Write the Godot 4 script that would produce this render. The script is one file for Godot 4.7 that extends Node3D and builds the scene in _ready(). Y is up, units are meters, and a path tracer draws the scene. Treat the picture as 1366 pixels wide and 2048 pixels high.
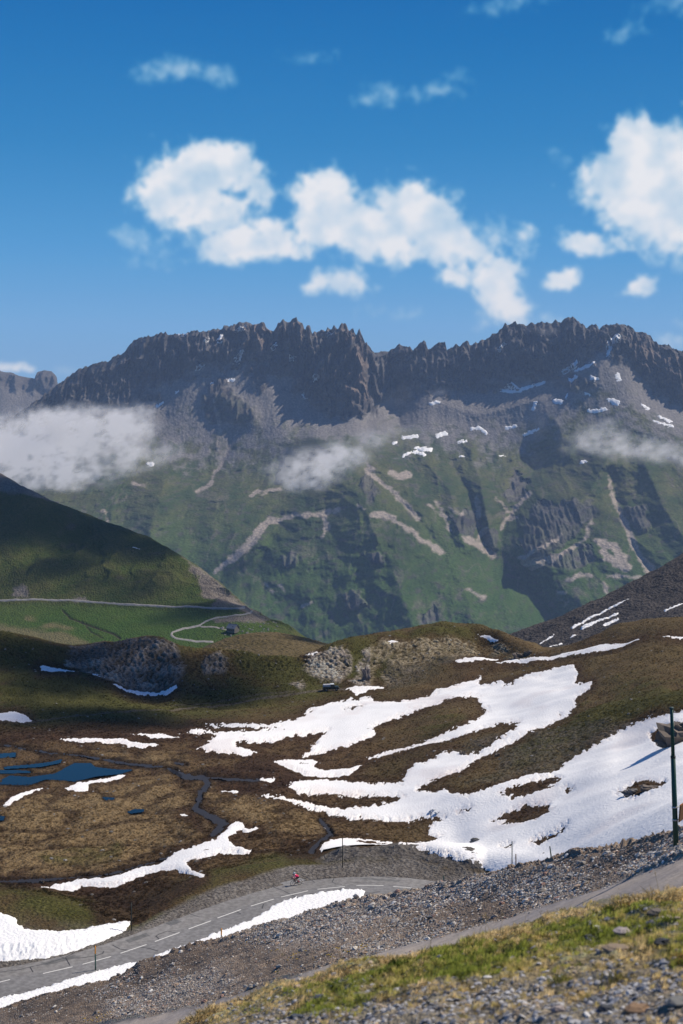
extends Node3D
# A mountain pass in early summer. Metres; y is up; the camera stands at the origin and looks along -z, a little downwards.

const F := 2844.0          # focal length in pixels of the 1366 x 2048 photograph
const PITCH := 0.06111     # the camera looks 3.5 degrees down, so the horizon lies on row 850
var SP := sin(PITCH)
var CP := cos(PITCH)
var TO_SUN := Vector3(0.634, 0.731, -0.245).normalized()
var rng := RandomNumberGenerator.new()
var M := {}                # materials
var taken := {}
var world_env: Environment

# ------------------------------------------------------------------ pixels and points
func ray(px: float, row: float) -> Vector3:
	var cx := (px - 683.0) / F
	var cy := (1024.0 - row) / F
	var k := CP + cy * SP
	return Vector3(cx / k, (cy * CP - SP) / k, -1.0)

func pt(px: float, row: float, d: float) -> Vector3:
	return ray(px, row) * d

func on_plane(px: float, row: float, y: float) -> Vector3:
	var r := ray(px, row)
	return r * (y / r.y)

# ------------------------------------------------------------------ naming
func numbered(called: String) -> String:
	if not taken.has(called):
		taken[called] = 0
		return called
	taken[called] += 1
	return "%s_%03d" % [called, taken[called]]

func tag(o: Node, label: String, category := "", group := "", kind := "") -> Node:
	if label: o.set_meta("label", label)
	if category: o.set_meta("category", category)
	if group: o.set_meta("group", group)
	if kind: o.set_meta("kind", kind)
	return o

func thing(called: String, label: String, category: String, at := Vector3.ZERO, group := "") -> Node3D:
	var o := Node3D.new()
	o.name = numbered(called)
	add_child(o)
	o.position = at
	tag(o, label, category, group)
	return o

func obj(called: String, mesh: Mesh, m: Material, parent: Node = null) -> MeshInstance3D:
	var o := MeshInstance3D.new()
	o.mesh = mesh
	if m: o.material_override = m
	if parent == null:
		o.name = numbered(called)
		add_child(o)
	else:
		o.name = called
		parent.add_child(o, true)
	return o

# ------------------------------------------------------------------ curves through (x, value) pairs, without overshoot
func curve(a: Array, xs: PackedFloat32Array, straight := false) -> PackedFloat32Array:
	var n := a.size() / 2
	var out := PackedFloat32Array()
	out.resize(xs.size())
	var sx := PackedFloat32Array()
	var sy := PackedFloat32Array()
	for i in n:
		sx.append(a[i * 2])
		sy.append(a[i * 2 + 1])
	var m := slopes(sx, sy)
	var k := 0
	for i in xs.size():
		var x := xs[i]
		while k < n - 2 and x > sx[k + 1]: k += 1
		while k > 0 and x < sx[k]: k -= 1
		if n == 1:
			out[i] = sy[0]
			continue
		var h := sx[k + 1] - sx[k]
		var s := clampf((x - sx[k]) / h, 0.0, 1.0)
		out[i] = lerpf(sy[k], sy[k + 1], s) if straight else hermite(sy[k], sy[k + 1], m[k] * h, m[k + 1] * h, s)
	return out

func slopes(x: PackedFloat32Array, y: PackedFloat32Array) -> PackedFloat32Array:
	var n := x.size()
	var m := PackedFloat32Array()
	m.resize(n)
	for i in n:
		if i == 0 or i == n - 1:
			m[i] = 0.0 if n < 2 else ((y[1] - y[0]) / (x[1] - x[0]) if i == 0 else (y[n - 1] - y[n - 2]) / (x[n - 1] - x[n - 2]))
			continue
		var a := (y[i] - y[i - 1]) / (x[i] - x[i - 1])
		var b := (y[i + 1] - y[i]) / (x[i + 1] - x[i])
		m[i] = 0.0 if a * b <= 0.0 else 2.0 * a * b / (a + b)
	return m

func hermite(a: float, b: float, ma: float, mb: float, s: float) -> float:
	var s2 := s * s
	var s3 := s2 * s
	return a * (2.0 * s3 - 3.0 * s2 + 1.0) + b * (3.0 * s2 - 2.0 * s3) + ma * (s3 - 2.0 * s2 + s) + mb * (s3 - s2)

# ------------------------------------------------------------------ a sheet of ground spun between curves
class Sheet:
	var nu: int
	var nv: int
	var px := PackedFloat32Array()
	var tt := PackedFloat32Array()
	var row := PackedFloat32Array()
	var base := PackedVector3Array()
	var pos := PackedVector3Array()
	var nor := PackedVector3Array()
	var col := PackedColorArray()

# knots: [[rows as px,row pairs], [distances as px,d pairs]] from the far side to the near one
func make_sheet(knots: Array, px0: float, px1: float, nu: int, segs: Array, straight_first := -1) -> Sheet:
	var s := Sheet.new()
	s.nu = nu
	for i in nu: s.px.append(lerpf(px0, px1, float(i) / (nu - 1)))
	var rows := []
	var ds := []
	for k in knots.size():
		rows.append(curve(knots[k][0], s.px, k == straight_first or k == straight_first - 1))
		ds.append(curve(knots[k][1], s.px))
	var K := knots.size()
	for k in K - 1:
		for j in segs[k]: s.tt.append(k + float(j) / segs[k])
	s.tt.append(K - 1)
	s.nv = s.tt.size()
	s.row.resize(nu * s.nv)
	s.base.resize(nu * s.nv)
	var kx := PackedFloat32Array()
	for k in K: kx.append(k)
	var ry := PackedFloat32Array()
	var dy := PackedFloat32Array()
	ry.resize(K)
	dy.resize(K)
	for i in nu:
		for k in K:
			ry[k] = rows[k][i]
			dy[k] = ds[k][i]
		var mr := slopes(kx, ry)
		var md := slopes(kx, dy)
		for j in s.nv:
			var t := s.tt[j]
			var k := mini(int(t), K - 2)
			var f := t - k
			var r := hermite(ry[k], ry[k + 1], mr[k], mr[k + 1], f)
			var d := hermite(dy[k], dy[k + 1], md[k], md[k + 1], f)
			s.row[j * nu + i] = r
			s.base[j * nu + i] = pt(s.px[i], r, d)
	s.pos = s.base.duplicate()
	s.col.resize(nu * s.nv)
	return s

func sheet_normals(s: Sheet, p: PackedVector3Array) -> PackedVector3Array:
	var n := PackedVector3Array()
	n.resize(p.size())
	var nu := s.nu
	var nv := s.nv
	for j in nv:
		var ja := maxi(j - 1, 0) * nu
		var jb := mini(j + 1, nv - 1) * nu
		var jj := j * nu
		for i in nu:
			var c := (p[jb + i] - p[ja + i]).cross(p[jj + mini(i + 1, nu - 1)] - p[jj + maxi(i - 1, 0)])
			n[jj + i] = c.normalized()
	return n

# all cells, or those that KEEP marks
func grid_mesh(p: PackedVector3Array, n: PackedVector3Array, c: PackedColorArray, nu: int, nv: int, keep := PackedByteArray()) -> ArrayMesh:
	var ix := PackedInt32Array()
	if keep.is_empty():
		ix.resize((nu - 1) * (nv - 1) * 6)
		var q := 0
		for j in nv - 1:
			for i in nu - 1:
				var a := j * nu + i
				ix[q] = a
				ix[q + 1] = a + 1
				ix[q + 2] = a + nu
				ix[q + 3] = a + 1
				ix[q + 4] = a + nu + 1
				ix[q + 5] = a + nu
				q += 6
	else:
		for j in nv - 1:
			for i in nu - 1:
				var a := j * nu + i
				if keep[a] or keep[a + 1] or keep[a + nu] or keep[a + nu + 1]:
					ix.append_array([a, a + 1, a + nu, a + 1, a + nu + 1, a + nu])
	var arr := []
	arr.resize(Mesh.ARRAY_MAX)
	arr[Mesh.ARRAY_VERTEX] = p
	arr[Mesh.ARRAY_NORMAL] = n
	if c.size(): arr[Mesh.ARRAY_COLOR] = c
	arr[Mesh.ARRAY_INDEX] = ix
	var m := ArrayMesh.new()
	if ix.size(): m.add_surface_from_arrays(Mesh.PRIMITIVE_TRIANGLES, arr)
	return m

func row_of(s: Sheet, px: float) -> float:
	return (px - s.px[0]) / (s.px[s.nu - 1] - s.px[0]) * (s.nu - 1)

# the point of a sheet that the photograph shows at (px, row), looked for from the near side
func drop(s: Sheet, px: float, row: float, j_from := -1) -> Vector3:
	var u := clampf(row_of(s, px), 0.0, s.nu - 1.001)
	var i := int(u)
	var f := u - i
	var j := (s.nv - 2) if j_from < 0 else j_from
	while j > 0:
		var a := lerpf(s.row[j * s.nu + i], s.row[j * s.nu + i + 1], f)
		if a <= row:
			var b := lerpf(s.row[(j + 1) * s.nu + i], s.row[(j + 1) * s.nu + i + 1], f)
			var g := clampf((row - a) / maxf(b - a, 0.001), 0.0, 1.0)
			return s.pos[j * s.nu + i].lerp(s.pos[j * s.nu + i + 1], f).lerp(s.pos[(j + 1) * s.nu + i].lerp(s.pos[(j + 1) * s.nu + i + 1], f), g)
		j -= 1
	return s.pos[i]

# ------------------------------------------------------------------ signed distances to outlines, in pixels, on a raster
class Field:
	var x0: float
	var y0: float
	var step: float
	var w: int
	var h: int
	var d := PackedFloat32Array()
	func _init(ax: float, ay: float, bx: float, by: float, st: float, fill: float):
		x0 = ax
		y0 = ay
		step = st
		w = int(ceil((bx - ax) / st)) + 2
		h = int(ceil((by - ay) / st)) + 2
		d.resize(w * h)
		d.fill(fill)
	func at(x: float, y: float) -> float:
		var u := clampf((x - x0) / step, 0.0, w - 1.001)
		var v := clampf((y - y0) / step, 0.0, h - 1.001)
		var i := int(u)
		var j := int(v)
		var f := u - i
		var k := j * w + i
		return lerpf(lerpf(d[k], d[k + 1], f), lerpf(d[k + w], d[k + w + 1], f), v - j)
	# the lowest distance to an edge, within R
	func edge(ax: float, ay: float, bx: float, by: float, r: float, out: PackedFloat32Array) -> void:
		var i0 := maxi(0, int((minf(ax, bx) - r - x0) / step))
		var i1 := mini(w - 1, int((maxf(ax, bx) + r - x0) / step) + 1)
		var j0 := maxi(0, int((minf(ay, by) - r - y0) / step))
		var j1 := mini(h - 1, int((maxf(ay, by) + r - y0) / step) + 1)
		var ex := bx - ax
		var ey := by - ay
		var l2 := maxf(ex * ex + ey * ey, 1e-6)
		for j in range(j0, j1 + 1):
			var y := y0 + j * step
			for i in range(i0, i1 + 1):
				var x := x0 + i * step
				var t := clampf(((x - ax) * ex + (y - ay) * ey) / l2, 0.0, 1.0)
				var qx := x - ax - t * ex
				var qy := y - ay - t * ey
				var q := sqrt(qx * qx + qy * qy)
				if q < out[j * w + i]: out[j * w + i] = q
	func polygon(a: Array, r: float) -> PackedFloat32Array:
		var out := PackedFloat32Array()
		out.resize(w * h)
		out.fill(r)
		var n := a.size() / 2
		for k in n:
			var m := (k + 1) % n
			edge(a[k * 2], a[k * 2 + 1], a[m * 2], a[m * 2 + 1], r, out)
		for j in h:
			var y := y0 + j * step + 0.013
			var xs := PackedFloat32Array()
			for k in n:
				var m := (k + 1) % n
				var ya: float = a[k * 2 + 1]
				var yb: float = a[m * 2 + 1]
				if (ya <= y) != (yb <= y):
					xs.append(lerpf(a[k * 2], a[m * 2], (y - ya) / (yb - ya)))
			xs.sort()
			var q := 0
			var inside := false
			for i in w:
				var x := x0 + i * step
				while q < xs.size() and xs[q] <= x:
					inside = not inside
					q += 1
				if not inside: out[j * w + i] = -out[j * w + i]
		return out
	func add_poly(a: Array, r := 14.0) -> void:
		var o := polygon(a, r)
		for k in d.size(): d[k] = maxf(d[k], o[k])
	func cut_poly(a: Array, r := 14.0) -> void:
		var o := polygon(a, r)
		for k in d.size(): d[k] = minf(d[k], -o[k])
	# a line of points with a half width that runs from wa to wb: positive inside
	func add_stroke(a: Array, wa: float, wb: float, r := 14.0) -> void:
		var n := a.size() / 2
		for k in n - 1:
			var ax: float = a[k * 2]
			var ay: float = a[k * 2 + 1]
			var ex: float = a[k * 2 + 2] - ax
			var ey: float = a[k * 2 + 3] - ay
			var l2 := maxf(ex * ex + ey * ey, 1e-6)
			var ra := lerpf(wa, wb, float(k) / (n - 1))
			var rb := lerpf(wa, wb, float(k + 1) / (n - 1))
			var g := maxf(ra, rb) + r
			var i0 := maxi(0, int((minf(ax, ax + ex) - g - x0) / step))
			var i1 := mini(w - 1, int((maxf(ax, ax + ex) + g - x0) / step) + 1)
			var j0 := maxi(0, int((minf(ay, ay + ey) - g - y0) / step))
			var j1 := mini(h - 1, int((maxf(ay, ay + ey) + g - y0) / step) + 1)
			for j in range(j0, j1 + 1):
				var y := y0 + j * step
				for i in range(i0, i1 + 1):
					var x := x0 + i * step
					var t := clampf(((x - ax) * ex + (y - ay) * ey) / l2, 0.0, 1.0)
					var qx := x - ax - t * ex
					var qy := y - ay - t * ey
					var q := lerpf(ra, rb, t) - sqrt(qx * qx + qy * qy)
					if q > d[j * w + i]: d[j * w + i] = q
	# a smooth ridge or furrow: adds amp * (1 - distance / width)^2
	func add_relief(a: Array, wd: float, amp: float) -> void:
		var tmp := PackedFloat32Array()
		tmp.resize(w * h)
		tmp.fill(wd)
		for k in a.size() / 2 - 1:
			edge(a[k * 2], a[k * 2 + 1], a[k * 2 + 2], a[k * 2 + 3], wd, tmp)
		for k in tmp.size():
			if tmp[k] < wd:
				var q := 1.0 - tmp[k] / wd
				d[k] += amp * q * q * (1.5 - 0.5 * q)

func box_of(polys: Array) -> Array:
	var b := [1e9, 1e9, -1e9, -1e9]
	for a in polys:
		for k in a.size() / 2:
			b[0] = minf(b[0], a[k * 2])
			b[1] = minf(b[1], a[k * 2 + 1])
			b[2] = maxf(b[2], a[k * 2])
			b[3] = maxf(b[3], a[k * 2 + 1])
	return b

func sd_polys(adds: Array, cuts := [], step := 2.0, r := 14.0) -> Field:
	var b := box_of(adds)
	var f := Field.new(b[0] - r, b[1] - r, b[2] + r, b[3] + r, step, -r)
	for a in adds: f.add_poly(a, r)
	for a in cuts: f.cut_poly(a, r)
	return f

func noise(freq: float, oct := 4, sd := 1, ridged := false) -> FastNoiseLite:
	var n := FastNoiseLite.new()
	n.noise_type = FastNoiseLite.TYPE_SIMPLEX_SMOOTH
	n.seed = sd
	n.frequency = freq
	n.fractal_octaves = oct
	n.fractal_type = FastNoiseLite.FRACTAL_RIDGED if ridged else (FastNoiseLite.FRACTAL_FBM if oct > 1 else FastNoiseLite.FRACTAL_NONE)
	return n

func lin(r: float, g: float, b: float) -> Color:   # a linear colour
	return Color(r, g, b)

func sm(a: float, b: float, x: float) -> float:
	var t := clampf((x - a) / (b - a), 0.0, 1.0)
	return t * t * (3.0 - 2.0 * t)

# a layer that lies on a sheet where FIELD is positive (snow, a brook, a strip of road): it dips under the sheet along its outline
func overlay(s: Sheet, f: Field, j0: int, j1: int, edge_noise: float, rise: float, thick: float, smooth: float, colour: Color, warp: FastNoiseLite, spread := 0.0, even := PackedVector3Array(), dirt := 0.0) -> ArrayMesh:
	var i0 := clampi(int(row_of(s, f.x0)), 0, s.nu - 2)
	var i1 := clampi(int(row_of(s, f.x0 + f.w * f.step)) + 1, 1, s.nu - 1)
	var ymin := f.y0
	var ymax := f.y0 + f.h * f.step
	# the rows of the sheet that the field reaches
	var ja := j1
	var jb := j0
	for j in range(j0, j1 + 1):
		for i in range(i0, i1 + 1, 4):
			var r := s.row[j * s.nu + i]
			if r >= ymin and r <= ymax:
				ja = mini(ja, j)
				jb = maxi(jb, j)
				break
	if jb <= ja or i1 <= i0: return ArrayMesh.new()
	ja = maxi(ja - 1, j0)
	jb = mini(jb + 1, j1)
	var nu := i1 - i0 + 1
	var nv := jb - ja + 1
	var p := PackedVector3Array()
	var n := PackedVector3Array()
	var c := PackedColorArray()
	var keep := PackedByteArray()
	p.resize(nu * nv)
	c.resize(nu * nv)
	keep.resize(nu * nv)
	for j in nv:
		for i in nu:
			var k := (ja + j) * s.nu + i0 + i
			var q := s.pos[k]
			var b := s.base[k]
			var x := s.px[i0 + i]
			var r := s.row[k]
			var wn := warp.get_noise_2d(x, r * 1.8)
			var sd := f.at(x + wn * edge_noise * 1.6, r + warp.get_noise_2d(x + 400.0, r * 1.8) * edge_noise) + wn * edge_noise * 0.6
			sd += edge_noise * 0.85 * warp.get_noise_2d(x * 4.3 + 90.0, r * 7.0)
			var off := clampf(sd * rise, -thick, thick)
			var soft := sm(-1.0, 7.0, sd) * smooth
			q.y = lerpf(q.y, b.y, soft) + off
			p[j * nu + i] = q
			keep[j * nu + i] = 1 if sd > -1.5 else 0
			var v := 1.0 + spread * warp.get_noise_2d(q.x * 3.0, q.z * 1.5)
			var grime := sm(0.12, 0.5, warp.get_noise_2d(q.x * 0.9 + 300.0, q.z * 0.5)) * dirt
			if dirt > 0.0:
				var fleck := sm(0.05, 0.45, warp.get_noise_2d(x * 6.0, r * 9.0)) * sm(9.0, 0.5, sd)
				grime += fleck * 1.6
			c[j * nu + i] = Color(colour.r * v * (1.0 - 0.09 * grime), colour.g * v * (1.0 - 0.14 * grime), colour.b * v * (1.0 - 0.15 * grime))
	n.resize(nu * nv)
	for j in nv:
		for i in nu:
			var e := (p[mini(j + 1, nv - 1) * nu + i] - p[maxi(j - 1, 0) * nu + i]).cross(p[j * nu + mini(i + 1, nu - 1)] - p[j * nu + maxi(i - 1, 0)])
			n[j * nu + i] = e.normalized() if even.is_empty() else e.normalized().lerp(even[(ja + j) * s.nu + i0 + i], 0.65).normalized()
	return packed_grid(p, n, c, nu, nv, keep)

# like grid_mesh with KEEP, with the unused corners left out
func packed_grid(p: PackedVector3Array, n: PackedVector3Array, c: PackedColorArray, nu: int, nv: int, keep: PackedByteArray) -> ArrayMesh:
	var to := PackedInt32Array()
	to.resize(nu * nv)
	to.fill(-1)
	var p2 := PackedVector3Array()
	var n2 := PackedVector3Array()
	var c2 := PackedColorArray()
	var ix := PackedInt32Array()
	var four := [0, 0, 0, 0]
	for j in nv - 1:
		for i in nu - 1:
			var a := j * nu + i
			if not (keep[a] or keep[a + 1] or keep[a + nu] or keep[a + nu + 1]): continue
			var q := 0
			for k in [a, a + 1, a + nu, a + nu + 1]:
				if to[k] < 0:
					to[k] = p2.size()
					p2.append(p[k])
					n2.append(n[k])
					c2.append(c[k])
				four[q] = to[k]
				q += 1
			ix.append_array([four[0], four[1], four[2], four[1], four[3], four[2]])
	var m := ArrayMesh.new()
	if ix.size():
		var arr := []
		arr.resize(Mesh.ARRAY_MAX)
		arr[Mesh.ARRAY_VERTEX] = p2
		arr[Mesh.ARRAY_NORMAL] = n2
		arr[Mesh.ARRAY_COLOR] = c2
		arr[Mesh.ARRAY_INDEX] = ix
		m.add_surface_from_arrays(Mesh.PRIMITIVE_TRIANGLES, arr)
	return m

# ------------------------------------------------------------------ materials
func noise_tex(freq: float, lo: float, hi: float, sd: int, oct := 5, size := 512, kind := FastNoiseLite.TYPE_SIMPLEX_SMOOTH) -> NoiseTexture2D:
	var t := NoiseTexture2D.new()
	var n := noise(freq, oct, sd)
	n.noise_type = kind
	if kind == FastNoiseLite.TYPE_CELLULAR:
		n.cellular_return_type = FastNoiseLite.RETURN_CELL_VALUE
		n.fractal_type = FastNoiseLite.FRACTAL_NONE
	t.noise = n
	t.width = size
	t.height = size
	t.seamless = true
	t.generate_mipmaps = false
	var g := Gradient.new()
	g.set_color(0, Color(lo, lo, lo))
	g.set_color(1, Color(hi, hi, hi))
	t.color_ramp = g
	return t

func ground_mat(called: String, coarse: Texture2D, coarse_m: float, fine: Texture2D, fine_m: float, bump: Texture2D, bump_cm: float, rough := 1.0) -> StandardMaterial3D:
	var m := StandardMaterial3D.new()
	m.resource_name = called
	m.vertex_color_use_as_albedo = true
	m.albedo_texture = coarse
	m.uv1_triplanar = true
	m.uv1_world_triplanar = true
	m.uv1_scale = Vector3.ONE / coarse_m
	m.uv2_triplanar = true
	m.uv2_world_triplanar = true
	m.uv2_scale = Vector3.ONE / fine_m
	m.detail_enabled = true
	m.detail_albedo = fine
	m.detail_uv_layer = BaseMaterial3D.DETAIL_UV_2
	m.detail_blend_mode = BaseMaterial3D.BLEND_MODE_MUL
	m.roughness = rough
	m.metallic_specular = 0.2
	if bump:
		m.heightmap_enabled = true
		m.heightmap_texture = bump
		m.heightmap_scale = bump_cm
	return m

func plain(called: String, c: Color, rough := 0.8, metal := 0.0, vertex := false) -> StandardMaterial3D:   # c: linear
	var m := StandardMaterial3D.new()
	m.resource_name = called
	m.albedo_color = Color(c.r, c.g, c.b).linear_to_srgb()
	m.roughness = rough
	m.metallic = metal
	m.vertex_color_use_as_albedo = vertex
	return m

# ------------------------------------------------------------------ the sky
# clouds: lumps [px, row, half width, half height, strength] in the photograph's pixels; a cloud's grain comes from noise
const SKY_CLOUDS := [
	[[380, 350, 105, 62, 1.0], [440, 340, 95, 55, 1.0], [330, 400, 75, 62, 0.95], [410, 430, 95, 60, 0.9], [480, 490, 95, 45, 1.0], [545, 480, 75, 55, 0.9], [440, 500, 70, 40, 0.8], [520, 400, 40, 60, 0.6]],
	[[645, 390, 66, 62, 1.0], [690, 440, 85, 62, 1.0], [640, 450, 70, 60, 0.95], [740, 470, 90, 62, 1.0], [810, 420, 75, 60, 1.0], [860, 440, 75, 70, 1.0], [890, 480, 80, 55, 0.95], [800, 500, 90, 45, 0.8], [940, 500, 70, 45, 0.7], [995, 480, 60, 40, 0.6], [1050, 490, 50, 45, 0.55], [600, 480, 60, 50, 0.6]],
	[[960, 560, 80, 34, 0.75], [1000, 585, 60, 50, 0.85], [1025, 620, 48, 46, 0.85], [1005, 540, 40, 50, 0.75], [905, 555, 40, 22, 0.6]],
	[[1265, 275, 50, 60, 1.0], [1310, 320, 80, 70, 1.0], [1240, 370, 95, 70, 1.05], [1330, 400, 110, 90, 1.1], [1400, 350, 90, 110, 1.0], [1270, 440, 80, 50, 0.8], [1350, 480, 90, 55, 0.8], [1430, 450, 100, 90, 0.9]],
	[[1175, 488, 55, 30, 0.85], [1225, 492, 45, 26, 0.6], [1120, 480, 40, 22, 0.35]],
	[[675, 567, 70, 30, 0.85], [625, 575, 34, 22, 0.7], [705, 560, 40, 34, 0.7]],
	[[1128, 560, 40, 28, 0.85], [1100, 566, 30, 18, 0.5]],
	[[1288, 578, 34, 26, 0.85], [1250, 588, 40, 12, 0.4]],
	[[262, 475, 40, 26, 0.6], [240, 470, 28, 20, 0.5], [300, 500, 50, 26, 0.4], [290, 525, 60, 20, 0.35], [255, 400, 16, 22, 0.5]],
	[[360, 138, 60, 26, 0.6], [300, 150, 60, 24, 0.5], [440, 152, 50, 24, 0.5]],
	[[760, 190, 44, 28, 0.6], [735, 200, 34, 20, 0.5]],
	[[880, 180, 60, 20, 0.5], [925, 155, 34, 20, 0.55], [850, 190, 40, 18, 0.4]],
	[[1010, 10, 80, 26, 0.45]], [[1335, 15, 60, 26, 0.45]], [[1130, 322, 34, 20, 0.4], [1110, 302, 16, 10, 0.4]], [[620, 115, 60, 20, 0.34]],
	[[25, 735, 46, 14, 0.8], [55, 738, 30, 10, 0.5]], [[780, 628, 60, 22, 0.32]], [[1340, 682, 44, 18, 0.6], [1366, 650, 30, 16, 0.45]], [[1260, 70, 60, 24, 0.32]],
	[[1000, 640, 60, 26, 0.5], [1085, 645, 50, 20, 0.5]], [[130, 745, 30, 16, 0.36]], [[1362, 530, 22, 26, 0.7]]]

func make_sky() -> ImageTexture:
	var W := 4096
	var H := 2048
	var im := Image.create(W, H, false, Image.FORMAT_RGB8)
	# air: elevation in degrees -> colour
	var stops := [[-90.0, Color(0.23, 0.24, 0.22)], [-4.0, Color(0.30, 0.33, 0.34)], [-0.5, Color(0.53, 0.68, 0.82)], [0.5, Color(0.56, 0.72, 0.87)], [4.0, Color(0.475, 0.685, 0.875)], [7.0, Color(0.33, 0.615, 0.84)], [11.0, Color(0.19, 0.52, 0.765)], [17.0, Color(0.06, 0.415, 0.69)], [30.0, Color(0.04, 0.33, 0.61)], [90.0, Color(0.03, 0.25, 0.51)]]
	for y in H:
		var el := 90.0 - (y + 0.5) / H * 180.0
		var c: Color = stops[0][1]
		for k in stops.size() - 1:
			if el >= stops[k][0]: c = stops[k][1].lerp(stops[k + 1][1], clampf((el - stops[k][0]) / (stops[k + 1][0] - stops[k][0]), 0.0, 1.0))
		im.fill_rect(Rect2i(0, y, W, 1), c)
	var big := noise(0.011, 5, 11)
	var fine := noise(0.034, 4, 12)
	var cells := noise(0.010, 3, 14)
	var groups := []
	for g in SKY_CLOUDS:
		var lumps := []
		for b in g:
			var r := ray(b[0], b[1])
			lumps.append([atan2(r.x, -r.z) * F, asin(r.normalized().y) * F, b[2] * 1.03, b[3] * 1.06, float(b[4])])
		groups.append(lumps)
	# the same weather goes on round the rest of the sky
	var g2 := RandomNumberGenerator.new()
	g2.seed = 5
	for k in 46:
		var az := g2.randf_range(0.36, TAU - 0.36) * F
		var el := g2.randf_range(0.06, 0.75) * F
		var lumps := []
		var size := g2.randf_range(0.6, 2.2)
		for q in g2.randi_range(3, 8):
			lumps.append([az + g2.randfn(0, 90) * size / cos(el / F), el + g2.randfn(0, 32) * size, g2.randf_range(50, 110) * size / cos(el / F), g2.randf_range(30, 60) * size, g2.randf_range(0.5, 1.05)])
		groups.append(lumps)
	var per := TAU * F / W
	for lumps in groups:
		var b := [1e9, 1e9, -1e9, -1e9]
		var puffy := false
		for q in lumps: puffy = puffy or q[4] > 0.78
		for q in lumps:
			b = [minf(b[0], q[0] - q[2] * 1.5), minf(b[1], q[1] - q[3] * 1.5), maxf(b[2], q[0] + q[2] * 1.5), maxf(b[3], q[1] + q[3] * 1.5)]
		var x0 := int(floor(b[0] / per))
		var x1 := int(ceil(b[2] / per))
		var y0 := maxi(0, int((H / 2.0) - b[3] / per))
		var y1 := mini(H / 2 + 10, int((H / 2.0) - b[1] / per))
		var w := x1 - x0 + 1
		# density on this window
		var den := PackedFloat32Array()
		den.resize(w * (y1 - y0 + 1))
		for y in range(y0, y1 + 1):
			var Y := (H / 2.0 - y - 0.5) * per
			for x in range(x0, x1 + 1):
				var X := (x + 0.5) * per
				var s := 0.0
				for q in lumps:
					var ex: float = (X - q[0]) / q[2]
					var ey: float = (Y - q[1]) / q[3]
					if ey < 0.0: ey *= 1.15
					var r2 := (ex * ex + ey * ey) * 0.5
					if r2 < 1.0:
						var f := (1.0 - r2)
						s = maxf(s, f * f * q[4]) + 0.22 * minf(s, f * f * q[4])
				if s > 0.01:
					s += 0.40 * big.get_noise_2d(X, Y * 1.15) + 0.26 * fine.get_noise_2d(X, Y) - 0.10
				den[(y - y0) * w + x - x0] = s
		for y in range(y0, y1 + 1):
			for x in range(x0, x1 + 1):
				var d := den[(y - y0) * w + x - x0]
				var a := sm(0.07, 0.60 + 0.25 * float(y - y0) / (y1 - y0), d) if puffy else sm(0.0, 0.9, d) * 0.66  # bases made more transparent, so the blue behind greys them like shade
				if a <= 0.004: continue
				# one colour for all vapour; denser and looser patches let less or more of the sky through
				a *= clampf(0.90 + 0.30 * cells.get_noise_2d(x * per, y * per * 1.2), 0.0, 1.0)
				var o := im.get_pixel(posmod(x, W), y)
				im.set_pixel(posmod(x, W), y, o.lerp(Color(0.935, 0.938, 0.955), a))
	return ImageTexture.create_from_image(im)

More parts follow.
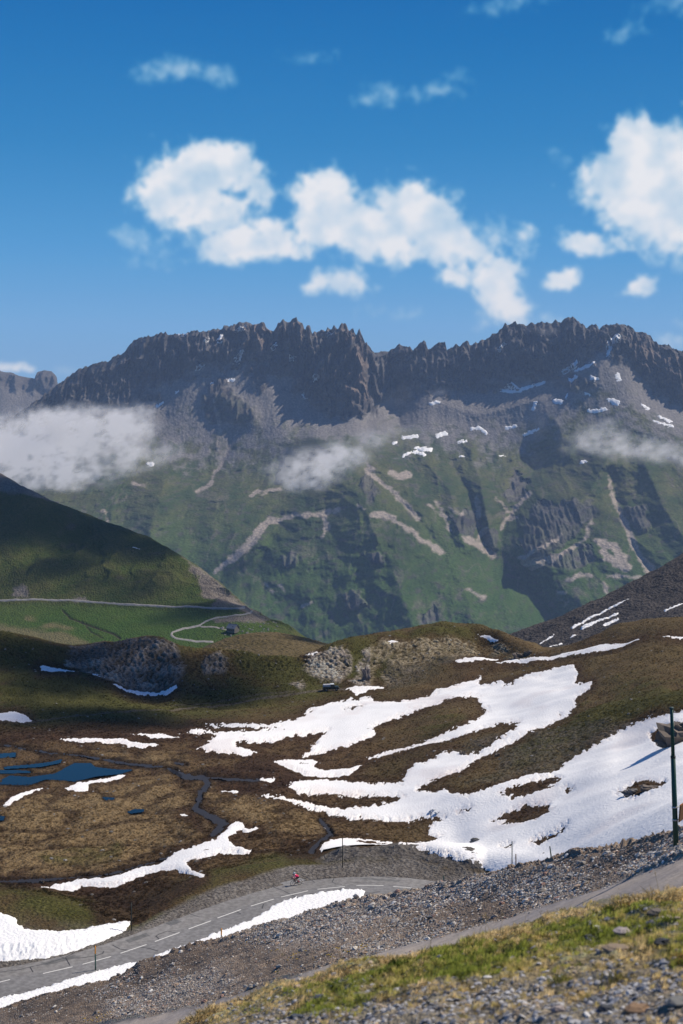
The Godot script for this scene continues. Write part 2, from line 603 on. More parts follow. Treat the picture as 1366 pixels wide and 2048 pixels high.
# ------------------------------------------------------------------ banks of mist
# lumps: [px, row, distance, half width px, half height px, optical thickness]
func mist(called: String, label: String, lumps: Array, n: int, veils: int, sd: int, d: float, group := "mist banks on the far mountain"):
	var r := RandomNumberGenerator.new()
	r.seed = sd
	var o := thing(called, label, "cloud", Vector3.ZERO, group)
	o.set_meta("kind", "stuff")
	var weight := 0.0
	for q in lumps: weight += q[2] * q[3]
	for q in lumps:
		var count := maxi(3, int(round(n * q[2] * q[3] / weight)))
		for k in count:
			var a := r.randf() * TAU
			var rr := sqrt(r.randf())
			var x: float = q[0] + cos(a) * rr * q[2] * 0.8
			var y: float = q[1] + sin(a) * rr * q[3] * 0.8
			var size: float = r.randf_range(0.3, 1.0) * minf(q[3], q[2]) * (1.2 - 0.65 * rr)
			var dist: float = d + r.randf_range(-1.0, 1.0) * q[2] / F * d * 0.5
			var f := FogVolume.new()
			f.name = "puff"
			f.shape = RenderingServer.FOG_VOLUME_SHAPE_ELLIPSOID
			var m: float = size / F * dist
			f.size = Vector3(m * r.randf_range(2.0, 4.2), m * r.randf_range(1.2, 1.9), m * 2.4)
			o.add_child(f, true)
			f.position = pt(x, y, dist)
			f.rotation = Vector3(0, r.randf() * PI, r.randf_range(-0.3, 0.3))
			var fm := FogMaterial.new()
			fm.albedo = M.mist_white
			fm.density = 0.16 * q[4] / (2.4 * m) * r.randf_range(0.5, 1.3) * (1.25 - rr)
			f.material = fm
	# the billowing front of the bank: white sheets added to brighten the grey fog, swollen towards the valley, that thin out to nothing
	var b := [1e9, 1e9, -1e9, -1e9]
	for q in lumps: b = [minf(b[0], q[0] - q[2] * 1.4), minf(b[1], q[1] - q[3] * 1.4), maxf(b[2], q[0] + q[2] * 1.4), maxf(b[3], q[1] + q[3] * 1.4)]
	var nu := int((b[2] - b[0]) / 4.0) + 2
	var nv := int((b[3] - b[1]) / 3.0) + 2
	var coarse := noise(0.016, 4, sd + 200)
	var fine := noise(0.05, 3, sd + 300)
	var lumpy := noise(0.013, 2, sd + 400)
	for layer in veils:
		var v := PackedVector3Array()
		var cc := PackedColorArray()
		var keep := PackedByteArray()
		for y in nv:
			for x in nu:
				var px: float = b[0] + x * 4.0
				var row: float = b[1] + y * 3.0
				var s := 0.0
				for q in lumps:
					var ex: float = (px - q[0]) / q[2]
					var ey: float = (row - q[1]) / q[3]
					var r2 := (ex * ex + ey * ey) * 0.55
					if r2 < 1.0: s = maxf(s, (1.0 - r2) * (1.0 - r2) * q[4]) + 0.3 * minf(s, (1.0 - r2) * (1.0 - r2) * q[4])
				var n1 := coarse.get_noise_3d(px, row * 1.3, layer * 90.0)
				var n2 := fine.get_noise_3d(px, row * 1.3, layer * 90.0)
				var al := sm(0.01, 0.58, s * (1.05 + (1.7 * n1 + 0.7 * n2) * (1.0 - 0.55 * s))) * 0.9
				var swell: float = 120.0 * sqrt(maxf(s, 0.0)) + 14.0 * lumpy.get_noise_3d(px, row * 1.4, layer * 60.0) - ((b[1] + b[3]) * 0.5 - row) * 2.4 * d / 5250.0   # the top leans back
				v.append(pt(px, row, d + layer * 110.0 - swell))
				cc.append(Color(1, 1, 1, al))
				keep.append(1 if al > 0.004 else 0)
		# one normal turned sunward all over keeps the sheet evenly bright
		var nn := PackedVector3Array()
		nn.resize(nu * nv)
		nn.fill(Vector3(0.35, 0.72, 0.6).normalized())
		obj("billow", packed_grid(v, nn, cc, nu, nv, keep), M.billow, o)
	return o

# clouds overhead, outside the picture, whose shade lies on the land: a spot on the ground, how far towards the sun, half sizes
func shade_cloud(label: String, spots: Array, far: float, sd: int):
	var r := RandomNumberGenerator.new()
	r.seed = sd
	var o := thing("cloud", label, "cloud", Vector3.ZERO, "clouds overhead")
	o.set_meta("kind", "stuff")
	for q in spots:
		var c: Vector3 = q[0] + TO_SUN * far
		for k in q[4]:
			var f := FogVolume.new()
			f.name = "puff"
			f.shape = RenderingServer.FOG_VOLUME_SHAPE_ELLIPSOID
			var m := r.randf_range(0.35, 0.6)
			f.size = Vector3(q[1] * 2.0 * m, q[3] * 0.7 * m, q[2] * 2.0 * m)
			o.add_child(f, true)
			var a := r.randf() * TAU
			var rr := sqrt(r.randf()) * 0.75
			f.position = c + Vector3(cos(a) * rr * q[1], r.randf_range(-0.2, 0.2) * q[3], sin(a) * rr * q[2])
			var fm := FogMaterial.new()
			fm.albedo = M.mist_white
			fm.density = q[5] / (q[3] * 0.7 * m)
			f.material = fm

func _ready():
	rng.seed = 20
	var cam := Camera3D.new()
	cam.name = "camera"
	add_child(cam)
	cam.rotation = Vector3(-PITCH, 0, 0)
	cam.near = 0.1
	cam.far = 40000.0
	var at := CameraAttributesPhysical.new()
	at.frustum_focal_length = 33.33        # 24 mm sensor height: 39.6 degrees
	at.frustum_focus_distance = 170.0
	at.exposure_aperture = 1.9
	at.frustum_near = 0.1
	at.frustum_far = 40000.0
	cam.attributes = at
	cam.fov = rad_to_deg(2.0 * atan(1024.0 / F))
	cam.current = true
	var we := WorldEnvironment.new()
	we.name = "environment"
	add_child(we)
	var e := Environment.new()
	we.environment = e
	world_env = e
	e.background_mode = Environment.BG_SKY
	e.tonemap_mode = Environment.TONE_MAPPER_LINEAR
	e.tonemap_exposure = 1.12
	e.sdfgi_enabled = true
	e.ssao_enabled = true
	e.ssil_enabled = true
	var sky := Sky.new()
	var pano := PanoramaSkyMaterial.new()
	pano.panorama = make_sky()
	pano.energy_multiplier = 0.9
	sky.sky_material = pano
	e.sky = sky
	e.fog_enabled = true
	e.fog_density = 0.000042
	e.fog_light_color = Color(0.70, 0.82, 1.0)
	e.volumetric_fog_enabled = true
	e.volumetric_fog_density = 0.0
	var sun := DirectionalLight3D.new()
	sun.name = "sun"
	add_child(sun)
	sun.look_at_from_position(Vector3.ZERO, -TO_SUN)
	sun.light_energy = 1.6
	sun.light_color = Color(1.0, 0.955, 0.885)
	sun.light_angular_distance = 0.5
	sun.shadow_enabled = true
	print("sky ", Time.get_ticks_msec())

	materials()
	far_mountain()
	print("mountain ", Time.get_ticks_msec())
	side_slopes()
	print("slopes ", Time.get_ticks_msec())
	valley()
	print("valley ", Time.get_ticks_msec())
	embankment()
	print("embankment ", Time.get_ticks_msec())
	near_bank()
	print("bank ", Time.get_ticks_msec())
	road_things()
	build_pickup()
	build_house()
	build_cyclist()
	print("things ", Time.get_ticks_msec())
	weather()

func materials():
	var soft := noise_tex(0.02, 0.78, 1.0, 3)
	var grain := noise_tex(0.06, 0.55, 1.0, 4, 4)
	var speck := noise_tex(0.16, 0.45, 1.0, 5, 3)
	var bump := noise_tex(0.05, 0.0, 1.0, 6, 5)
	M.rock_far = ground_mat("mountain rock", grain, 420.0, speck, 90.0, bump, 320.0)
	M.slope = ground_mat("hillside turf", grain, 70.0, speck, 24.0, bump, 120.0)
	M.valley = ground_mat("valley turf", grain, 17.0, speck, 4.5, bump, 26.0)
	M.gravel = ground_mat("gravel", grain, 4.1, noise_tex(0.10, 0.42, 1.0, 7, 3), 1.3, noise_tex(0.09, 0.0, 1.0, 8, 4), 7.0)
	M.track = ground_mat("worn gravel track", soft, 5.0, noise_tex(0.2, 0.62, 1.0, 9, 3), 0.9, bump, 1.5)
	M.asphalt = ground_mat("asphalt", soft, 9.0, noise_tex(0.25, 0.8, 1.0, 10, 2), 1.1, null, 0.0, 0.9)
	M.soil = ground_mat("foreground soil", grain, 0.9, speck, 0.3, bump, 2.2)
	M.snow = ground_mat("old snow", noise_tex(0.03, 0.96, 1.0, 13, 4), 12.0, noise_tex(0.09, 0.93, 1.0, 14, 3), 2.6, noise_tex(0.045, 0.0, 1.0, 15, 4), 8.0, 0.85)
	M.water = plain("still water", lin(0.006, 0.011, 0.016), 0.06)
	M.water.metallic_specular = 0.26
	M.stream = plain("stream water", lin(0.030, 0.023, 0.017), 0.38)
	M.stream.metallic_specular = 0.24
	M.paint = plain("white road paint", lin(0.62, 0.61, 0.58), 0.8)
	M.tar = plain("tar crack seal", lin(0.03, 0.03, 0.032), 0.7)
	M.green_post = plain("dark green post paint", lin(0.008, 0.055, 0.038), 0.5)
	M.dark_post = plain("black green post paint", lin(0.008, 0.016, 0.013), 0.6)
	M.orange = plain("orange post paint", lin(0.55, 0.22, 0.02), 0.55)
	M.grey_post = plain("grey green post", lin(0.05, 0.085, 0.08), 0.6)
	M.brown_post = plain("rusty post", lin(0.16, 0.08, 0.03), 0.8)
	M.stone = plain("stone", lin(1, 1, 1), 0.9, 0.0, true)
	M.stone.albedo_texture = noise_tex(0.05, 0.74, 1.0, 16, 5, 256)
	M.stone.uv1_triplanar = true
	M.stone.uv1_scale = Vector3.ONE * 1.3
	M.grass = plain("grass blades", lin(1, 1, 1), 0.85, 0.0, true)
	M.grass.backlight_enabled = true
	M.grass.backlight = Color(1, 1, 1)
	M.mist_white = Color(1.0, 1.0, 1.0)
	M.billow = plain("bright cloud sheets", lin(0.9, 0.9, 0.92), 1.0, 0.0, true)
	M.billow.transparency = BaseMaterial3D.TRANSPARENCY_ALPHA
	M.billow.metallic_specular = 0.0
	M.billow.backlight_enabled = true
	M.billow.backlight = Color(1, 1, 1)

# ------------------------------------------------------------------ the far mountain
const SNOW_WHITE := Color(0.90, 0.90, 0.902)
const PALE := [
	[5, 5, 733, 940, 783, 980, 818, 1015, 838, 1035], [8, 5, 750, 1022, 768, 1026, 786, 1032], [3, 5, 785, 1035, 813, 1050, 848, 1080, 883, 1098],
	[3, 5, 953, 990, 958, 1035], [4, 6, 923, 1070, 943, 1080, 963, 1100, 985, 1117], [5, 4, 972, 1058, 956, 1084], [4, 4, 1060, 988, 1028, 1027, 1003, 1065],
	[2, 3, 993, 995, 1015, 1027], [2, 10, 1220, 950, 1225, 995, 1248, 1040, 1263, 1080, 1283, 1120, 1303, 1142], [8, 8, 1195, 1082, 1225, 1090, 1245, 1118], [7, 9, 1205, 1105, 1230, 1125, 1252, 1135],
	[3, 5, 1120, 1070, 1080, 1090, 1042, 1114], [9, 6, 1050, 1122, 1080, 1115, 1105, 1118], [6, 4, 1062, 1138, 1085, 1128], [2, 4, 1183, 1040, 1168, 1080, 1118, 1115],
	[6, 4, 1135, 1158, 1160, 1150, 1180, 1151], [2, 2, 1215, 1151, 1285, 1155], [3, 3, 1118, 1185, 1130, 1188], [4, 2, 1206, 1168, 1214, 1184], [3, 2, 1135, 1205, 1128, 1220], [2, 3, 935, 1172, 968, 1192],
	[3, 9, 430, 1140, 460, 1118, 500, 1088], [9, 4, 500, 1088, 525, 1052, 545, 1040], [5, 5, 545, 1046, 590, 1030, 635, 1027, 675, 1017], [6, 3, 648, 1032, 656, 1050, 645, 1072],
	[2, 3, 480, 850, 460, 895, 435, 940, 420, 968, 395, 983], [2, 3, 425, 800, 440, 860, 438, 905], [5, 8, 780, 946, 815, 950], [3, 2, 735, 925, 750, 945, 760, 960], [2, 2, 870, 1000, 900, 1060], [3, 2, 715, 1003, 730, 1012], [3, 3, 900, 1015, 925, 1030], [3, 2, 560, 1175, 572, 1190], [3, 1, 605, 1220, 620, 1205],
	[3, 2, 265, 965, 290, 972], [2, 1, 208, 1018, 215, 1042], [2, 2, 860, 1010, 880, 1030, 905, 1040], [2, 1, 1035, 1040, 1010, 1055], [2, 1, 530, 1170, 545, 1195], [3, 3, 500, 990, 560, 978]]
const CRAGS := [
	[1045, 1040, 1080, 1010, 1130, 1000, 1180, 1000, 1190, 1030, 1160, 1060, 1120, 1090, 1080, 1110, 1045, 1115, 1040, 1080], [905, 1030, 940, 1020, 960, 1050, 950, 1075, 915, 1060],
	[973, 1060, 990, 1065, 1000, 1090, 990, 1105, 975, 1090], [1015, 960, 1040, 950, 1060, 970, 1050, 1000, 1020, 1010, 1010, 990], [1255, 1020, 1290, 1015, 1300, 1050, 1285, 1065, 1260, 1050],
	[405, 800, 430, 768, 450, 768, 470, 790, 500, 812, 516, 830, 490, 850, 460, 842, 430, 848, 410, 825], [600, 760, 640, 735, 680, 720, 720, 690, 745, 720, 765, 780, 742, 800, 730, 832, 700, 835, 650, 828, 620, 800],
	[505, 735, 530, 735, 540, 770, 520, 790, 505, 770], [1105, 770, 1140, 745, 1175, 755, 1190, 775, 1150, 785], [1215, 700, 1250, 680, 1366, 700, 1366, 805, 1330, 790, 1300, 765, 1260, 735, 1220, 722],
	[1090, 1110, 1180, 1095, 1190, 1125, 1140, 1140, 1095, 1130], [725, 950, 745, 955, 748, 1000, 735, 1005], [730, 1100, 760, 1095, 765, 1120, 740, 1125], [840, 1215, 870, 1210, 872, 1235, 845, 1240], [690, 1190, 720, 1180, 725, 1215, 695, 1220], [560, 1110, 590, 1105, 595, 1130, 565, 1135],
	[150, 790, 210, 775, 290, 770, 320, 800, 240, 812, 180, 815]]
const FAR_SNOW := [
	[5, 6, 1222, 687, 1234, 678], [4, 2, 1220, 698, 1216, 712], [2, 3, 1127, 747, 1140, 740, 1153, 727], [2, 3, 1152, 742, 1170, 736, 1188, 728], [2, 3, 1005, 782, 1035, 783, 1052, 776], [3, 2, 1045, 779, 1065, 772, 1088, 765],
	[3, 2, 1025, 770, 1033, 776], [2, 3, 1072, 803, 1066, 820], [3, 4, 1108, 803, 1121, 804], [3, 2, 1140, 762, 1153, 755], [3, 2, 1184, 757, 1196, 759], [4, 3, 1235, 750, 1239, 760], [3, 5, 1218, 799, 1234, 806], [2, 3, 1177, 821, 1190, 823, 1211, 818],
	[1, 2, 1282, 808, 1297, 818], [1, 2, 1308, 842, 1345, 853], [2, 1, 1318, 833, 1345, 845], [2, 2, 862, 808, 878, 804], [2, 3, 806, 876, 834, 872], [3, 3, 874, 872, 892, 867], [2, 3, 944, 858, 960, 856, 972, 866], [2, 2, 916, 884, 932, 882], [3, 3, 833, 897, 862, 899],
	[2, 2, 808, 911, 820, 905], [2, 2, 828, 904, 850, 909], [2, 2, 1012, 857, 1032, 852], [2, 2, 1048, 870, 1078, 858], [2, 2, 786, 887, 792, 885], [1, 2, 395, 740, 407, 729], [2, 1, 312, 813, 328, 804], [1, 1, 350, 788, 358, 780], [2, 1, 474, 724, 483, 704], [2, 3, 437, 686, 442, 674], [2, 1, 412, 686, 418, 680],
	[1, 1, 470, 660, 492, 655], [1, 1, 547, 700, 552, 690], [2, 1, 606, 790, 610, 798], [1, 1, 580, 720, 588, 712], [2, 1, 630, 758, 634, 755], [2, 2, 455, 762, 468, 760], [1, 1, 420, 772, 428, 766], [2, 2, 1160, 925, 1172, 922], [2, 3, 295, 928, 305, 928], [1, 2, 1170, 786, 1178, 790], [2, 1, 1000, 700, 1010, 690], [1, 1, 1132, 800, 1135, 790], [1, 1, 655, 664, 668, 668], [1, 1, 360, 672, 375, 670], [1, 1, 1000, 912, 1012, 911], [1, 1, 920, 912, 930, 912]]

func far_mountain():
	var skyline := [-120, 930, -60, 890, 0, 850, 60, 812, 115, 772, 124, 768, 145, 747, 165, 738, 190, 731, 205, 728, 218, 724, 230, 712, 245, 706, 262, 690, 270, 681, 280, 680, 300, 675, 330, 668, 338, 672, 348, 672, 380, 668, 420, 662, 440, 658, 450, 651, 462, 654, 478, 648, 492, 643, 500, 648, 510, 652, 518, 646, 528, 646, 535, 660, 546, 664, 556, 650, 566, 645, 578, 644, 592, 638, 602, 650, 610, 662, 614, 655, 620, 652, 624, 670, 634, 664, 642, 660, 650, 664, 655, 656, 664, 658, 668, 652, 676, 658, 684, 650, 690, 646, 698, 662, 706, 660, 712, 672, 718, 660, 724, 672, 730, 690, 738, 692, 748, 706, 775, 706, 790, 696, 800, 692, 812, 696, 820, 694, 826, 700, 842, 686, 850, 684, 856, 698, 862, 702, 872, 690, 882, 686, 890, 688, 894, 702, 905, 698, 912, 692, 918, 698, 925, 688, 936, 683, 940, 690, 956, 686, 965, 682, 975, 680, 985, 668, 995, 668, 1002, 660, 1010, 649, 1018, 650, 1030, 646, 1036, 652, 1050, 652, 1062, 646, 1075, 648, 1085, 644, 1100, 648, 1112, 642, 1122, 646, 1132, 638, 1145, 637, 1156, 646, 1165, 652, 1172, 658, 1180, 654, 1192, 652, 1198, 662, 1208, 654, 1224, 652, 1245, 650, 1258, 655, 1275, 664, 1290, 668, 1300, 670, 1308, 686, 1320, 692, 1338, 690, 1345, 698, 1366, 704, 1420, 722, 1500, 750]
	var back := []
	for k in skyline.size() / 2: back.append_array([skyline[k * 2], skyline[k * 2 + 1] + 60])
	var s := make_sheet([
		[back, [0, 7000]],
		[skyline, [-120, 6100, 0, 6250, 300, 6480, 440, 6440, 600, 6480, 700, 6430, 800, 6600, 1000, 6560, 1200, 6500, 1366, 6460, 1500, 6400]],
		[[-120, 1000, 0, 900, 120, 830, 250, 798, 300, 782, 340, 762, 400, 745, 440, 738, 480, 734, 530, 742, 565, 752, 600, 785, 660, 826, 730, 832, 780, 800, 850, 785, 930, 785, 1000, 775, 1100, 765, 1160, 735, 1200, 715, 1240, 720, 1300, 775, 1366, 812, 1500, 850], [-120, 5900, 0, 6000, 300, 6230, 440, 6260, 600, 6260, 700, 6180, 800, 6380, 1000, 6330, 1150, 6290, 1366, 6220, 1500, 6150]],
		[[-120, 1040, 0, 960, 250, 905, 450, 925, 560, 905, 700, 880, 800, 880, 900, 890, 1000, 905, 1100, 870, 1200, 845, 1366, 885, 1500, 920], [-120, 5700, 0, 5800, 300, 5880, 600, 5850, 800, 5950, 1000, 5980, 1150, 6000, 1366, 5800, 1500, 5700]],
		[[-120, 1075, 0, 1030, 300, 1005, 600, 1005, 750, 985, 1000, 1005, 1366, 1010, 1500, 1020], [-120, 5400, 0, 5450, 300, 5400, 700, 5350, 1000, 5420, 1366, 5380, 1500, 5350]],
		[[-120, 1160, 0, 1150, 700, 1140, 1000, 1140, 1500, 1150], [0, 4950, 700, 4880, 1000, 4950, 1500, 4900]],
		[[0, 1330, 1500, 1330], [0, 4450, 1500, 4450]]],
		-110, 1480, 780, [8, 120, 90, 90, 80, 70], 1)
	var g := Field.new(-110, 600, 1490, 1340, 4.0, 0.0)
	for q in [
		[[1075, 930, 1050, 980, 1020, 1040, 1003, 1075, 1003, 1110, 1040, 1160, 1080, 1210, 1120, 1260], 80, 190.0], [[940, 900, 960, 960, 975, 1040, 988, 1100], 32, -70.0], [[850, 920, 900, 980, 915, 1050, 930, 1090], 36, -60.0],
		[[905, 930, 945, 1000, 960, 1060, 985, 1115], 22, 60.0], [[1210, 925, 1180, 980, 1130, 1030, 1070, 1090, 1045, 1118], 75, -170.0], [[1222, 950, 1240, 1030, 1275, 1110, 1310, 1150], 30, 60.0], [[1290, 930, 1330, 1020, 1380, 1090], 55, -90.0],
		[[733, 935, 783, 985, 838, 1040, 885, 1100], 24, 40.0], [[480, 850, 435, 940, 395, 985], 18, 26.0], [[600, 908, 635, 888, 665, 902], 34, -150.0], [[430, 790, 470, 815, 500, 835], 42, -40.0], [[640, 740, 690, 770, 710, 822], 55, -60.0],
		[[700, 660, 720, 740], 30, -80.0], [[592, 640, 600, 700], 26, -60.0], [[1235, 690, 1190, 750, 1140, 800, 1110, 840], 70, -90.0], [[775, 720, 790, 800, 800, 850], 60, 120.0], [[860, 800, 960, 830, 1080, 800], 50, -40.0], [[560, 760, 600, 860], 40, 30.0], [[350, 740, 330, 830], 40, 30.0],
		[[1330, 720, 1366, 780], 40, -60.0], [[680, 960, 600, 1030, 480, 1110, 430, 1150], 60, -60.0], [[560, 1050, 520, 1130, 480, 1190], 50, 60.0], [[690, 940, 735, 1030, 785, 1130, 830, 1250], 190, -150.0], [[560, 1000, 500, 1090, 530, 1190, 610, 1285], 120, 60.0], [[330, 960, 300, 1060, 340, 1160], 90, -110.0], [[900, 1120, 940, 1200, 960, 1280], 70, -50.0], [[1150, 1100, 1220, 1160, 1260, 1220], 50, 30.0]]:
		g.add_relief(q[0], q[1], q[2])
	var pale := Field.new(-110, 600, 1490, 1340, 3.0, -12.0)
	for q in PALE: pale.add_stroke(q.slice(2), q[0], q[1], 8.0)
	var crag := Field.new(-110, 600, 1490, 1340, 4.0, -16.0)
	for q in CRAGS: crag.add_poly(q, 16.0)
	var ochre := Field.new(-110, 600, 1490, 1340, 4.0, -20.0)
	for q in [[620, 770, 650, 740, 700, 700, 735, 700, 750, 760, 735, 820, 690, 830, 650, 815], [440, 760, 475, 755, 480, 775, 450, 778], [560, 660, 600, 650, 610, 690, 580, 700], [300, 770, 340, 760, 330, 790, 300, 795], [1260, 680, 1366, 720, 1366, 780, 1300, 760], [690, 650, 720, 660, 735, 700, 690, 740], [470, 660, 540, 660, 545, 720, 490, 720]]:
		ochre.add_poly(q, 20.0)
	var flute := noise(1.0, 4, 21, true)       # ribs of rock; sampled with stretched axes
	var flute2 := noise(1.0, 3, 22, true)
	var rough := noise(0.011, 5, 23)
	var ravine := noise(1.0, 4, 24, true)
	var soft := noise(0.0016, 4, 25)
	var fine := noise(0.02, 4, 26)
	var wob := noise(0.03, 3, 27)
	var drain := noise(1.0, 2, 29, true)
	var strata := noise(1.0, 3, 30)
	for j in s.nv:
		var t := s.tt[j]
		for i in s.nu:
			var k := j * s.nu + i
			var p := s.base[k]
			var x := s.px[i]
			var r := s.row[k]
			var w1 := wob.get_noise_2d(x, r)
			var w2 := wob.get_noise_2d(x + 700.0, r)
			var cg := crag.at(x + w1 * 14.0, r + w2 * 10.0)
			var cliff := sm(2.12, 1.88, t + w1 * 0.30) * (1.0 if t >= 1.0 else 0.6)
			var rock := maxf(cliff, sm(-5.0, 3.0, cg + w2 * 6.0))
			var low := sm(2.9, 3.5, t + w1 * 0.4)
			var fl := flute.get_noise_2d(p.x * 0.0085 + soft.get_noise_2d(p.x, p.y) * 2.0, p.y * 0.0022)
			var fl2 := flute2.get_noise_2d(p.x * 0.026, p.y * 0.0055 + 9.0)
			var rg := rough.get_noise_3d(p.x, p.y, p.z)
			var rav := ravine.get_noise_2d(p.x * 0.0036 + soft.get_noise_2d(p.x, p.y + 900.0) * 1.2, p.y * 0.0014)
			var spiky := 1.0 + 0.5 * sm(540.0, 600.0, x) * sm(780.0, 740.0, x)
			var out := rock * (fl * 78.0 * spiky + fl2 * 50.0 * spiky + rg * 34.0) * (0.45 + 0.55 * cliff) * (0.45 + 0.55 * sm(2.0, 1.55, t))
			out += (1.0 - rock) * (rg * 5.0 + fl2 * 2.5) + low * (1.0 - rock) * (rav * 20.0 + rg * 14.0 + soft.get_noise_2d(p.x * 1.2, p.y * 1.2) * 70.0)
			out -= g.at(x, r)
			var lift := rock * (rg * 12.0 + fl2 * 8.0)
			if absf(t - 1.0) < 0.2: out *= 0.55
			# towards the camera, and a little up on rock
			s.pos[k] = p + Vector3(-p.x / 6000.0, 0.0, 1.0) * out + Vector3(0, lift, 0)
			# colours
			var f := fine.get_noise_3d(p.x, p.y, p.z)
			var bed := strata.get_noise_3d(p.x * 0.0028, p.y * 0.021 + w1 * 0.8 + p.x * 0.002, p.z * 0.0028)   # beds of paler and darker rock
			var oc := sm(-12.0, 8.0, ochre.at(x + w1 * 16.0, r + w2 * 16.0) + f * 14.0)
			var c := Color(0.060, 0.056, 0.057).lerp(Color(0.150, 0.140, 0.134), clampf(0.5 + bed * 0.75 + f * 0.7, 0.0, 1.0))
			c = c.lerp(Color(0.215, 0.155, 0.118), oc * clampf(0.35 + bed * 0.9, 0.0, 0.7))
			var streak := flute2.get_noise_2d(p.x * 0.05, p.y * 0.006)
			var scree := Color(0.165, 0.155, 0.153).lerp(Color(0.235, 0.215, 0.202), clampf(0.4 + streak * 0.6 + w1 * 0.5, 0.0, 1.0))
			var gn := soft.get_noise_2d(p.x * 3.0, p.y * 4.0)
			var grass := Color(0.042, 0.066, 0.020).lerp(Color(0.108, 0.110, 0.042), clampf(0.45 + gn * 1.1 + f * 0.5, 0.0, 1.0))
			grass = grass.lerp(Color(0.046, 0.098, 0.018), sm(4.0, 5.2, t + gn) * 0.7)
			grass = grass.lerp(Color(0.10, 0.088, 0.075), sm(0.18, 0.6, f + w2 * 0.35) * 0.6)
			# runnels: thin lines of bare rubble that run straight down the turf
			var dr := drain.get_noise_2d(p.x * 0.0075 + soft.get_noise_2d(p.x * 1.5, p.y * 1.5 + 300.0) * 1.6, p.y * 0.0017)
			var dr2 := drain.get_noise_2d(p.x * 0.021 + w1, p.y * 0.005 + 70.0)
			grass = grass.lerp(Color(0.17, 0.148, 0.122), clampf(sm(0.66, 0.9, dr + f * 0.25) * 0.4 + sm(0.72, 0.95, dr2 + f * 0.3) * 0.22, 0.0, 0.8))
			grass = grass.lerp(Color(0.055, 0.056, 0.050), sm(0.22, 0.5, f - 0.2 * gn) * 0.5)
			var turf := sm(2.55, 3.25, t + w1 * 0.5 + f * 0.5 + gn * 0.3)
			var o := scree.lerp(grass, turf)
			o = o.lerp(c, rock)
			if rock > 0.0 and t > 2.3: o = o.lerp(grass, rock * clampf(0.22 + f * 0.9, 0.0, 0.7))
			var pl := pale.at(x + w1 * 5.0, r + w2 * 5.0)
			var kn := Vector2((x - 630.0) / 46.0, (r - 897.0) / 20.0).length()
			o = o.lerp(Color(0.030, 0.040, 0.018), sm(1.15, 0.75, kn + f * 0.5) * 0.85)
			if pl > -6.0:
				o = o.lerp(Color(0.36, 0.305, 0.262), sm(-2.5, 2.0, pl + f * 4.5) * (0.62 if t < 3.0 else 0.9))
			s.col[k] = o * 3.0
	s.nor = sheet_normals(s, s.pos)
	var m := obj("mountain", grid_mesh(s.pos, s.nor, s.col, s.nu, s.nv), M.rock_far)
	tag(m, "jagged grey rock ridge above scree slopes and green mountainside", "mountain", "", "structure")
	var sn := Field.new(-110, 600, 1490, 1340, 2.5, -10.0)
	for q in FAR_SNOW: sn.add_stroke(q.slice(2), q[0] * 1.15 + 0.4, q[1] * 1.15 + 0.4, 6.0)
	var so := obj("snow_patches", overlay(s, sn, 8, 330, 2.6, 2.0, 4.0, 0.4, SNOW_WHITE, noise(0.09, 3, 28)), M.snow, m)
	so.set_meta("kind", "stuff")
	so.set_meta("label", "small white snow remnants in gullies and ledges")

	# the ridge beyond, at the left edge
	var r := make_sheet([
		[[-120, 800, 160, 850], [0, 9800]],
		[[-120, 745, -60, 742, 0, 741, 20, 745, 45, 752, 70, 758, 80, 746, 92, 741, 104, 742, 112, 752, 118, 768, 130, 776, 160, 800], [0, 9000]],
		[[-120, 775, 0, 772, 60, 782, 110, 785, 160, 805], [0, 8800]],
		[[-120, 920, 160, 920], [0, 8300]]], -110, 160, 130, [4, 26, 50], 1)
	for j in r.nv:
		var t := r.tt[j]
		for i in r.nu:
			var k := j * r.nu + i
			var p := r.base[k]
			var rock := sm(2.2, 1.9, t)
			var fl := flute.get_noise_2d(p.x * 0.007, p.y * 0.002)
			var rg := rough.get_noise_3d(p.x * 0.6, p.y * 0.6, p.z * 0.6)
			r.pos[k] = p + Vector3(0, rock * rg * 14.0, rock * (fl * 70.0 + rg * 30.0) + rg * 8.0)
			var st := flute2.get_noise_2d(p.x * 0.04, p.y * 0.004)
			r.col[k] = Color(0.20, 0.178, 0.16).lerp(Color(0.28, 0.25, 0.225), 0.5 + st * 0.5).lerp(Color(0.11, 0.10, 0.098), rock * 0.9) * 2.6
	r.nor = sheet_normals(r, r.pos)
	tag(obj("mountain_ridge", grid_mesh(r.pos, r.nor, r.col, r.nu, r.nv), M.rock_far), "distant grey ridge with scree behind the main mountain", "mountain", "", "structure")

# ------------------------------------------------------------------ the slopes on either side of the valley
const FAR_ROAD := [[3.2, 3.2, -110, 1202, 0, 1200, 80, 1199, 165, 1202, 250, 1208, 330, 1212, 420, 1216, 470, 1216, 490, 1217], [2.6, 2.6, 490, 1217, 506, 1219, 512, 1222, 505, 1226, 488, 1229], [2.4, 3.0, 488, 1229, 440, 1234, 412, 1242, 400, 1250], [3.0, 3.4, 400, 1251, 365, 1258, 345, 1265, 342, 1270, 352, 1276, 385, 1281, 425, 1284]]

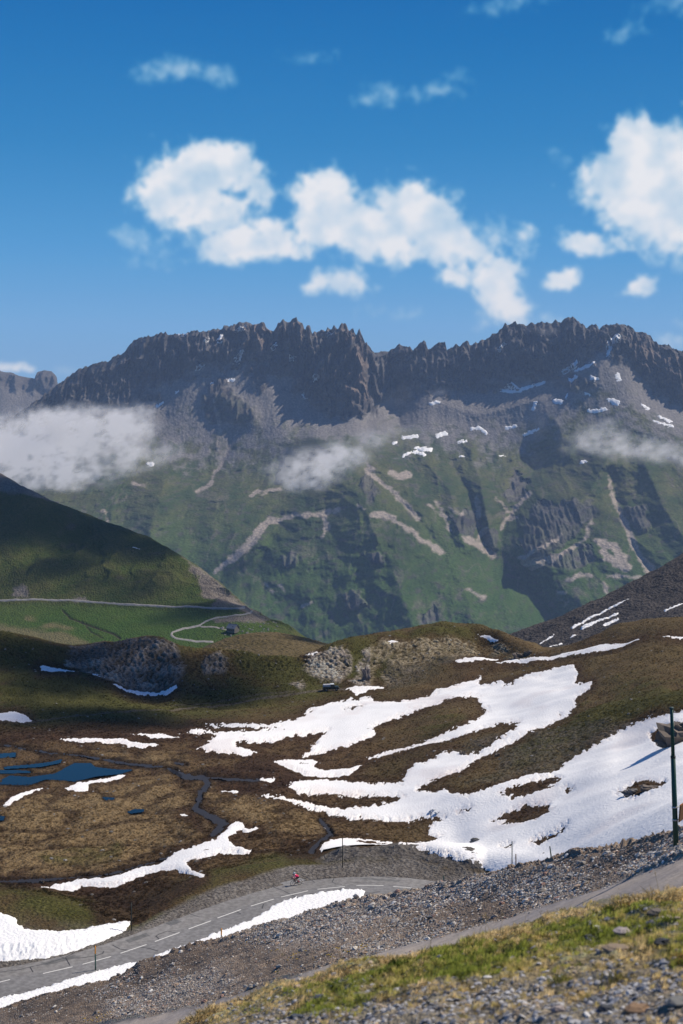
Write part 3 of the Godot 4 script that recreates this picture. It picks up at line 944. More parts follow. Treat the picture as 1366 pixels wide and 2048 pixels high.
func side_slopes():
	# the grassy shoulder with the old road on the left
	var s := make_sheet([
		[[-120, 960, 0, 1000, 300, 1130, 520, 1260, 640, 1300], [0, 1850, 640, 1650]],
		[[-120, 880, -60, 912, 0, 945, 40, 970, 100, 1000, 150, 1020, 200, 1038, 260, 1060, 300, 1075, 350, 1104, 400, 1134, 440, 1165, 480, 1200, 505, 1220, 520, 1229, 540, 1240, 560, 1243, 580, 1252, 605, 1270, 640, 1290], [-120, 1720, 0, 1650, 200, 1600, 400, 1480, 500, 1400, 640, 1330]],
		[[-120, 1060, 0, 1070, 200, 1110, 350, 1150, 430, 1185, 480, 1208, 520, 1236, 560, 1252, 640, 1293], [-120, 1560, 0, 1530, 200, 1500, 400, 1430, 500, 1380, 640, 1315]],
		[[-120, 1196, 0, 1195, 165, 1197, 330, 1207, 470, 1213, 520, 1240, 600, 1275, 640, 1296], [-120, 1440, 0, 1430, 300, 1400, 500, 1355, 640, 1300]],
		[[-120, 1210, 0, 1209, 165, 1211, 330, 1220, 470, 1226, 520, 1246, 600, 1280, 640, 1299], [-120, 1428, 0, 1418, 300, 1390, 500, 1345, 640, 1290]],
		[[0, 1310, 640, 1310], [0, 1270, 640, 1260]]], -110, 640, 380, [4, 70, 80, 12, 80], 1)
	var scree := Field.new(-110, 860, 660, 1320, 3.0, -16.0)
	for q in [[360, 1112, 400, 1134, 440, 1165, 480, 1198, 520, 1229, 545, 1245, 520, 1240, 470, 1213, 440, 1203, 415, 1190, 400, 1165, 380, 1135], [-110, 890, -60, 905, 0, 938, 40, 965, 100, 998, 130, 1015, 60, 1000, 0, 985, -110, 960], [20, 1180, 50, 1176, 60, 1197, 25, 1197], [150, 1197, 170, 1194, 175, 1203, 150, 1203], [430, 1205, 500, 1208, 512, 1219, 480, 1215, 420, 1213], [430, 1236, 520, 1232, 540, 1245, 500, 1243, 440, 1243]]: scree.add_poly(q, 16.0)
	var dry := Field.new(-110, 860, 660, 1320, 3.0, -16.0)
	for q in [[-110, 1250, 0, 1250, 60, 1258, 130, 1268, 180, 1285, 100, 1290, -110, 1290], [60, 1240, 120, 1245, 150, 1255, 100, 1252]]: dry.add_poly(q, 16.0)
	var brook := Field.new(-110, 860, 660, 1320, 2.0, -10.0)
	brook.add_stroke([125, 1220, 140, 1235, 160, 1242, 195, 1255, 225, 1265, 240, 1275], 1.0, 1.5, 6.0)
	brook.add_stroke([170, 1250, 180, 1262, 205, 1275], 0.6, 0.6, 6.0)
	var big := noise(0.006, 4, 31)
	var mid := noise(0.03, 4, 32)
	var fine := noise(0.16, 3, 33)
	var rid := noise(1.0, 3, 34, true)
	for j in s.nv:
		var t := s.tt[j]
		for i in s.nu:
			var k := j * s.nu + i
			var p := s.base[k]
			var x := s.px[i]
			var r := s.row[k]
			var b := big.get_noise_2d(p.x, p.z)
			var m := mid.get_noise_3d(p.x, p.y, p.z)
			var f := fine.get_noise_2d(p.x, p.z)
			var gul := rid.get_noise_2d(p.x * 0.011 + b, p.z * 0.003)
			var sc := sm(-4.0, 4.0, scree.at(x + m * 10.0, r + b * 8.0) + f * 5.0 + m * 6.0)
			var steep := sm(2.9, 2.4, t) * sm(1.0, 1.3, t)
			p.y += b * 6.0 * sm(1.0, 1.6, t) * sm(3.0, 2.5, t) + m * 1.3 + f * 0.35 + gul * 5.0 * steep
			var br := brook.at(x + m * 4.0, r + b * 3.0)
			if br > -3.0: p.y -= 1.2 * sm(-2.0, 0.5, br)
			s.pos[k] = p
			var c := Color(0.052, 0.078, 0.018).lerp(Color(0.098, 0.098, 0.034), clampf(0.42 + b * 0.9 + m * 0.7 + f * 0.4, 0.0, 1.0))
			c = c.lerp(Color(0.050, 0.108, 0.020), sm(3.6, 4.3, t + m * 0.4) * 0.6)
			c = c.lerp(Color(0.19, 0.155, 0.085), sm(-6.0, 4.0, dry.at(x + m * 20.0, r + b * 8.0) + m * 9.0) * 0.75)
			c = c.lerp(Color(0.11, 0.09, 0.075), sm(0.2, 0.5, m * 0.7 - b * 0.4) * steep * 0.5)
			c = c.lerp(Color(0.235, 0.205, 0.175).lerp(Color(0.15, 0.13, 0.115), clampf(0.4 + f + m, 0.0, 1.0)), sc)
			if br > -3.0: c = c.lerp(Color(0.045, 0.036, 0.026), sm(-1.5, 0.5, br))
			s.col[k] = c * 2.7
	s.nor = sheet_normals(s, s.pos)
	var hs := obj("hillside", grid_mesh(s.pos, s.nor, s.col, s.nu, s.nv), M.slope)
	tag(hs, "green grassy shoulder with pale scree along its edge", "hillside", "", "structure")
	var rf := Field.new(-112, 1180, 560, 1300, 1.0, -8.0)
	for q in FAR_ROAD: rf.add_stroke(q.slice(2), q[0] * 0.62, q[1] * 0.62, 6.0)
	tag(obj("mountain_road", overlay(s, rf, 60, s.nv - 1, 0.3, 0.35, 0.6, 0.8, Color(0.42, 0.40, 0.38), noise(0.05, 2, 35), 0.08), M.asphalt), "pale road with hairpins crossing the green hillside", "road", "", "structure")
	var rb := Field.new(390, 1240, 470, 1270, 1.0, -8.0)
	rb.add_stroke([402, 1253, 425, 1254, 440, 1256, 456, 1260], 1.4, 0.9, 6.0)
	tag(obj("driveway", overlay(s, rb, 60, s.nv - 1, 0.2, 0.35, 0.5, 0.8, Color(0.42, 0.39, 0.36), noise(0.05, 2, 36)), M.asphalt), "short drive from the hairpin road to the stone house", "driveway", "", "structure")
	M.hill_sheet = s
	var hsn := Field.new(255, 1090, 290, 1115, 1.0, -6.0)
	hsn.add_stroke([266, 1102, 280, 1104], 1.2, 0.8, 6.0)
	tag(obj("snow_patch", overlay(s, hsn, 10, s.nv - 1, 0.5, 0.5, 0.8, 0.3, SNOW_WHITE, noise(0.09, 3, 37)), M.snow), "single tiny snow remnant high on the shaded green shoulder", "snow patch", "old snow patches")
	# pale boulders round the house
	var bm := rock_mesh(77, 0.7)
	var br2 := RandomNumberGenerator.new()
	br2.seed = 8
	for k in 60:
		var x := br2.randf_range(440, 596)
		var y := br2.randf_range(1240, 1272)
		if x > 448 and x < 484 and y > 1240 and y < 1265: continue
		var b := obj("boulder", bm, M.stone)
		b.position = drop(s, x, y)
		b.scale = Vector3.ONE * br2.randf_range(0.5, 1.4)
		b.rotation.y = br2.randf() * TAU
		tag(b, "pale limestone boulder scattered in the grass around the stone house", "boulder", "pale boulders around the stone house")

	# the dark scree slope on the right
	var q := make_sheet([
		[[980, 1330, 1500, 1100], [0, 1250]],
		[[980, 1288, 1000, 1277, 1040, 1262, 1100, 1240, 1150, 1219, 1200, 1196, 1250, 1171, 1300, 1145, 1366, 1107, 1430, 1068, 1500, 1025], [980, 1010, 1366, 1080, 1500, 1100]],
		[[980, 1300, 1100, 1270, 1366, 1200, 1500, 1170], [980, 980, 1366, 960, 1500, 960]],
		[[980, 1330, 1366, 1310, 1500, 1310], [980, 930, 1366, 800, 1500, 780]]], 980, 1490, 260, [4, 70, 70], 1)
	var scree2 := noise(0.05, 4, 41)
	var rub := noise(0.4, 3, 42)
	for j in q.nv:
		for i in q.nu:
			var k := j * q.nu + i
			var p := q.base[k]
			var a := scree2.get_noise_3d(p.x, p.y, p.z)
			var f := rub.get_noise_3d(p.x, p.y, p.z)
			p.y += a * 1.8 + f * 0.9
			q.pos[k] = p
			q.col[k] = Color(0.062, 0.058, 0.060).lerp(Color(0.118, 0.105, 0.098), clampf(0.4 + a * 0.8 + f * 0.5, 0.0, 1.0)) * 2.3
	q.nor = sheet_normals(q, q.pos)
	tag(obj("scree_slope", grid_mesh(q.pos, q.nor, q.col, q.nu, q.nv), M.slope), "dark grey rubble slope with thin snow streaks", "scree slope", "", "structure")
	for aa in [["longest thin snow streak running down the dark rubble slope", [2.0, 1.0, 1145, 1257, 1180, 1237, 1215, 1218, 1258, 1198]], ["broad snow streak under the longest one on the rubble slope", [3.0, 1.2, 1165, 1257, 1195, 1243, 1236, 1227]], ["short snow dash at the lower end of the broad streak", [1.6, 1.0, 1207, 1250, 1238, 1237]], ["slanting snow dash where the rubble slope meets the round mound", [1.5, 1.0, 1080, 1287, 1108, 1270]], ["lone snow dash high on the dark rubble slope", [1.5, 1.0, 1330, 1221, 1366, 1206]], ["tiny snow crumb at the foot of the rubble slope", [1.4, 0.8, 1140, 1276, 1156, 1270]], ["flat snow patch just above the brown crest on the rubble slope", [1.8, 1.0, 1190, 1276, 1222, 1266]], ["snow dash beside the thin band on the rubble foot", [1.2, 0.8, 1098, 1296, 1125, 1286]]]:
		var a: Array = aa[1]
		var fa := Field.new(box_of([a.slice(2)])[0] - 10, box_of([a.slice(2)])[1] - 10, box_of([a.slice(2)])[2] + 10, box_of([a.slice(2)])[3] + 10, 1.0, -6.0)
		fa.add_stroke(a.slice(2), a[0], a[1], 6.0)
		tag(obj("snow_patch", overlay(q, fa, 4, q.nv - 1, 1.2, 0.4, 0.9, 0.3, SNOW_WHITE, noise(0.08, 3, 43)), M.snow), aa[0], "snow patch", "snow streaks on the dark rubble slope")

	# the rounded brown hill in the middle distance
	var h := make_sheet([
		[[380, 1330, 720, 1330], [0, 800]],
		[[380, 1310, 400, 1298, 420, 1288, 450, 1277, 480, 1269, 510, 1266, 540, 1265, 570, 1267, 610, 1274, 640, 1284, 665, 1292, 720, 1305], [380, 660, 540, 690, 720, 660]],
		[[380, 1330, 540, 1300, 720, 1330], [0, 600]],
		[[380, 1370, 720, 1370], [0, 520]]], 380, 720, 150, [4, 50, 24], 1)
	for j in h.nv:
		for i in h.nu:
			var k := j * h.nu + i
			var p := h.base[k]
			var a := mid.get_noise_2d(p.x * 1.5, p.z * 1.5)
			var f := fine.get_noise_2d(p.x * 2.0, p.z * 2.0)
			p.y += a * 0.6 + f * 0.3
			h.pos[k] = p
			h.col[k] = Color(0.105, 0.082, 0.035).lerp(Color(0.15, 0.115, 0.06), clampf(0.5 + a + f * 0.6, 0.0, 1.0)) * 2.5
	h.nor = sheet_normals(h, h.pos)
	tag(obj("hill", grid_mesh(h.pos, h.nor, h.col, h.nu, h.nv), M.slope), "smooth rounded brown hill in front of the hairpin road", "hill", "", "structure")

# ------------------------------------------------------------------ the valley: ridge, bog, snowy slope, the bench that carries the road
const ROAD_Y := -57.9
const SNOW_MAIN := [410, 1452, 470, 1447, 540, 1446, 590, 1437, 620, 1420, 660, 1406, 700, 1400, 740, 1395, 752, 1407, 800, 1405, 840, 1392, 880, 1372, 930, 1352, 965, 1345, 956, 1358, 962, 1366, 1015, 1367, 1005, 1378, 1045, 1364, 1110, 1348, 1147, 1341, 1156, 1348, 1150, 1368, 1185, 1367, 1180, 1378, 1153, 1394, 1152, 1408, 1128, 1432, 1095, 1452, 1060, 1468, 1020, 1488, 985, 1505, 960, 1515, 925, 1540, 905, 1548, 880, 1558, 840, 1575, 832, 1585, 870, 1588, 890, 1582, 905, 1595, 925, 1598,
	960, 1590, 1010, 1570, 1060, 1550, 1100, 1545, 1118, 1535, 1125, 1525, 1150, 1512, 1190, 1490, 1230, 1468, 1270, 1448, 1310, 1435, 1340, 1428, 1460, 1405, 1460, 1720, 1100, 1760, 1000, 1760, 960, 1732, 900, 1712, 860, 1705, 800, 1692, 813, 1683, 868, 1675, 883, 1665, 856, 1662, 860, 1645, 890, 1630, 848, 1632, 823, 1637, 778, 1640, 720, 1637, 683, 1632, 640, 1622, 600, 1610, 560, 1598, 515, 1590, 560, 1592, 610, 1603, 650, 1614, 690, 1618, 740, 1612, 785, 1606, 808, 1595,
	740, 1590, 700, 1592, 640, 1589, 600, 1584, 570, 1576, 585, 1563, 620, 1560, 683, 1562, 740, 1569, 773, 1567, 798, 1570, 823, 1540, 828, 1530, 848, 1530, 883, 1510, 918, 1505, 923, 1510, 938, 1512, 983, 1495, 1003, 1480, 1028, 1460, 1040, 1438, 988, 1448, 923, 1472, 848, 1492, 783, 1511, 728, 1521, 745, 1511, 783, 1499, 828, 1488, 860, 1475, 930, 1447, 965, 1427, 975, 1416, 962, 1412, 960, 1393, 945, 1388, 900, 1395, 850, 1415, 770, 1445, 745, 1455, 752, 1468, 713, 1485, 683, 1497, 650, 1503, 605, 1512, 620, 1500, 640, 1475, 655, 1463, 590, 1470, 550, 1482, 500, 1485, 478, 1480, 468, 1487, 485, 1497, 520, 1505, 495, 1512, 450, 1507, 425, 1502, 395, 1495, 418, 1484, 432, 1470, 415, 1464, 360, 1467, 385, 1460, 440, 1463, 500, 1462, 560, 1455, 480, 1454]
const SNOW_CUTS := [
	[983, 1640, 1003, 1627, 1033, 1615, 1053, 1606, 1100, 1607, 1098, 1620, 1105, 1625, 1098, 1637, 1073, 1650, 1048, 1650, 1028, 1652, 1003, 1655, 1002, 1647, 1013, 1637, 993, 1635], [998, 1592, 1033, 1577, 1063, 1567, 1108, 1552, 1123, 1560, 1108, 1572, 1078, 1582, 1053, 1590, 1018, 1596, 1028, 1587],
	[1230, 1595, 1253, 1585, 1273, 1570, 1328, 1565, 1326, 1572, 1283, 1587, 1268, 1595, 1250, 1600, 1248, 1592], [1058, 1695, 1083, 1682, 1118, 1667, 1133, 1655, 1131, 1665, 1103, 1682, 1078, 1692], [916, 1622, 926, 1616, 938, 1615, 930, 1621], [1126, 1580, 1136, 1577, 1146, 1579, 1136, 1584], [1000, 1708, 1016, 1702, 1022, 1704, 1006, 1710], [1300, 1470, 1312, 1456, 1340, 1448, 1420, 1440, 1460, 1445, 1460, 1492, 1400, 1490, 1330, 1494, 1310, 1486],
	[686, 1420, 720, 1412, 730, 1414, 700, 1420], [720, 1560, 730, 1557, 736, 1560, 726, 1563], [1118, 1425, 1124, 1424, 1126, 1428, 1120, 1429], [810, 1400, 840, 1390, 860, 1386, 830, 1398]]
const SNOW_SMALL := [
	["long snow tongue winding across the brown bog", [62, 1778, 110, 1768, 200, 1757, 260, 1742, 320, 1725, 355, 1700, 400, 1690, 430, 1680, 455, 1655, 470, 1642, 485, 1645, 490, 1655, 523, 1655, 500, 1662, 470, 1665, 455, 1675, 465, 1690, 503, 1697, 498, 1703, 440, 1703, 400, 1715, 372, 1725, 385, 1740, 411, 1750, 405, 1756, 385, 1748, 350, 1738, 330, 1740, 290, 1748, 245, 1765, 210, 1772, 160, 1772, 145, 1785, 130, 1780, 100, 1775], [[472, 1660, 485, 1654, 486, 1664, 475, 1668]]],
	["snow patch beside the gravel spoil heap and stream mouth", [645, 1690, 660, 1680, 700, 1675, 740, 1677, 790, 1684, 810, 1692, 760, 1698, 715, 1700, 690, 1705, 660, 1712, 640, 1727, 628, 1730, 645, 1712, 640, 1700], [[708, 1679, 740, 1680, 795, 1688, 780, 1692, 730, 1686]]],
	["snow patch between brown tussocks above the stream fork", [545, 1522, 590, 1519, 625, 1517, 636, 1521, 628, 1535, 650, 1540, 700, 1535, 727, 1527, 700, 1547, 683, 1551, 640, 1553, 610, 1548, 580, 1535], []],
	["snow lobe at the shore of the blue pond", [128, 1577, 155, 1565, 180, 1563, 200, 1556, 235, 1549, 252, 1548, 245, 1555, 205, 1563, 178, 1568, 172, 1583, 150, 1586, 140, 1580], []],
	["narrow curved snow strip in the bog below the pond", [5, 1610, 25, 1592, 55, 1580, 92, 1573, 60, 1585, 40, 1597, 15, 1612], []],
	["thin dirty snow strip on the dark peat flat", [120, 1477, 165, 1476, 240, 1477, 265, 1482, 318, 1490, 290, 1494, 255, 1492, 240, 1484, 170, 1483], []],
	["sliver of snow between peat flat and main snowfield", [260, 1468, 320, 1468, 365, 1474, 345, 1478, 300, 1473], []],
	["snow patch where the farm track meets the peat", [-90, 1427, 0, 1425, 30, 1421, 45, 1425, 65, 1438, 30, 1441, -90, 1443], []],
	["wedge of snow lying under the shaded grey crag", [80, 1336, 90, 1334, 110, 1341, 152, 1345, 148, 1348, 105, 1347, 82, 1348], []],
	["hair-thin snow line between wedge and crescent", [185, 1351, 212, 1358, 210, 1360, 186, 1353], []],
	["crescent of snow at the foot of the shaded hollow", [220, 1365, 250, 1378, 285, 1384, 315, 1383, 340, 1372, 355, 1365, 353, 1372, 335, 1385, 300, 1389, 265, 1387, 240, 1378], []],
	["snow patch beside the parked pickup", [690, 1379, 720, 1375, 770, 1368, 765, 1372, 735, 1380, 712, 1391, 705, 1383], []],
	["tiny snow patch on the lip of the eroded mound", [770, 1285, 785, 1282, 798, 1284, 785, 1289], []],
	["slanting snow patch high on the rounded mound", [953, 1265, 975, 1269, 998, 1277, 990, 1281, 970, 1275], []],
	["snow strip in the dip behind the rocky knob", [910, 1328, 930, 1322, 1000, 1317, 985, 1324, 920, 1331], []],
	["long thin snow band under the crest of the brown hill", [985, 1333, 1030, 1320, 1100, 1308, 1150, 1294, 1200, 1281, 1290, 1277, 1240, 1288, 1190, 1297, 1120, 1311, 1050, 1323, 1000, 1331], []],
	["thin snow line on the crest of the brown hill", [1320, 1279, 1460, 1278, 1460, 1282, 1330, 1282], []],
	["small snow streak on the ridge beside the pale cliff", [606, 1314, 635, 1306, 640, 1308, 618, 1314], []],
	["crumb of snow by the side channel", [438, 1578, 480, 1579, 472, 1583, 450, 1581], []],
	["scrap of snow at the end of the side channel", [512, 1558, 530, 1555, 551, 1557, 540, 1563], []],
	["snow crumb beside the bend of the stream", [360, 1628, 370, 1626, 377, 1630, 368, 1632], []]]
const SNOW_ROAD := [
	["broad snowbank between the road verge and the grassy hummock", [-90, 1828, 0, 1826, 30, 1835, 35, 1848, 50, 1858, 110, 1862, 160, 1860, 200, 1850, 262, 1842, 250, 1862, 200, 1885, 140, 1905, 80, 1918, 0, 1922, -90, 1925], 0.05, 0.9],
	["rounded snowbank along the inner side of the road bend", [290, 1922, 370, 1893, 440, 1864, 500, 1841, 540, 1815, 590, 1796, 640, 1787, 690, 1780, 725, 1781, 748, 1792, 730, 1850, 560, 1950, 400, 1960, 300, 1960], 0.07, 1.3],
	["long snow ribbon under the gravel embankment edge", [-90, 2016, 0, 1996, 50, 1985, 100, 1971, 150, 1953, 200, 1941, 250, 1926, 300, 1916, 345, 1903, 400, 1890, 440, 1900, 360, 1990, 200, 2060, -90, 2100], 0.05, 0.7],
	["sliver of snow between the road and the layby", [-90, 1970, 0, 1963, 60, 1954, 69, 1955, 40, 1960, 0, 1967, -90, 1976], 0.03, 0.25]]
const PONDS := [
	["dark blue bog pond with an indented grassy shore", [-90, 1566, 0, 1562, 20, 1552, 60, 1555, 110, 1548, 150, 1527, 180, 1527, 190, 1535, 235, 1540, 262, 1540, 240, 1547, 190, 1552, 150, 1562, 130, 1560, 90, 1558, 55, 1570, 15, 1568, -90, 1570]],
	["narrow blue pool above the main pond", [8, 1534, 60, 1530, 100, 1525, 122, 1520, 120, 1525, 80, 1533, 10, 1537]], ["small blue pool at the edge of the peat flat", [-90, 1508, 0, 1508, 30, 1506, 30, 1513, 0, 1515, -90, 1516]],
	["tiny blue pool alone in the brown grass", [256, 1624, 270, 1619, 287, 1619, 285, 1623, 262, 1626]], ["smallest dark puddle near the main pond", [205, 1595, 228, 1596, 226, 1599, 210, 1600]], ["dark pool beside the curved snow strip", [-90, 1630, 0, 1632, 8, 1634, 6, 1640, -90, 1641]], ["slim blue pool between two grassy tongues", [-60, 1541, 20, 1541, 60, 1542, 62, 1545, 10, 1546, -60, 1546]]]
const STREAMS := [
	["shallow brook along the far edge of the bog", [[1.5, 2.6, -90, 1480, 0, 1487, 60, 1497, 100, 1505, 170, 1510, 220, 1520, 280, 1528, 330, 1532, 350, 1542, 362, 1550]]],
	["winding stream through the middle of the bog", [[5, 6, 348, 1540, 370, 1551, 408, 1553, 416, 1566, 402, 1583, 396, 1603, 390, 1616], [6, 8, 390, 1616, 418, 1630, 448, 1644, 436, 1656, 426, 1668]]],
	["straight side channel draining to the winding stream", [[2, 4, 408, 1552, 460, 1557, 515, 1560], [2, 3, 350, 1524, 372, 1528]]],
	["stony stream below the snow bridge", [[4, 6, 640, 1638, 655, 1655, 662, 1668, 642, 1680, 622, 1700]]],
	["wet ditch beside the long snow tongue", [[2, 3, 355, 1704, 300, 1724, 200, 1750, 60, 1758, -90, 1764]]]]

func valley():
	var verge_rows := [-120, 1930, 0, 1926, 130, 1906, 260, 1866, 330, 1832, 400, 1800, 470, 1775, 550, 1752, 620, 1738, 680, 1735, 740, 1738, 800, 1747, 900, 1766]
	var verge_d := []
	for k in verge_rows.size() / 2: verge_d.append_array([verge_rows[k * 2], -on_plane(verge_rows[k * 2], verge_rows[k * 2 + 1], ROAD_Y).z])
	verge_d.append_array([960, 175, 1030, 168, 1100, 158, 1230, 134, 1366, 110, 1500, 98])
	verge_rows.append_array([960, 1775, 1030, 1780, 1100, 1768, 1500, 1740])
	var near_d: float = -on_plane(683, 2100, ROAD_Y).z
	var s := make_sheet([
		[[-120, 1300, 0, 1300, 300, 1310, 560, 1350, 880, 1300, 1090, 1330, 1500, 1290], [-120, 500, 560, 480, 880, 540, 1500, 500]],
		[[-120, 1258, -60, 1262, 0, 1265, 60, 1272, 110, 1285, 150, 1290, 190, 1284, 210, 1280, 232, 1281, 265, 1274, 290, 1269, 315, 1270, 340, 1281, 362, 1291, 390, 1297, 430, 1297, 470, 1303, 500, 1311, 535, 1317, 560, 1316, 590, 1318, 605, 1313, 630, 1302, 660, 1290, 700, 1277, 740, 1265, 790, 1253, 840, 1245, 880, 1242, 920, 1244, 960, 1250, 1000, 1262, 1040, 1278, 1075, 1290, 1100, 1294, 1140, 1287, 1200, 1270, 1240, 1255, 1290, 1246, 1366, 1240, 1420, 1236, 1500, 1230],
			[-120, 432, 0, 430, 260, 434, 400, 425, 550, 430, 680, 440, 800, 455, 950, 460, 1040, 440, 1100, 425, 1230, 420, 1366, 410, 1500, 405]],
		[[-120, 1340, 0, 1340, 130, 1345, 200, 1358, 260, 1380, 310, 1386, 350, 1366, 400, 1360, 480, 1355, 550, 1350, 620, 1345, 700, 1345, 800, 1318, 950, 1300, 1100, 1318, 1230, 1300, 1366, 1290, 1500, 1285], [-120, 402, 0, 400, 130, 401, 260, 394, 310, 393, 400, 405, 550, 418, 680, 420, 800, 430, 950, 440, 1100, 402, 1230, 380, 1366, 360, 1500, 350]],
		[[-120, 1441, 0, 1440, 130, 1434, 260, 1427, 400, 1408, 550, 1392, 620, 1385, 680, 1382, 760, 1373, 850, 1350, 950, 1328, 1100, 1345, 1230, 1340, 1366, 1330, 1500, 1325], [-120, 344, 0, 345, 130, 352, 260, 360, 400, 385, 550, 398, 680, 404, 800, 408, 950, 420, 1100, 380, 1230, 340, 1366, 320, 1500, 310]],
		[[-120, 1480, 400, 1480, 550, 1470, 680, 1440, 800, 1430, 950, 1400, 1100, 1400, 1230, 1400, 1366, 1390, 1500, 1385], [-120, 322, 400, 322, 550, 330, 680, 350, 800, 350, 950, 350, 1100, 320, 1230, 290, 1366, 265, 1500, 252]],
		[[-120, 1600, 550, 1600, 680, 1560, 800, 1530, 950, 1500, 1100, 1480, 1230, 1480, 1366, 1450, 1500, 1440], [-120, 258, 260, 258, 400, 255, 550, 252, 680, 275, 800, 285, 950, 282, 1100, 275, 1230, 252, 1366, 236, 1500, 225]],
		[[-120, 1703, 130, 1700, 260, 1720, 400, 1690, 550, 1670, 680, 1640, 800, 1620, 950, 1600, 1100, 1580, 1230, 1570, 1366, 1540, 1500, 1525], [-120, 220, 130, 220, 260, 210, 400, 214, 550, 218, 680, 235, 800, 240, 950, 232, 1100, 222, 1230, 200, 1366, 186, 1500, 172]],
		[[-120, 1793, 0, 1793, 130, 1800, 260, 1790, 400, 1745, 550, 1710, 680, 1690, 800, 1690, 900, 1697, 960, 1700, 1030, 1692, 1100, 1680, 1230, 1660, 1366, 1630, 1500, 1610], [-120, 187, 0, 187, 130, 185, 260, 185, 400, 188, 550, 197, 680, 204, 800, 208, 900, 206, 960, 198, 1030, 191, 1100, 183, 1230, 160, 1366, 140, 1500, 126]],
		[[-120, 1766, 0, 1768, 60, 1773, 110, 1786, 160, 1806, 210, 1826, 260, 1842, 330, 1808, 400, 1772, 470, 1750, 550, 1728, 620, 1722, 650, 1716, 680, 1706, 720, 1698, 760, 1695, 800, 1691, 828, 1698, 870, 1699, 920, 1706, 950, 1718, 975, 1730, 1100, 1730, 1230, 1710, 1366, 1690, 1500, 1680], [-120, 175, 0, 175, 130, 171, 260, 163.4, 330, 169.2, 400, 175.8, 470, 180.1, 550, 184.6, 680, 189.5, 800, 192, 900, 187, 960, 182, 1030, 176, 1100, 167, 1230, 143, 1366, 120, 1500, 108]],
		[verge_rows, verge_d],
		[[-120, 2100, 1500, 2100], [-120, near_d, 950, near_d, 1100, 125, 1230, 110, 1366, 92, 1500, 84]]],
		-100, 1470, 600, [6, 60, 64, 60, 90, 90, 60, 34, 54, 60], 1)
	var wet := Field.new(-110, 1470, 700, 1780, 2.0, -14.0)
	for a in STREAMS:
		for b in a[1]: wet.add_stroke(b.slice(2), b[0] * 0.8, b[1] * 0.8, 12.0)
	var pool := Field.new(-110, 1490, 320, 1650, 2.0, -14.0)
	for a in PONDS: pool.add_poly(a[1], 14.0)
	var rock := Field.new(-110, 1240, 1480, 1600, 3.0, -16.0)
	for a in [[150, 1292, 190, 1285, 260, 1278, 300, 1275, 345, 1285, 360, 1310, 370, 1345, 350, 1362, 310, 1382, 265, 1382, 235, 1370, 190, 1352, 140, 1335, 135, 1310], [405, 1310, 440, 1305, 455, 1320, 450, 1345, 410, 1345], [610, 1320, 640, 1305, 690, 1298, 705, 1320, 700, 1350, 680, 1368, 640, 1365, 605, 1345], [718, 1340, 726, 1325, 745, 1328, 748, 1355, 740, 1372, 708, 1372],
		[735, 1300, 770, 1288, 800, 1286, 830, 1280, 900, 1275, 950, 1290, 960, 1310, 900, 1325, 850, 1330, 815, 1345, 790, 1366, 760, 1370, 770, 1340, 785, 1310, 740, 1345, 722, 1350], [1015, 1318, 1025, 1306, 1045, 1300, 1060, 1306, 1050, 1318, 1030, 1322], [590, 1370, 600, 1364, 612, 1372, 600, 1380], [985, 1285, 1020, 1288, 1010, 1302, 980, 1312]]: rock.add_poly(a, 16.0)
	var crag := Field.new(-110, 1240, 1480, 1760, 3.0, -16.0)   # broken ground: the dark ridge between the snowfields
	for a in [[1010, 1500, 1090, 1470, 1170, 1450, 1250, 1445, 1270, 1450, 1190, 1490, 1130, 1520, 1100, 1543, 1040, 1545, 990, 1530], [910, 1512, 925, 1498, 960, 1490, 1000, 1475, 980, 1495, 940, 1510, 920, 1514], [770, 1330, 860, 1330, 910, 1325, 860, 1345, 780, 1370], [1100, 1300, 1140, 1290, 1160, 1300, 1120, 1310], [245, 1500, 250, 1500, 250, 1505], [930, 1570, 1000, 1540, 1040, 1540, 1000, 1565]]: crag.add_poly(a, 16.0)
	var green := Field.new(-110, 1240, 1480, 1900, 4.0, -40.0)
	for a in [[100, 1715, 160, 1705, 240, 1695, 235, 1705, 170, 1720], [0, 1365, 120, 1365, 220, 1395, 330, 1400, 450, 1360, 560, 1370, 620, 1350, 640, 1385, 560, 1400, 420, 1420, 200, 1440, 0, 1450], [1150, 1420, 1250, 1380, 1366, 1370, 1450, 1370, 1450, 1420, 1300, 1425, 1190, 1470, 1100, 1500, 1060, 1500], [660, 1310, 700, 1300, 735, 1295, 740, 1330, 720, 1370, 690, 1372], [745, 1310, 785, 1310, 780, 1345, 755, 1370, 745, 1350], [0, 1770, 80, 1780, 160, 1810, 220, 1840, 120, 1850, 40, 1800], [860, 1240, 960, 1252, 1000, 1270, 920, 1275, 830, 1272, 760, 1280, 820, 1255], [1020, 1490, 1090, 1470, 1110, 1500, 1040, 1520], [870, 1440, 930, 1430, 900, 1460, 840, 1478]]: green.add_poly(a, 40.0)
	var tan := Field.new(-110, 1500, 720, 1800, 4.0, -40.0)
	for a in [[20, 1600, 200, 1570, 330, 1560, 380, 1600, 370, 1640, 410, 1660, 330, 1700, 200, 1735, 0, 1750, 0, 1620], [420, 1590, 500, 1590, 640, 1635, 645, 1665, 560, 1650, 500, 1640, 440, 1625], [200, 1510, 370, 1520, 330, 1530, 220, 1515]]: tan.add_poly(a, 40.0)
	var peat := Field.new(-110, 1440, 900, 1800, 4.0, -30.0)
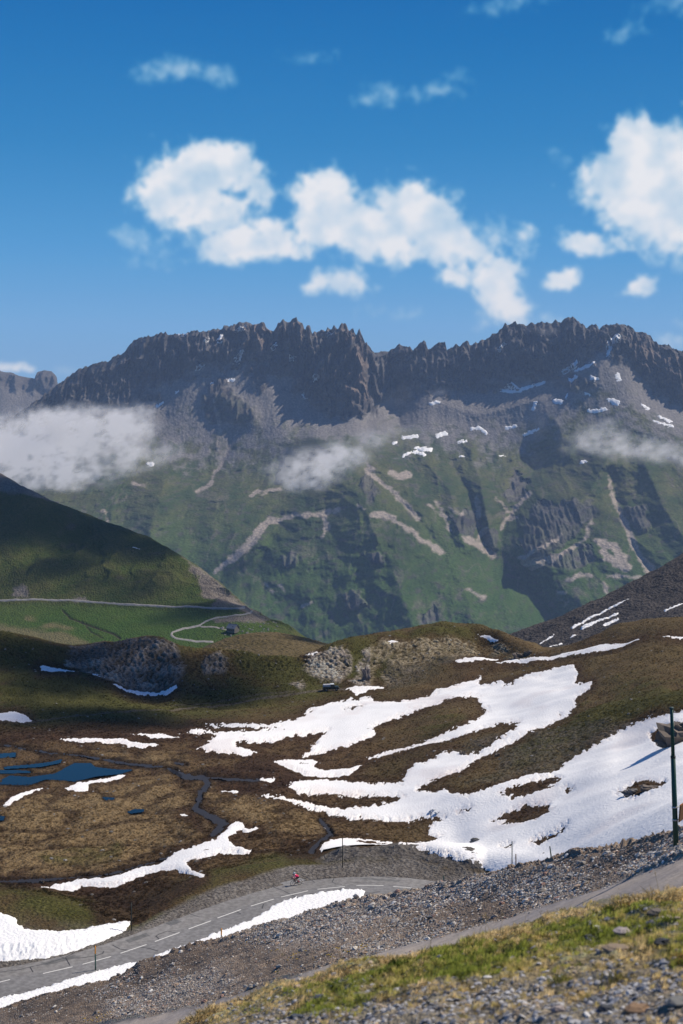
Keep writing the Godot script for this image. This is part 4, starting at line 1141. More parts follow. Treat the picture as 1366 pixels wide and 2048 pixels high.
	for a in [[-110, 1455, 200, 1450, 420, 1455, 400, 1475, 300, 1480, 100, 1475, 0, 1485, -110, 1480], [500, 1515, 560, 1525, 600, 1560, 560, 1590, 470, 1580, 420, 1560, 440, 1540], [150, 1785, 250, 1765, 400, 1760, 420, 1765, 330, 1810, 270, 1840, 230, 1830], [0, 1750, 180, 1755, 300, 1730, 330, 1735, 240, 1765, 150, 1765, 60, 1778, 0, 1775], [370, 1620, 400, 1640, 420, 1670, 390, 1660, 370, 1640], [560, 1690, 640, 1670, 640, 1720, 580, 1720], [860, 1490, 870, 1490, 870, 1500]]: peat.add_poly(a, 30.0)
	var path := Field.new(-110, 1360, 700, 1460, 2.0, -10.0)
	path.add_stroke([-100, 1441, 60, 1440, 150, 1435, 300, 1426, 430, 1406, 520, 1395, 600, 1386, 650, 1382, 690, 1381], 1.3, 2.0, 8.0)
	path.add_stroke([340, 1410, 430, 1397, 520, 1387, 590, 1382], 0.7, 0.7, 8.0)
	var snow_near := Field.new(-110, 1240, 1480, 1960, 4.0, -26.0)     # the belt of matted, reddish turf that melting snow leaves bare
	snow_near.add_poly(SNOW_MAIN, 26.0)
	for a in SNOW_SMALL: snow_near.add_poly(a[1], 26.0)
	var big := noise(0.018, 4, 51)
	var mid := noise(0.11, 4, 52)
	var fine := noise(0.7, 3, 53)
	var hag := noise(0.05, 4, 54, true)
	var crk := noise(0.16, 4, 55, true)
	var tus := noise(0.42, 2, 56)
	var strata := noise(0.22, 3, 49)
	for j in s.nv:
		var t := s.tt[j]
		for i in s.nu:
			var k := j * s.nu + i
			var p := s.base[k]
			var x := s.px[i]
			var r := s.row[k]
			var b := big.get_noise_2d(p.x, p.z)
			var m := mid.get_noise_2d(p.x, p.z)
			var f := fine.get_noise_2d(p.x, p.z)
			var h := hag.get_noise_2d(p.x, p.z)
			var bench := sm(7.6, 8.4, t) * sm(1120.0, 1020.0, x)
			var hill := sm(4.0, 3.4, t)
			var right := sm(650.0, 900.0, x)
			var bog := (1.0 - hill) * (1.0 - right) * sm(7.2, 6.6, t)
			var rk := 0.0
			var cr := 0.0
			if r < 1600.0:
				rk = sm(-6.0, 4.0, rock.at(x + m * 12.0, r + f * 4.0) + m * 7.0) * (1.0 if t > 0.9 else 0.0)
			cr = sm(-10.0, 6.0, crag.at(x + m * 14.0, r + b * 6.0) + m * 8.0)
			var dz := 0.0
			var up := (b * 1.5 * hill + b * 1.6 * right + m * 0.34 + f * 0.09) * (1.0 - bench * 0.85)
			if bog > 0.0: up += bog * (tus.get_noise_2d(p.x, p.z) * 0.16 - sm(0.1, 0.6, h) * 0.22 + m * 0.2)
			var ck := crk.get_noise_3d(p.x * 1.7 + b * 3.0, p.y * 0.55, p.z * 0.5)
			if rk > 0.0 or cr > 0.0:
				var a := maxf(rk, cr * 0.55)
				dz = a * (ck * 0.75 + f * 0.4)
				up += a * (ck * 0.2 + f * 0.28)
			if t > 1.0 and t < 1.9 and x < 700.0: up += 0.5 * f * hill
			var wt := -14.0
			var pl := -14.0
			if r > 1470.0 and r < 1790.0 and x < 700.0 and t < 7.3:
				wt = wet.at(x + m * 3.0, r + f * 1.5)
				pl = pool.at(x, r)
				up = lerpf(up, -0.5, sm(-3.0, 2.0, maxf(wt, pl)))
			# the heap of spoil beyond the bend
			var heap := sm(7.5, 8.0, t) * sm(9.0, 8.2, t) * sm(610.0, 680.0, x) * sm(1000.0, 930.0, x)
			up += heap * (m * 0.8 + f * 0.2)
			s.pos[k] = p + Vector3(0, up, dz)
			s.base[k].y += (b * 1.5 * hill + b * 1.6 * right) * (1.0 - bench)
			# colour
			var c := Color(0.082, 0.058, 0.028).lerp(Color(0.138, 0.102, 0.048), clampf(0.45 + m * 0.9 + f * 0.5, 0.0, 1.0))
			c = c.lerp(Color(0.068, 0.072, 0.022), clampf(0.35 + b * 1.2 + m * 0.8, 0.0, 0.8) * (1.0 - 0.7 * right))
			c = c.lerp(Color(0.150, 0.104, 0.058), right * 0.45)
			if bog > 0.0:
				var tn := sm(-24.0, 12.0, tan.at(x + m * 26.0, r + b * 14.0) + m * 18.0)
				var bc := Color(0.112, 0.074, 0.040).lerp(Color(0.225, 0.160, 0.085), clampf(tn * 0.85 + m * 0.45 + f * 0.25, 0.0, 1.0))
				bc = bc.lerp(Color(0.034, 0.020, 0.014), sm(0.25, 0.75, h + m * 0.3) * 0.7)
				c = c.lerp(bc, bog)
			var gr := sm(-18.0, 14.0, green.at(x + m * 22.0, r + b * 12.0) + m * 16.0 + f * 8.0)
			c = c.lerp(Color(0.052, 0.056, 0.015).lerp(Color(0.092, 0.088, 0.028), clampf(0.5 + m + f * 0.5, 0.0, 1.0)), gr * 0.85)
			if r > 1440.0 and r < 1850.0 and x < 900.0:
				c = c.lerp(Color(0.026, 0.014, 0.011).lerp(Color(0.058, 0.034, 0.022), clampf(0.4 + f + m, 0.0, 1.0)), sm(-14.0, 8.0, peat.at(x + m * 18.0, r + b * 8.0) + m * 12.0 + f * 5.0) * 0.85)
			var sn := snow_near.at(x + m * 10.0, r + f * 3.0) + m * 9.0 + b * 8.0
			c = c.lerp(Color(0.040, 0.021, 0.015).lerp(Color(0.088, 0.054, 0.032), clampf(0.4 + f * 0.7 + m * 0.6, 0.0, 1.0)), sm(-20.0, 0.0, sn) * 0.75 * (1.0 - bench))
			if wt > -10.0: c = c.lerp(Color(0.022, 0.015, 0.011), sm(-9.0, -1.0, wt + m * 5.0) * 0.8)
			if pl > -10.0: c = c.lerp(Color(0.026, 0.018, 0.012), sm(-7.0, -1.0, pl + m * 4.0) * 0.8)
			var bed := strata.get_noise_3d(p.x * 0.5, p.y, p.z * 0.5) if rk > 0.0 or cr > 0.0 else 0.0
			if rk > 0.0:
				var rc := Color(0.15, 0.132, 0.116).lerp(Color(0.44, 0.38, 0.33), clampf(0.45 + bed * 0.8 + b * 0.8 + f * 0.4, 0.0, 1.0))
				if x > 740.0: rc = Color(0.11, 0.095, 0.055).lerp(Color(0.40, 0.335, 0.24), clampf(0.45 + bed * 0.7 + f * 0.8, 0.0, 1.0))
				c = c.lerp(rc, rk * clampf(0.75 + f * 0.9 + m * 0.5, 0.0, 1.0))
			if cr > 0.0:
				c = c.lerp(Color(0.070, 0.066, 0.040).lerp(Color(0.135, 0.115, 0.095), clampf(0.4 + bed * 0.8 + f * 0.5, 0.0, 1.0)), cr * clampf(0.7 + f, 0.0, 1.0))
			if r > 1360.0 and r < 1460.0 and x < 700.0: c = c.lerp(Color(0.135, 0.115, 0.092), sm(-1.5, 1.0, path.at(x, r) + f * 1.0) * 0.8)
			# the verge: gravel and thin grass
			var vg := sm(8.42, 8.85, t + m * 0.25) * sm(1120.0, 1020.0, x)
			var gv := Color(0.125, 0.112, 0.102).lerp(Color(0.20, 0.185, 0.17), clampf(0.4 + f + m * 0.5, 0.0, 1.0))
			if x < 400.0: gv = gv.lerp(Color(0.075, 0.072, 0.030), sm(9.1, 8.7, t) * clampf(0.55 + m + f * 0.6, 0.0, 0.9))
			c = c.lerp(gv, maxf(vg, 0.0))
			if heap > 0.0: c = c.lerp(Color(0.090, 0.082, 0.076).lerp(Color(0.155, 0.143, 0.132), clampf(0.45 + f * 0.9 + m * 0.4, 0.0, 1.0)), sm(0.15, 0.6, heap + f * 0.2))
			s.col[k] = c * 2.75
	s.nor = sheet_normals(s, s.pos)
	M.valley_sheet = s
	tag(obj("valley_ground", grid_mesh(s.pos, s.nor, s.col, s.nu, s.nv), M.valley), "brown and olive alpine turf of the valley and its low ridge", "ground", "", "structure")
	print("  ground ", Time.get_ticks_msec())
	var jb := 0      # where the bench begins
	for j in s.nv:
		if s.tt[j] < 7.4: jb = j
	var edge := noise(0.055, 4, 57)
	var even := sheet_normals(s, s.base)
	# snow
	var f1 := sd_polys([SNOW_MAIN], SNOW_CUTS)
	tag(obj("snow_field", overlay(s, f1, 6, s.nv - 8, 5.0, 0.06, 0.34, 1.0, SNOW_WHITE, edge, 0.05, even, 0.6), M.snow), "large branching snowfield spread over the brown slope", "snow field", "old snow patches")
	for a in SNOW_SMALL:
		var fs := sd_polys([a[1]], a[2], 1.5, 10.0)
		tag(obj("snow_patch", overlay(s, fs, 6, jb, 2.2, 0.06, 0.28, 1.0, SNOW_WHITE, edge, 0.03, even, 0.3), M.snow), a[0], "snow patch", "old snow patches")
	for a in SNOW_ROAD:
		var fs := sd_polys([a[1]], [], 2.0, 26.0)
		tag(obj("snowbank", overlay(s, fs, jb, s.nv - 1, 3.0, a[2], a[3], 0.9, SNOW_WHITE, edge, 0.03), M.snow), a[0], "snowbank", "snowbanks along the road")
	print("  snow ", Time.get_ticks_msec())
	var bare := Field.new(-110, 1240, 1480, 1960, 3.0, -26.0)
	bare.add_poly(SNOW_MAIN, 26.0)
	for a in SNOW_CUTS: bare.cut_poly(a, 26.0)
	for a in SNOW_SMALL + SNOW_ROAD: bare.add_poly(a[1], 26.0)
	turf_clumps(s, jb, bare)
	# water
	for a in STREAMS:
		var f := Field.new(box_of(a[1].map(func(q): return q.slice(2)))[0] - 12, box_of(a[1].map(func(q): return q.slice(2)))[1] - 12, box_of(a[1].map(func(q): return q.slice(2)))[2] + 12, box_of(a[1].map(func(q): return q.slice(2)))[3] + 12, 1.5, -8.0)
		for b in a[1]: f.add_stroke(b.slice(2), b[0], b[1], 8.0)
		tag(obj("stream", stream_mesh(s, f, jb), M.stream), a[0], "stream", "", "structure")
	for a in PONDS:
		var q: Array = a[1]
		var y := 0.0
		for k in q.size() / 2: y += drop_base(s, q[k * 2], q[k * 2 + 1], jb).y
		y = y / (q.size() / 2) - 0.12
		var f := sd_polys([q], [], 1.0, 6.0)
		tag(obj("pond", pond_mesh(s, f, y, jb), M.water), a[0], "pond", "bog ponds", "structure")

# tussocks, clods and stones that break up the turf: too many to count
func turf_clumps(s: Sheet, jb: int, snow: Field):
	var r := RandomNumberGenerator.new()
	r.seed = 58
	var shapes := [tuft_mesh(501, 40, 1.0, 0.7), tuft_mesh(502, 30, 0.8, 0.9), rock_mesh(503, 0.6, Color(1, 1, 1))]
	var lists := [[], [], []]
	var tints := [[], [], []]
	for q in 36000:
		var i := r.randi_range(1, s.nu - 3)
		var j := r.randi_range(8, jb + 30)
		var k := j * s.nu + i
		var t := s.tt[j]
		var x := s.px[i]
		if t > 8.35 or (t > 7.3 and x > 300.0): continue
		var g := snow.at(x, s.row[k])
		if g > -2.0: continue
		var c := s.col[k]
		if c.r < 0.09: continue                      # wet peat and water stay bare
		var p := s.pos[k].lerp(s.pos[k + 1], r.randf()).lerp(s.pos[k + s.nu], r.randf() * 0.95)
		var v := 0 if r.randf() < 0.6 else 1
		var size := r.randf_range(0.14, 0.34)
		c = Color(c.r * 0.56, c.g * 0.55, c.b * 0.54) * r.randf_range(0.7, 1.5)
		if r.randf() < 0.016:
			v = 2
			size = r.randf_range(0.10, 0.32)
			var w := r.randf_range(0.14, 0.36)
			c = Color(w, w * 0.94, w * 0.88)
		lists[v].append(Transform3D(any_turn(r, s.nor[k], 0.2).scaled_local(Vector3(size * 1.3, size, size * 1.3)), p))
		tints[v].append(c)
	multi("tussocks", shapes[0], M.grass, lists[0], tints[0], "low brown tussocks scattered over the valley turf", "tussocks")
	multi("tussocks", shapes[1], M.grass, lists[1], tints[1], "flattened tufts scattered over the valley turf", "tussocks")
	multi("scattered_stones", shapes[2], M.stone, lists[2], tints[2], "small stones scattered over the valley turf", "stones")

func drop_base(s: Sheet, px: float, row: float, jb: int) -> Vector3:
	var keep := s.pos
	s.pos = s.base
	var p := drop(s, px, row, jb)
	s.pos = keep
	return p

# water that follows the valley floor: the even surface of the sheet, a hand below its brink
func stream_mesh(s: Sheet, f: Field, jb: int) -> ArrayMesh:
	var ripple := noise(0.05, 3, 59)
	var p := PackedVector3Array()
	var nu := int(f.w * f.step / 2.0)
	var nv := int(f.h * f.step / 1.2)
	var keep := PackedByteArray()
	var n := PackedVector3Array()
	var c := PackedColorArray()
	for j in nv:
		for i in nu:
			var x := f.x0 + i * 2.0
			var y := f.y0 + j * 1.2
			var wv := ripple.get_noise_2d(x, y * 2.0)
			var inside := f.at(x + wv * 4.0, y + wv * 2.0) + ripple.get_noise_2d(x + 60.0, y * 2.0) * 3.5 > 0.8
			keep.append(1 if inside else 0)
			p.append((drop_base(s, x, y, jb) + Vector3(0, -0.24, 0)) if f.at(x, y) > -5.0 else Vector3.ZERO)
			n.append(Vector3.UP)
			c.append(Color(1, 1, 1))
	return packed_grid(p, n, c, nu, nv, keep)

func pond_mesh(s: Sheet, f: Field, y: float, jb: int) -> ArrayMesh:
	var p := PackedVector3Array()
	var nu := int(f.w * f.step / 2.0)
	var nv := int(f.h * f.step / 1.0)
	var keep := PackedByteArray()
	var n := PackedVector3Array()
	var c := PackedColorArray()
	for j in nv:
		for i in nu:
			var x := f.x0 + i * 2.0
			var r := f.y0 + j * 1.0
			keep.append(1 if f.at(x, r) > -0.5 else 0)
			p.append(on_plane(x, r, y))
			n.append(Vector3.UP)
			c.append(Color(1, 1, 1))
	return packed_grid(p, n, c, nu, nv, keep)

# ------------------------------------------------------------------ stones
func rock_mesh(sd: int, flat := 0.8, tone := Color(0.34, 0.32, 0.30), smooth := false, rings := 4, around := 7) -> ArrayMesh:
	var r := RandomNumberGenerator.new()
	r.seed = sd
	var p := []
	for j in rings + 1:
		var line := []
		for i in around:
			var th := PI * j / rings
			var ph := TAU * (i + 0.5 * (j % 2)) / around
			var q := Vector3(sin(th) * cos(ph), cos(th) * flat, sin(th) * sin(ph))
			line.append(q * r.randf_range(0.78, 1.15))
		if j == 0 or j == rings:
			for i in around: line[i] = Vector3(0, flat * (0.85 if j == 0 else -0.8), 0)
		p.append(line)
	var st := SurfaceTool.new()
	st.begin(Mesh.PRIMITIVE_TRIANGLES)
	if not smooth: st.set_smooth_group(-1)
	for j in rings:
		for i in around:
			var a: Vector3 = p[j][i]
			var b: Vector3 = p[j][(i + 1) % around]
			var c: Vector3 = p[j + 1][i]
			var d: Vector3 = p[j + 1][(i + 1) % around]
			var k := 1.0
			for tri in [[a, c, b], [b, c, d]]:
				if tri[0].is_equal_approx(tri[1]) or tri[1].is_equal_approx(tri[2]) or tri[0].is_equal_approx(tri[2]): continue
				# clockwise seen from outside
				var nn: Vector3 = (tri[2] - tri[0]).cross(tri[1] - tri[0])
				var tr: Array = tri if nn.dot(tri[0] + tri[1] + tri[2]) > 0.0 else [tri[0], tri[2], tri[1]]
				for v in tr:
					st.set_color(Color(tone.r * k, tone.g * k, tone.b * k))
					st.add_vertex(v)
	st.generate_normals()
	return st.commit()

func multi(called: String, mesh: Mesh, m: Material, where: Array, colours: Array, label: String, category: String) -> MultiMeshInstance3D:
	var mm := MultiMesh.new()
	mm.transform_format = MultiMesh.TRANSFORM_3D
	mm.use_colors = true
	mm.mesh = mesh
	mm.instance_count = where.size()
	for k in where.size():
		mm.set_instance_transform(k, where[k])
		mm.set_instance_color(k, colours[k])
	var o := MultiMeshInstance3D.new()
	o.multimesh = mm
	o.material_override = m
	o.name = numbered(called)
	add_child(o)
	tag(o, label, category, "", "stuff")
	return o

func any_turn(r: RandomNumberGenerator, up: Vector3, tilt: float) -> Basis:
	var b := Basis(Vector3.UP, r.randf() * TAU)
	var axis := Vector3.UP.cross(up)
	if axis.length() > 0.001: b = Basis(axis.normalized(), Vector3.UP.angle_to(up)) * b
	return Basis(Vector3(r.randfn(), 0, r.randfn()).normalized(), r.randf_range(-tilt, tilt)) * b

# ------------------------------------------------------------------ the gravel embankment with its track
func embankment():
	var s := make_sheet([
		[[-120, 2060, 0, 2040, 300, 1950, 600, 1855, 900, 1800, 1100, 1755, 1366, 1690, 1500, 1670], [-120, 118, 0, 114, 300, 104, 600, 94, 900, 80, 1100, 68, 1366, 56, 1500, 52]],
		[[-120, 2060, -60, 2040, 0, 2022, 50, 2004, 100, 1988, 140, 1978, 170, 1968, 215, 1962, 235, 1954, 250, 1945, 268, 1936, 278, 1925, 300, 1921, 322, 1919, 346, 1904, 362, 1902, 395, 1891, 425, 1886, 450, 1877, 520, 1854, 575, 1839, 640, 1819, 683, 1809, 735, 1795, 788, 1789, 842, 1779, 905, 1766, 960, 1752, 1040, 1735, 1100, 1722, 1180, 1702, 1250, 1685, 1300, 1672, 1366, 1655, 1430, 1640, 1500, 1622], [-120, 93, 0, 88, 300, 78, 600, 70, 900, 60, 1100, 52, 1366, 43, 1500, 40]],
		[[-120, 2095, 0, 2045, 300, 1962, 600, 1872, 900, 1815, 1100, 1760, 1366, 1688, 1500, 1652], [-120, 85, 0, 80, 300, 70, 600, 61.5, 900, 53.5, 1100, 47.3, 1366, 40.4, 1500, 37.5]],
		[[-120, 2140, 0, 2095, 200, 2050, 300, 2030, 400, 2008, 560, 1960, 700, 1916, 850, 1880, 1000, 1838, 1150, 1791, 1250, 1760, 1366, 1716, 1500, 1676], [-120, 74, 0, 70, 300, 59, 600, 51, 900, 46, 1100, 42, 1366, 37.5, 1500, 35]],
		[[-120, 2180, 0, 2135, 300, 2068, 400, 2048, 560, 1993, 700, 1950, 900, 1900, 1100, 1842, 1250, 1800, 1366, 1768, 1500, 1735], [-120, 68, 0, 64, 300, 54, 600, 47.5, 900, 41.5, 1100, 38.5, 1366, 33, 1500, 31]],
		[[-120, 2320, 0, 2280, 300, 2220, 700, 2120, 1100, 2030, 1500, 1940], [-120, 58, 300, 45, 600, 38, 900, 32, 1100, 29, 1366, 25, 1500, 23]]],
		-100, 1470, 440, [16, 80, 80, 60, 30], 1)
	var pebbly := Field.new(-110, 1640, 1480, 2060, 4.0, -40.0)
	for a in [[480, 1860, 560, 1835, 640, 1815, 760, 1795, 860, 1785, 820, 1815, 720, 1850, 640, 1880, 540, 1885], [860, 1780, 960, 1755, 1000, 1760, 920, 1800, 840, 1810], [700, 1900, 800, 1870, 900, 1845, 880, 1870, 760, 1905], [1000, 1790, 1100, 1760, 1180, 1740, 1160, 1770, 1060, 1810], [200, 2000, 320, 1960, 420, 1940, 460, 1960, 340, 2010, 240, 2030], [1250, 1720, 1366, 1690, 1366, 1712, 1280, 1740]]: pebbly.add_poly(a, 40.0)
	var dark := Field.new(-110, 1640, 1480, 2060, 4.0, -40.0)
	for a in [[820, 1850, 960, 1800, 1100, 1760, 1250, 1705, 1200, 1740, 1050, 1790, 900, 1840], [0, 2010, 200, 1965, 330, 1915, 420, 1890, 380, 1930, 200, 2000, 60, 2040], [860, 1885, 980, 1845, 1080, 1812, 960, 1860]]: dark.add_poly(a, 40.0)
	var big := noise(0.09, 4, 61)
	var mid := noise(0.6, 4, 62)
	var fine := noise(3.0, 3, 63)
	for j in s.nv:
		var t := s.tt[j]
		for i in s.nu:
			var k := j * s.nu + i
			var p := s.base[k]
			var x := s.px[i]
			var r := s.row[k]
			var b := big.get_noise_2d(p.x, p.z)
			var m := mid.get_noise_2d(p.x, p.z)
			var f := fine.get_noise_2d(p.x, p.z)
			var tr := sm(2.93, 3.08, t + m * 0.08) * sm(4.5, 4.2, t)
			var up := (b * 0.30 + m * 0.12 + f * 0.04) * (1.0 - tr) + tr * (m * 0.02)
			if t < 1.25: up += 0.16 * m + 0.12 * f
			p.y += up
			s.pos[k] = p
			var pb := sm(-26.0, 12.0, pebbly.at(x + b * 30.0, r + m * 12.0) + m * 14.0)
			var dk := sm(-26.0, 12.0, dark.at(x + b * 30.0, r + m * 10.0) + m * 16.0)
			var c := Color(0.115, 0.094, 0.076).lerp(Color(0.180, 0.155, 0.132), clampf(0.45 + m * 0.6 + f * 0.5, 0.0, 1.0))
			c = c.lerp(Color(0.20, 0.185, 0.175), pb * 0.6)
			c = c.lerp(Color(0.075, 0.062, 0.053), dk * 0.55)
			c = c.lerp(Color(0.225, 0.200, 0.186).lerp(Color(0.27, 0.235, 0.205), clampf(0.5 + b * 1.2 + m * 0.3, 0.0, 1.0)), tr)
			c = c.lerp(Color(0.10, 0.088, 0.055), sm(4.0, 4.3, t + m * 0.2))
			s.col[k] = Color(c.r * 5.6, c.g * 5.2, c.b * 4.85)
	s.nor = sheet_normals(s, s.pos)
	M.bank_sheet = s
	tag(obj("gravel_embankment", grid_mesh(s.pos, s.nor, s.col, s.nu, s.nv), M.gravel), "grey brown gravel embankment above the road", "embankment", "", "structure")
	# the track is the trodden strip of the same ground: its surface lies a hair above
	var jt0 := 0
	var jt1 := 0
	for j in s.nv:
		if s.tt[j] < 2.6: jt0 = j
		if s.tt[j] < 4.9: jt1 = j
	var tp := PackedVector3Array()
	var tn := PackedVector3Array()
	var tc := PackedColorArray()
	for j in range(jt0, jt1 + 1):
		var t := s.tt[j]
		for i in s.nu:
			var k := j * s.nu + i
			var p := s.pos[k]
			var m := mid.get_noise_2d(p.x, p.z)
			var b := big.get_noise_2d(p.x * 1.6, p.z * 1.6)
			var e := minf(t - 3.02 + m * 0.10, 4.35 - t)
			p.y += clampf(e * 0.10, -0.05, 0.012)
			tp.append(p)
			tn.append(s.nor[k])
			var c := Color(0.205, 0.185, 0.176).lerp(Color(0.275, 0.236, 0.20), clampf(0.4 + b * 1.3 + m * 0.25, 0.0, 1.0))
			c = c.lerp(Color(0.12, 0.108, 0.10), sm(0.12, 0.02, e) * 0.6)
			tc.append(c * 3.0)
	tag(obj("gravel_track", grid_mesh(tp, tn, tc, s.nu, jt1 - jt0 + 1), M.track), "narrow worn gravel track behind the grassy bank", "track", "", "structure")
	# loose stones
	var r := RandomNumberGenerator.new()
	r.seed = 61
	var shapes := []
	for k in 5: shapes.append(rock_mesh(100 + k, [0.55, 0.75, 0.45, 0.8, 0.6][k], Color(1, 1, 1)))
	var lists := [[], [], [], [], []]
	var tints := [[], [], [], [], []]
	var singles := []
	var tries := 0
	var n := 0
	while n < 34000 and tries < 200000:
		tries += 1
		var i := r.randi_range(2, s.nu - 3)
		var j := r.randi_range(14, s.nv - 40)
		var t := s.tt[j]
		var k := j * s.nu + i
		var row := s.row[k]
		if row > 2060.0: continue
		var pb := sm(-30.0, 14.0, pebbly.at(s.px[i], row) + big.get_noise_2d(s.pos[k].x, s.pos[k].z) * 30.0)
		var want := 0.13 + 0.80 * pb
		if t > 2.95: want = 0.0 if t > 3.1 and r.randf() > 0.03 else 0.1
		if r.randf() > want: continue
		var size := 0.013 + 0.024 * pow(r.randf(), 2.2) + (0.045 * pow(r.randf(), 6.0)) + pb * 0.016 * r.randf()
		if r.randf() < 0.005: size = r.randf_range(0.085, 0.16)
		var q := s.pos[k].lerp(s.pos[k + 1], r.randf()).lerp(s.pos[k + s.nu], r.randf() * 0.9)
		var tone := r.randf()
		var c := Color(0.33, 0.30, 0.27).lerp(Color(0.92, 0.87, 0.80), tone * tone)
		if r.randf() < 0.16: c = Color(0.50, 0.37, 0.27)
		elif r.randf() < 0.08: c = Color(0.42, 0.26, 0.21)
		elif r.randf() < 0.10: c = Color(0.33, 0.34, 0.345)
		elif r.randf() < 0.05: c = Color(0.85, 0.84, 0.82)
		var b := any_turn(r, s.nor[k], 0.5).scaled_local(Vector3(size * r.randf_range(0.8, 1.5), size * r.randf_range(0.7, 1.0), size * r.randf_range(0.8, 1.2)))
		var v := r.randi_range(0, 4)
		if size > 0.08 and singles.size() < 150:
			singles.append([shapes[v], Transform3D(b, q + s.nor[k] * size * 0.25), c])
		else:
			lists[v].append(Transform3D(b, q + s.nor[k] * size * 0.2))
			tints[v].append(c)
		n += 1
	for v in 5: multi("gravel", shapes[v], M.stone, lists[v], tints[v], "loose mixed grey and tan gravel on the embankment", "gravel")
	var mats := {}
	for q in singles:
		var key := "%.2f%.2f" % [q[2].r, q[2].b]
		if not mats.has(key):
			var sm2: StandardMaterial3D = M.stone.duplicate()
			sm2.albedo_color = Color(q[2].r, q[2].g, q[2].b).linear_to_srgb()
			mats[key] = sm2
		var o := obj("stone", q[0], mats[key])
		o.transform = q[1]
		tag(o, "fist to head sized angular stone lying loose on the gravel embankment", "stone", "larger stones on the gravel embankment")
	# yellow flowers
	var fw := []
	var ft := []
	for a in [[200, 2035], [215, 2030], [175, 2040], [190, 2042], [640, 1878], [690, 1900], [675, 1902], [660, 1915], [720, 1897], [735, 1893], [600, 1905], [560, 1902], [590, 1918], [520, 1880], [550, 1945]]:
		for k in 9:
			var q := drop(s, a[0] + r.randfn(0, 7), a[1] + r.randfn(0, 3))
			fw.append(Transform3D(Basis(Vector3.UP, r.randf() * TAU).scaled(Vector3(0.03, 0.022, 0.03)), q + Vector3(0, 0.03, 0)))
			ft.append(Color(0.55, 0.36, 0.02) if r.randf() < 0.7 else Color(0.07, 0.09, 0.02))
	multi("flower_cushions", shapes[1], M.stone, fw, ft, "small yellow flower cushions on the gravel", "flowers")

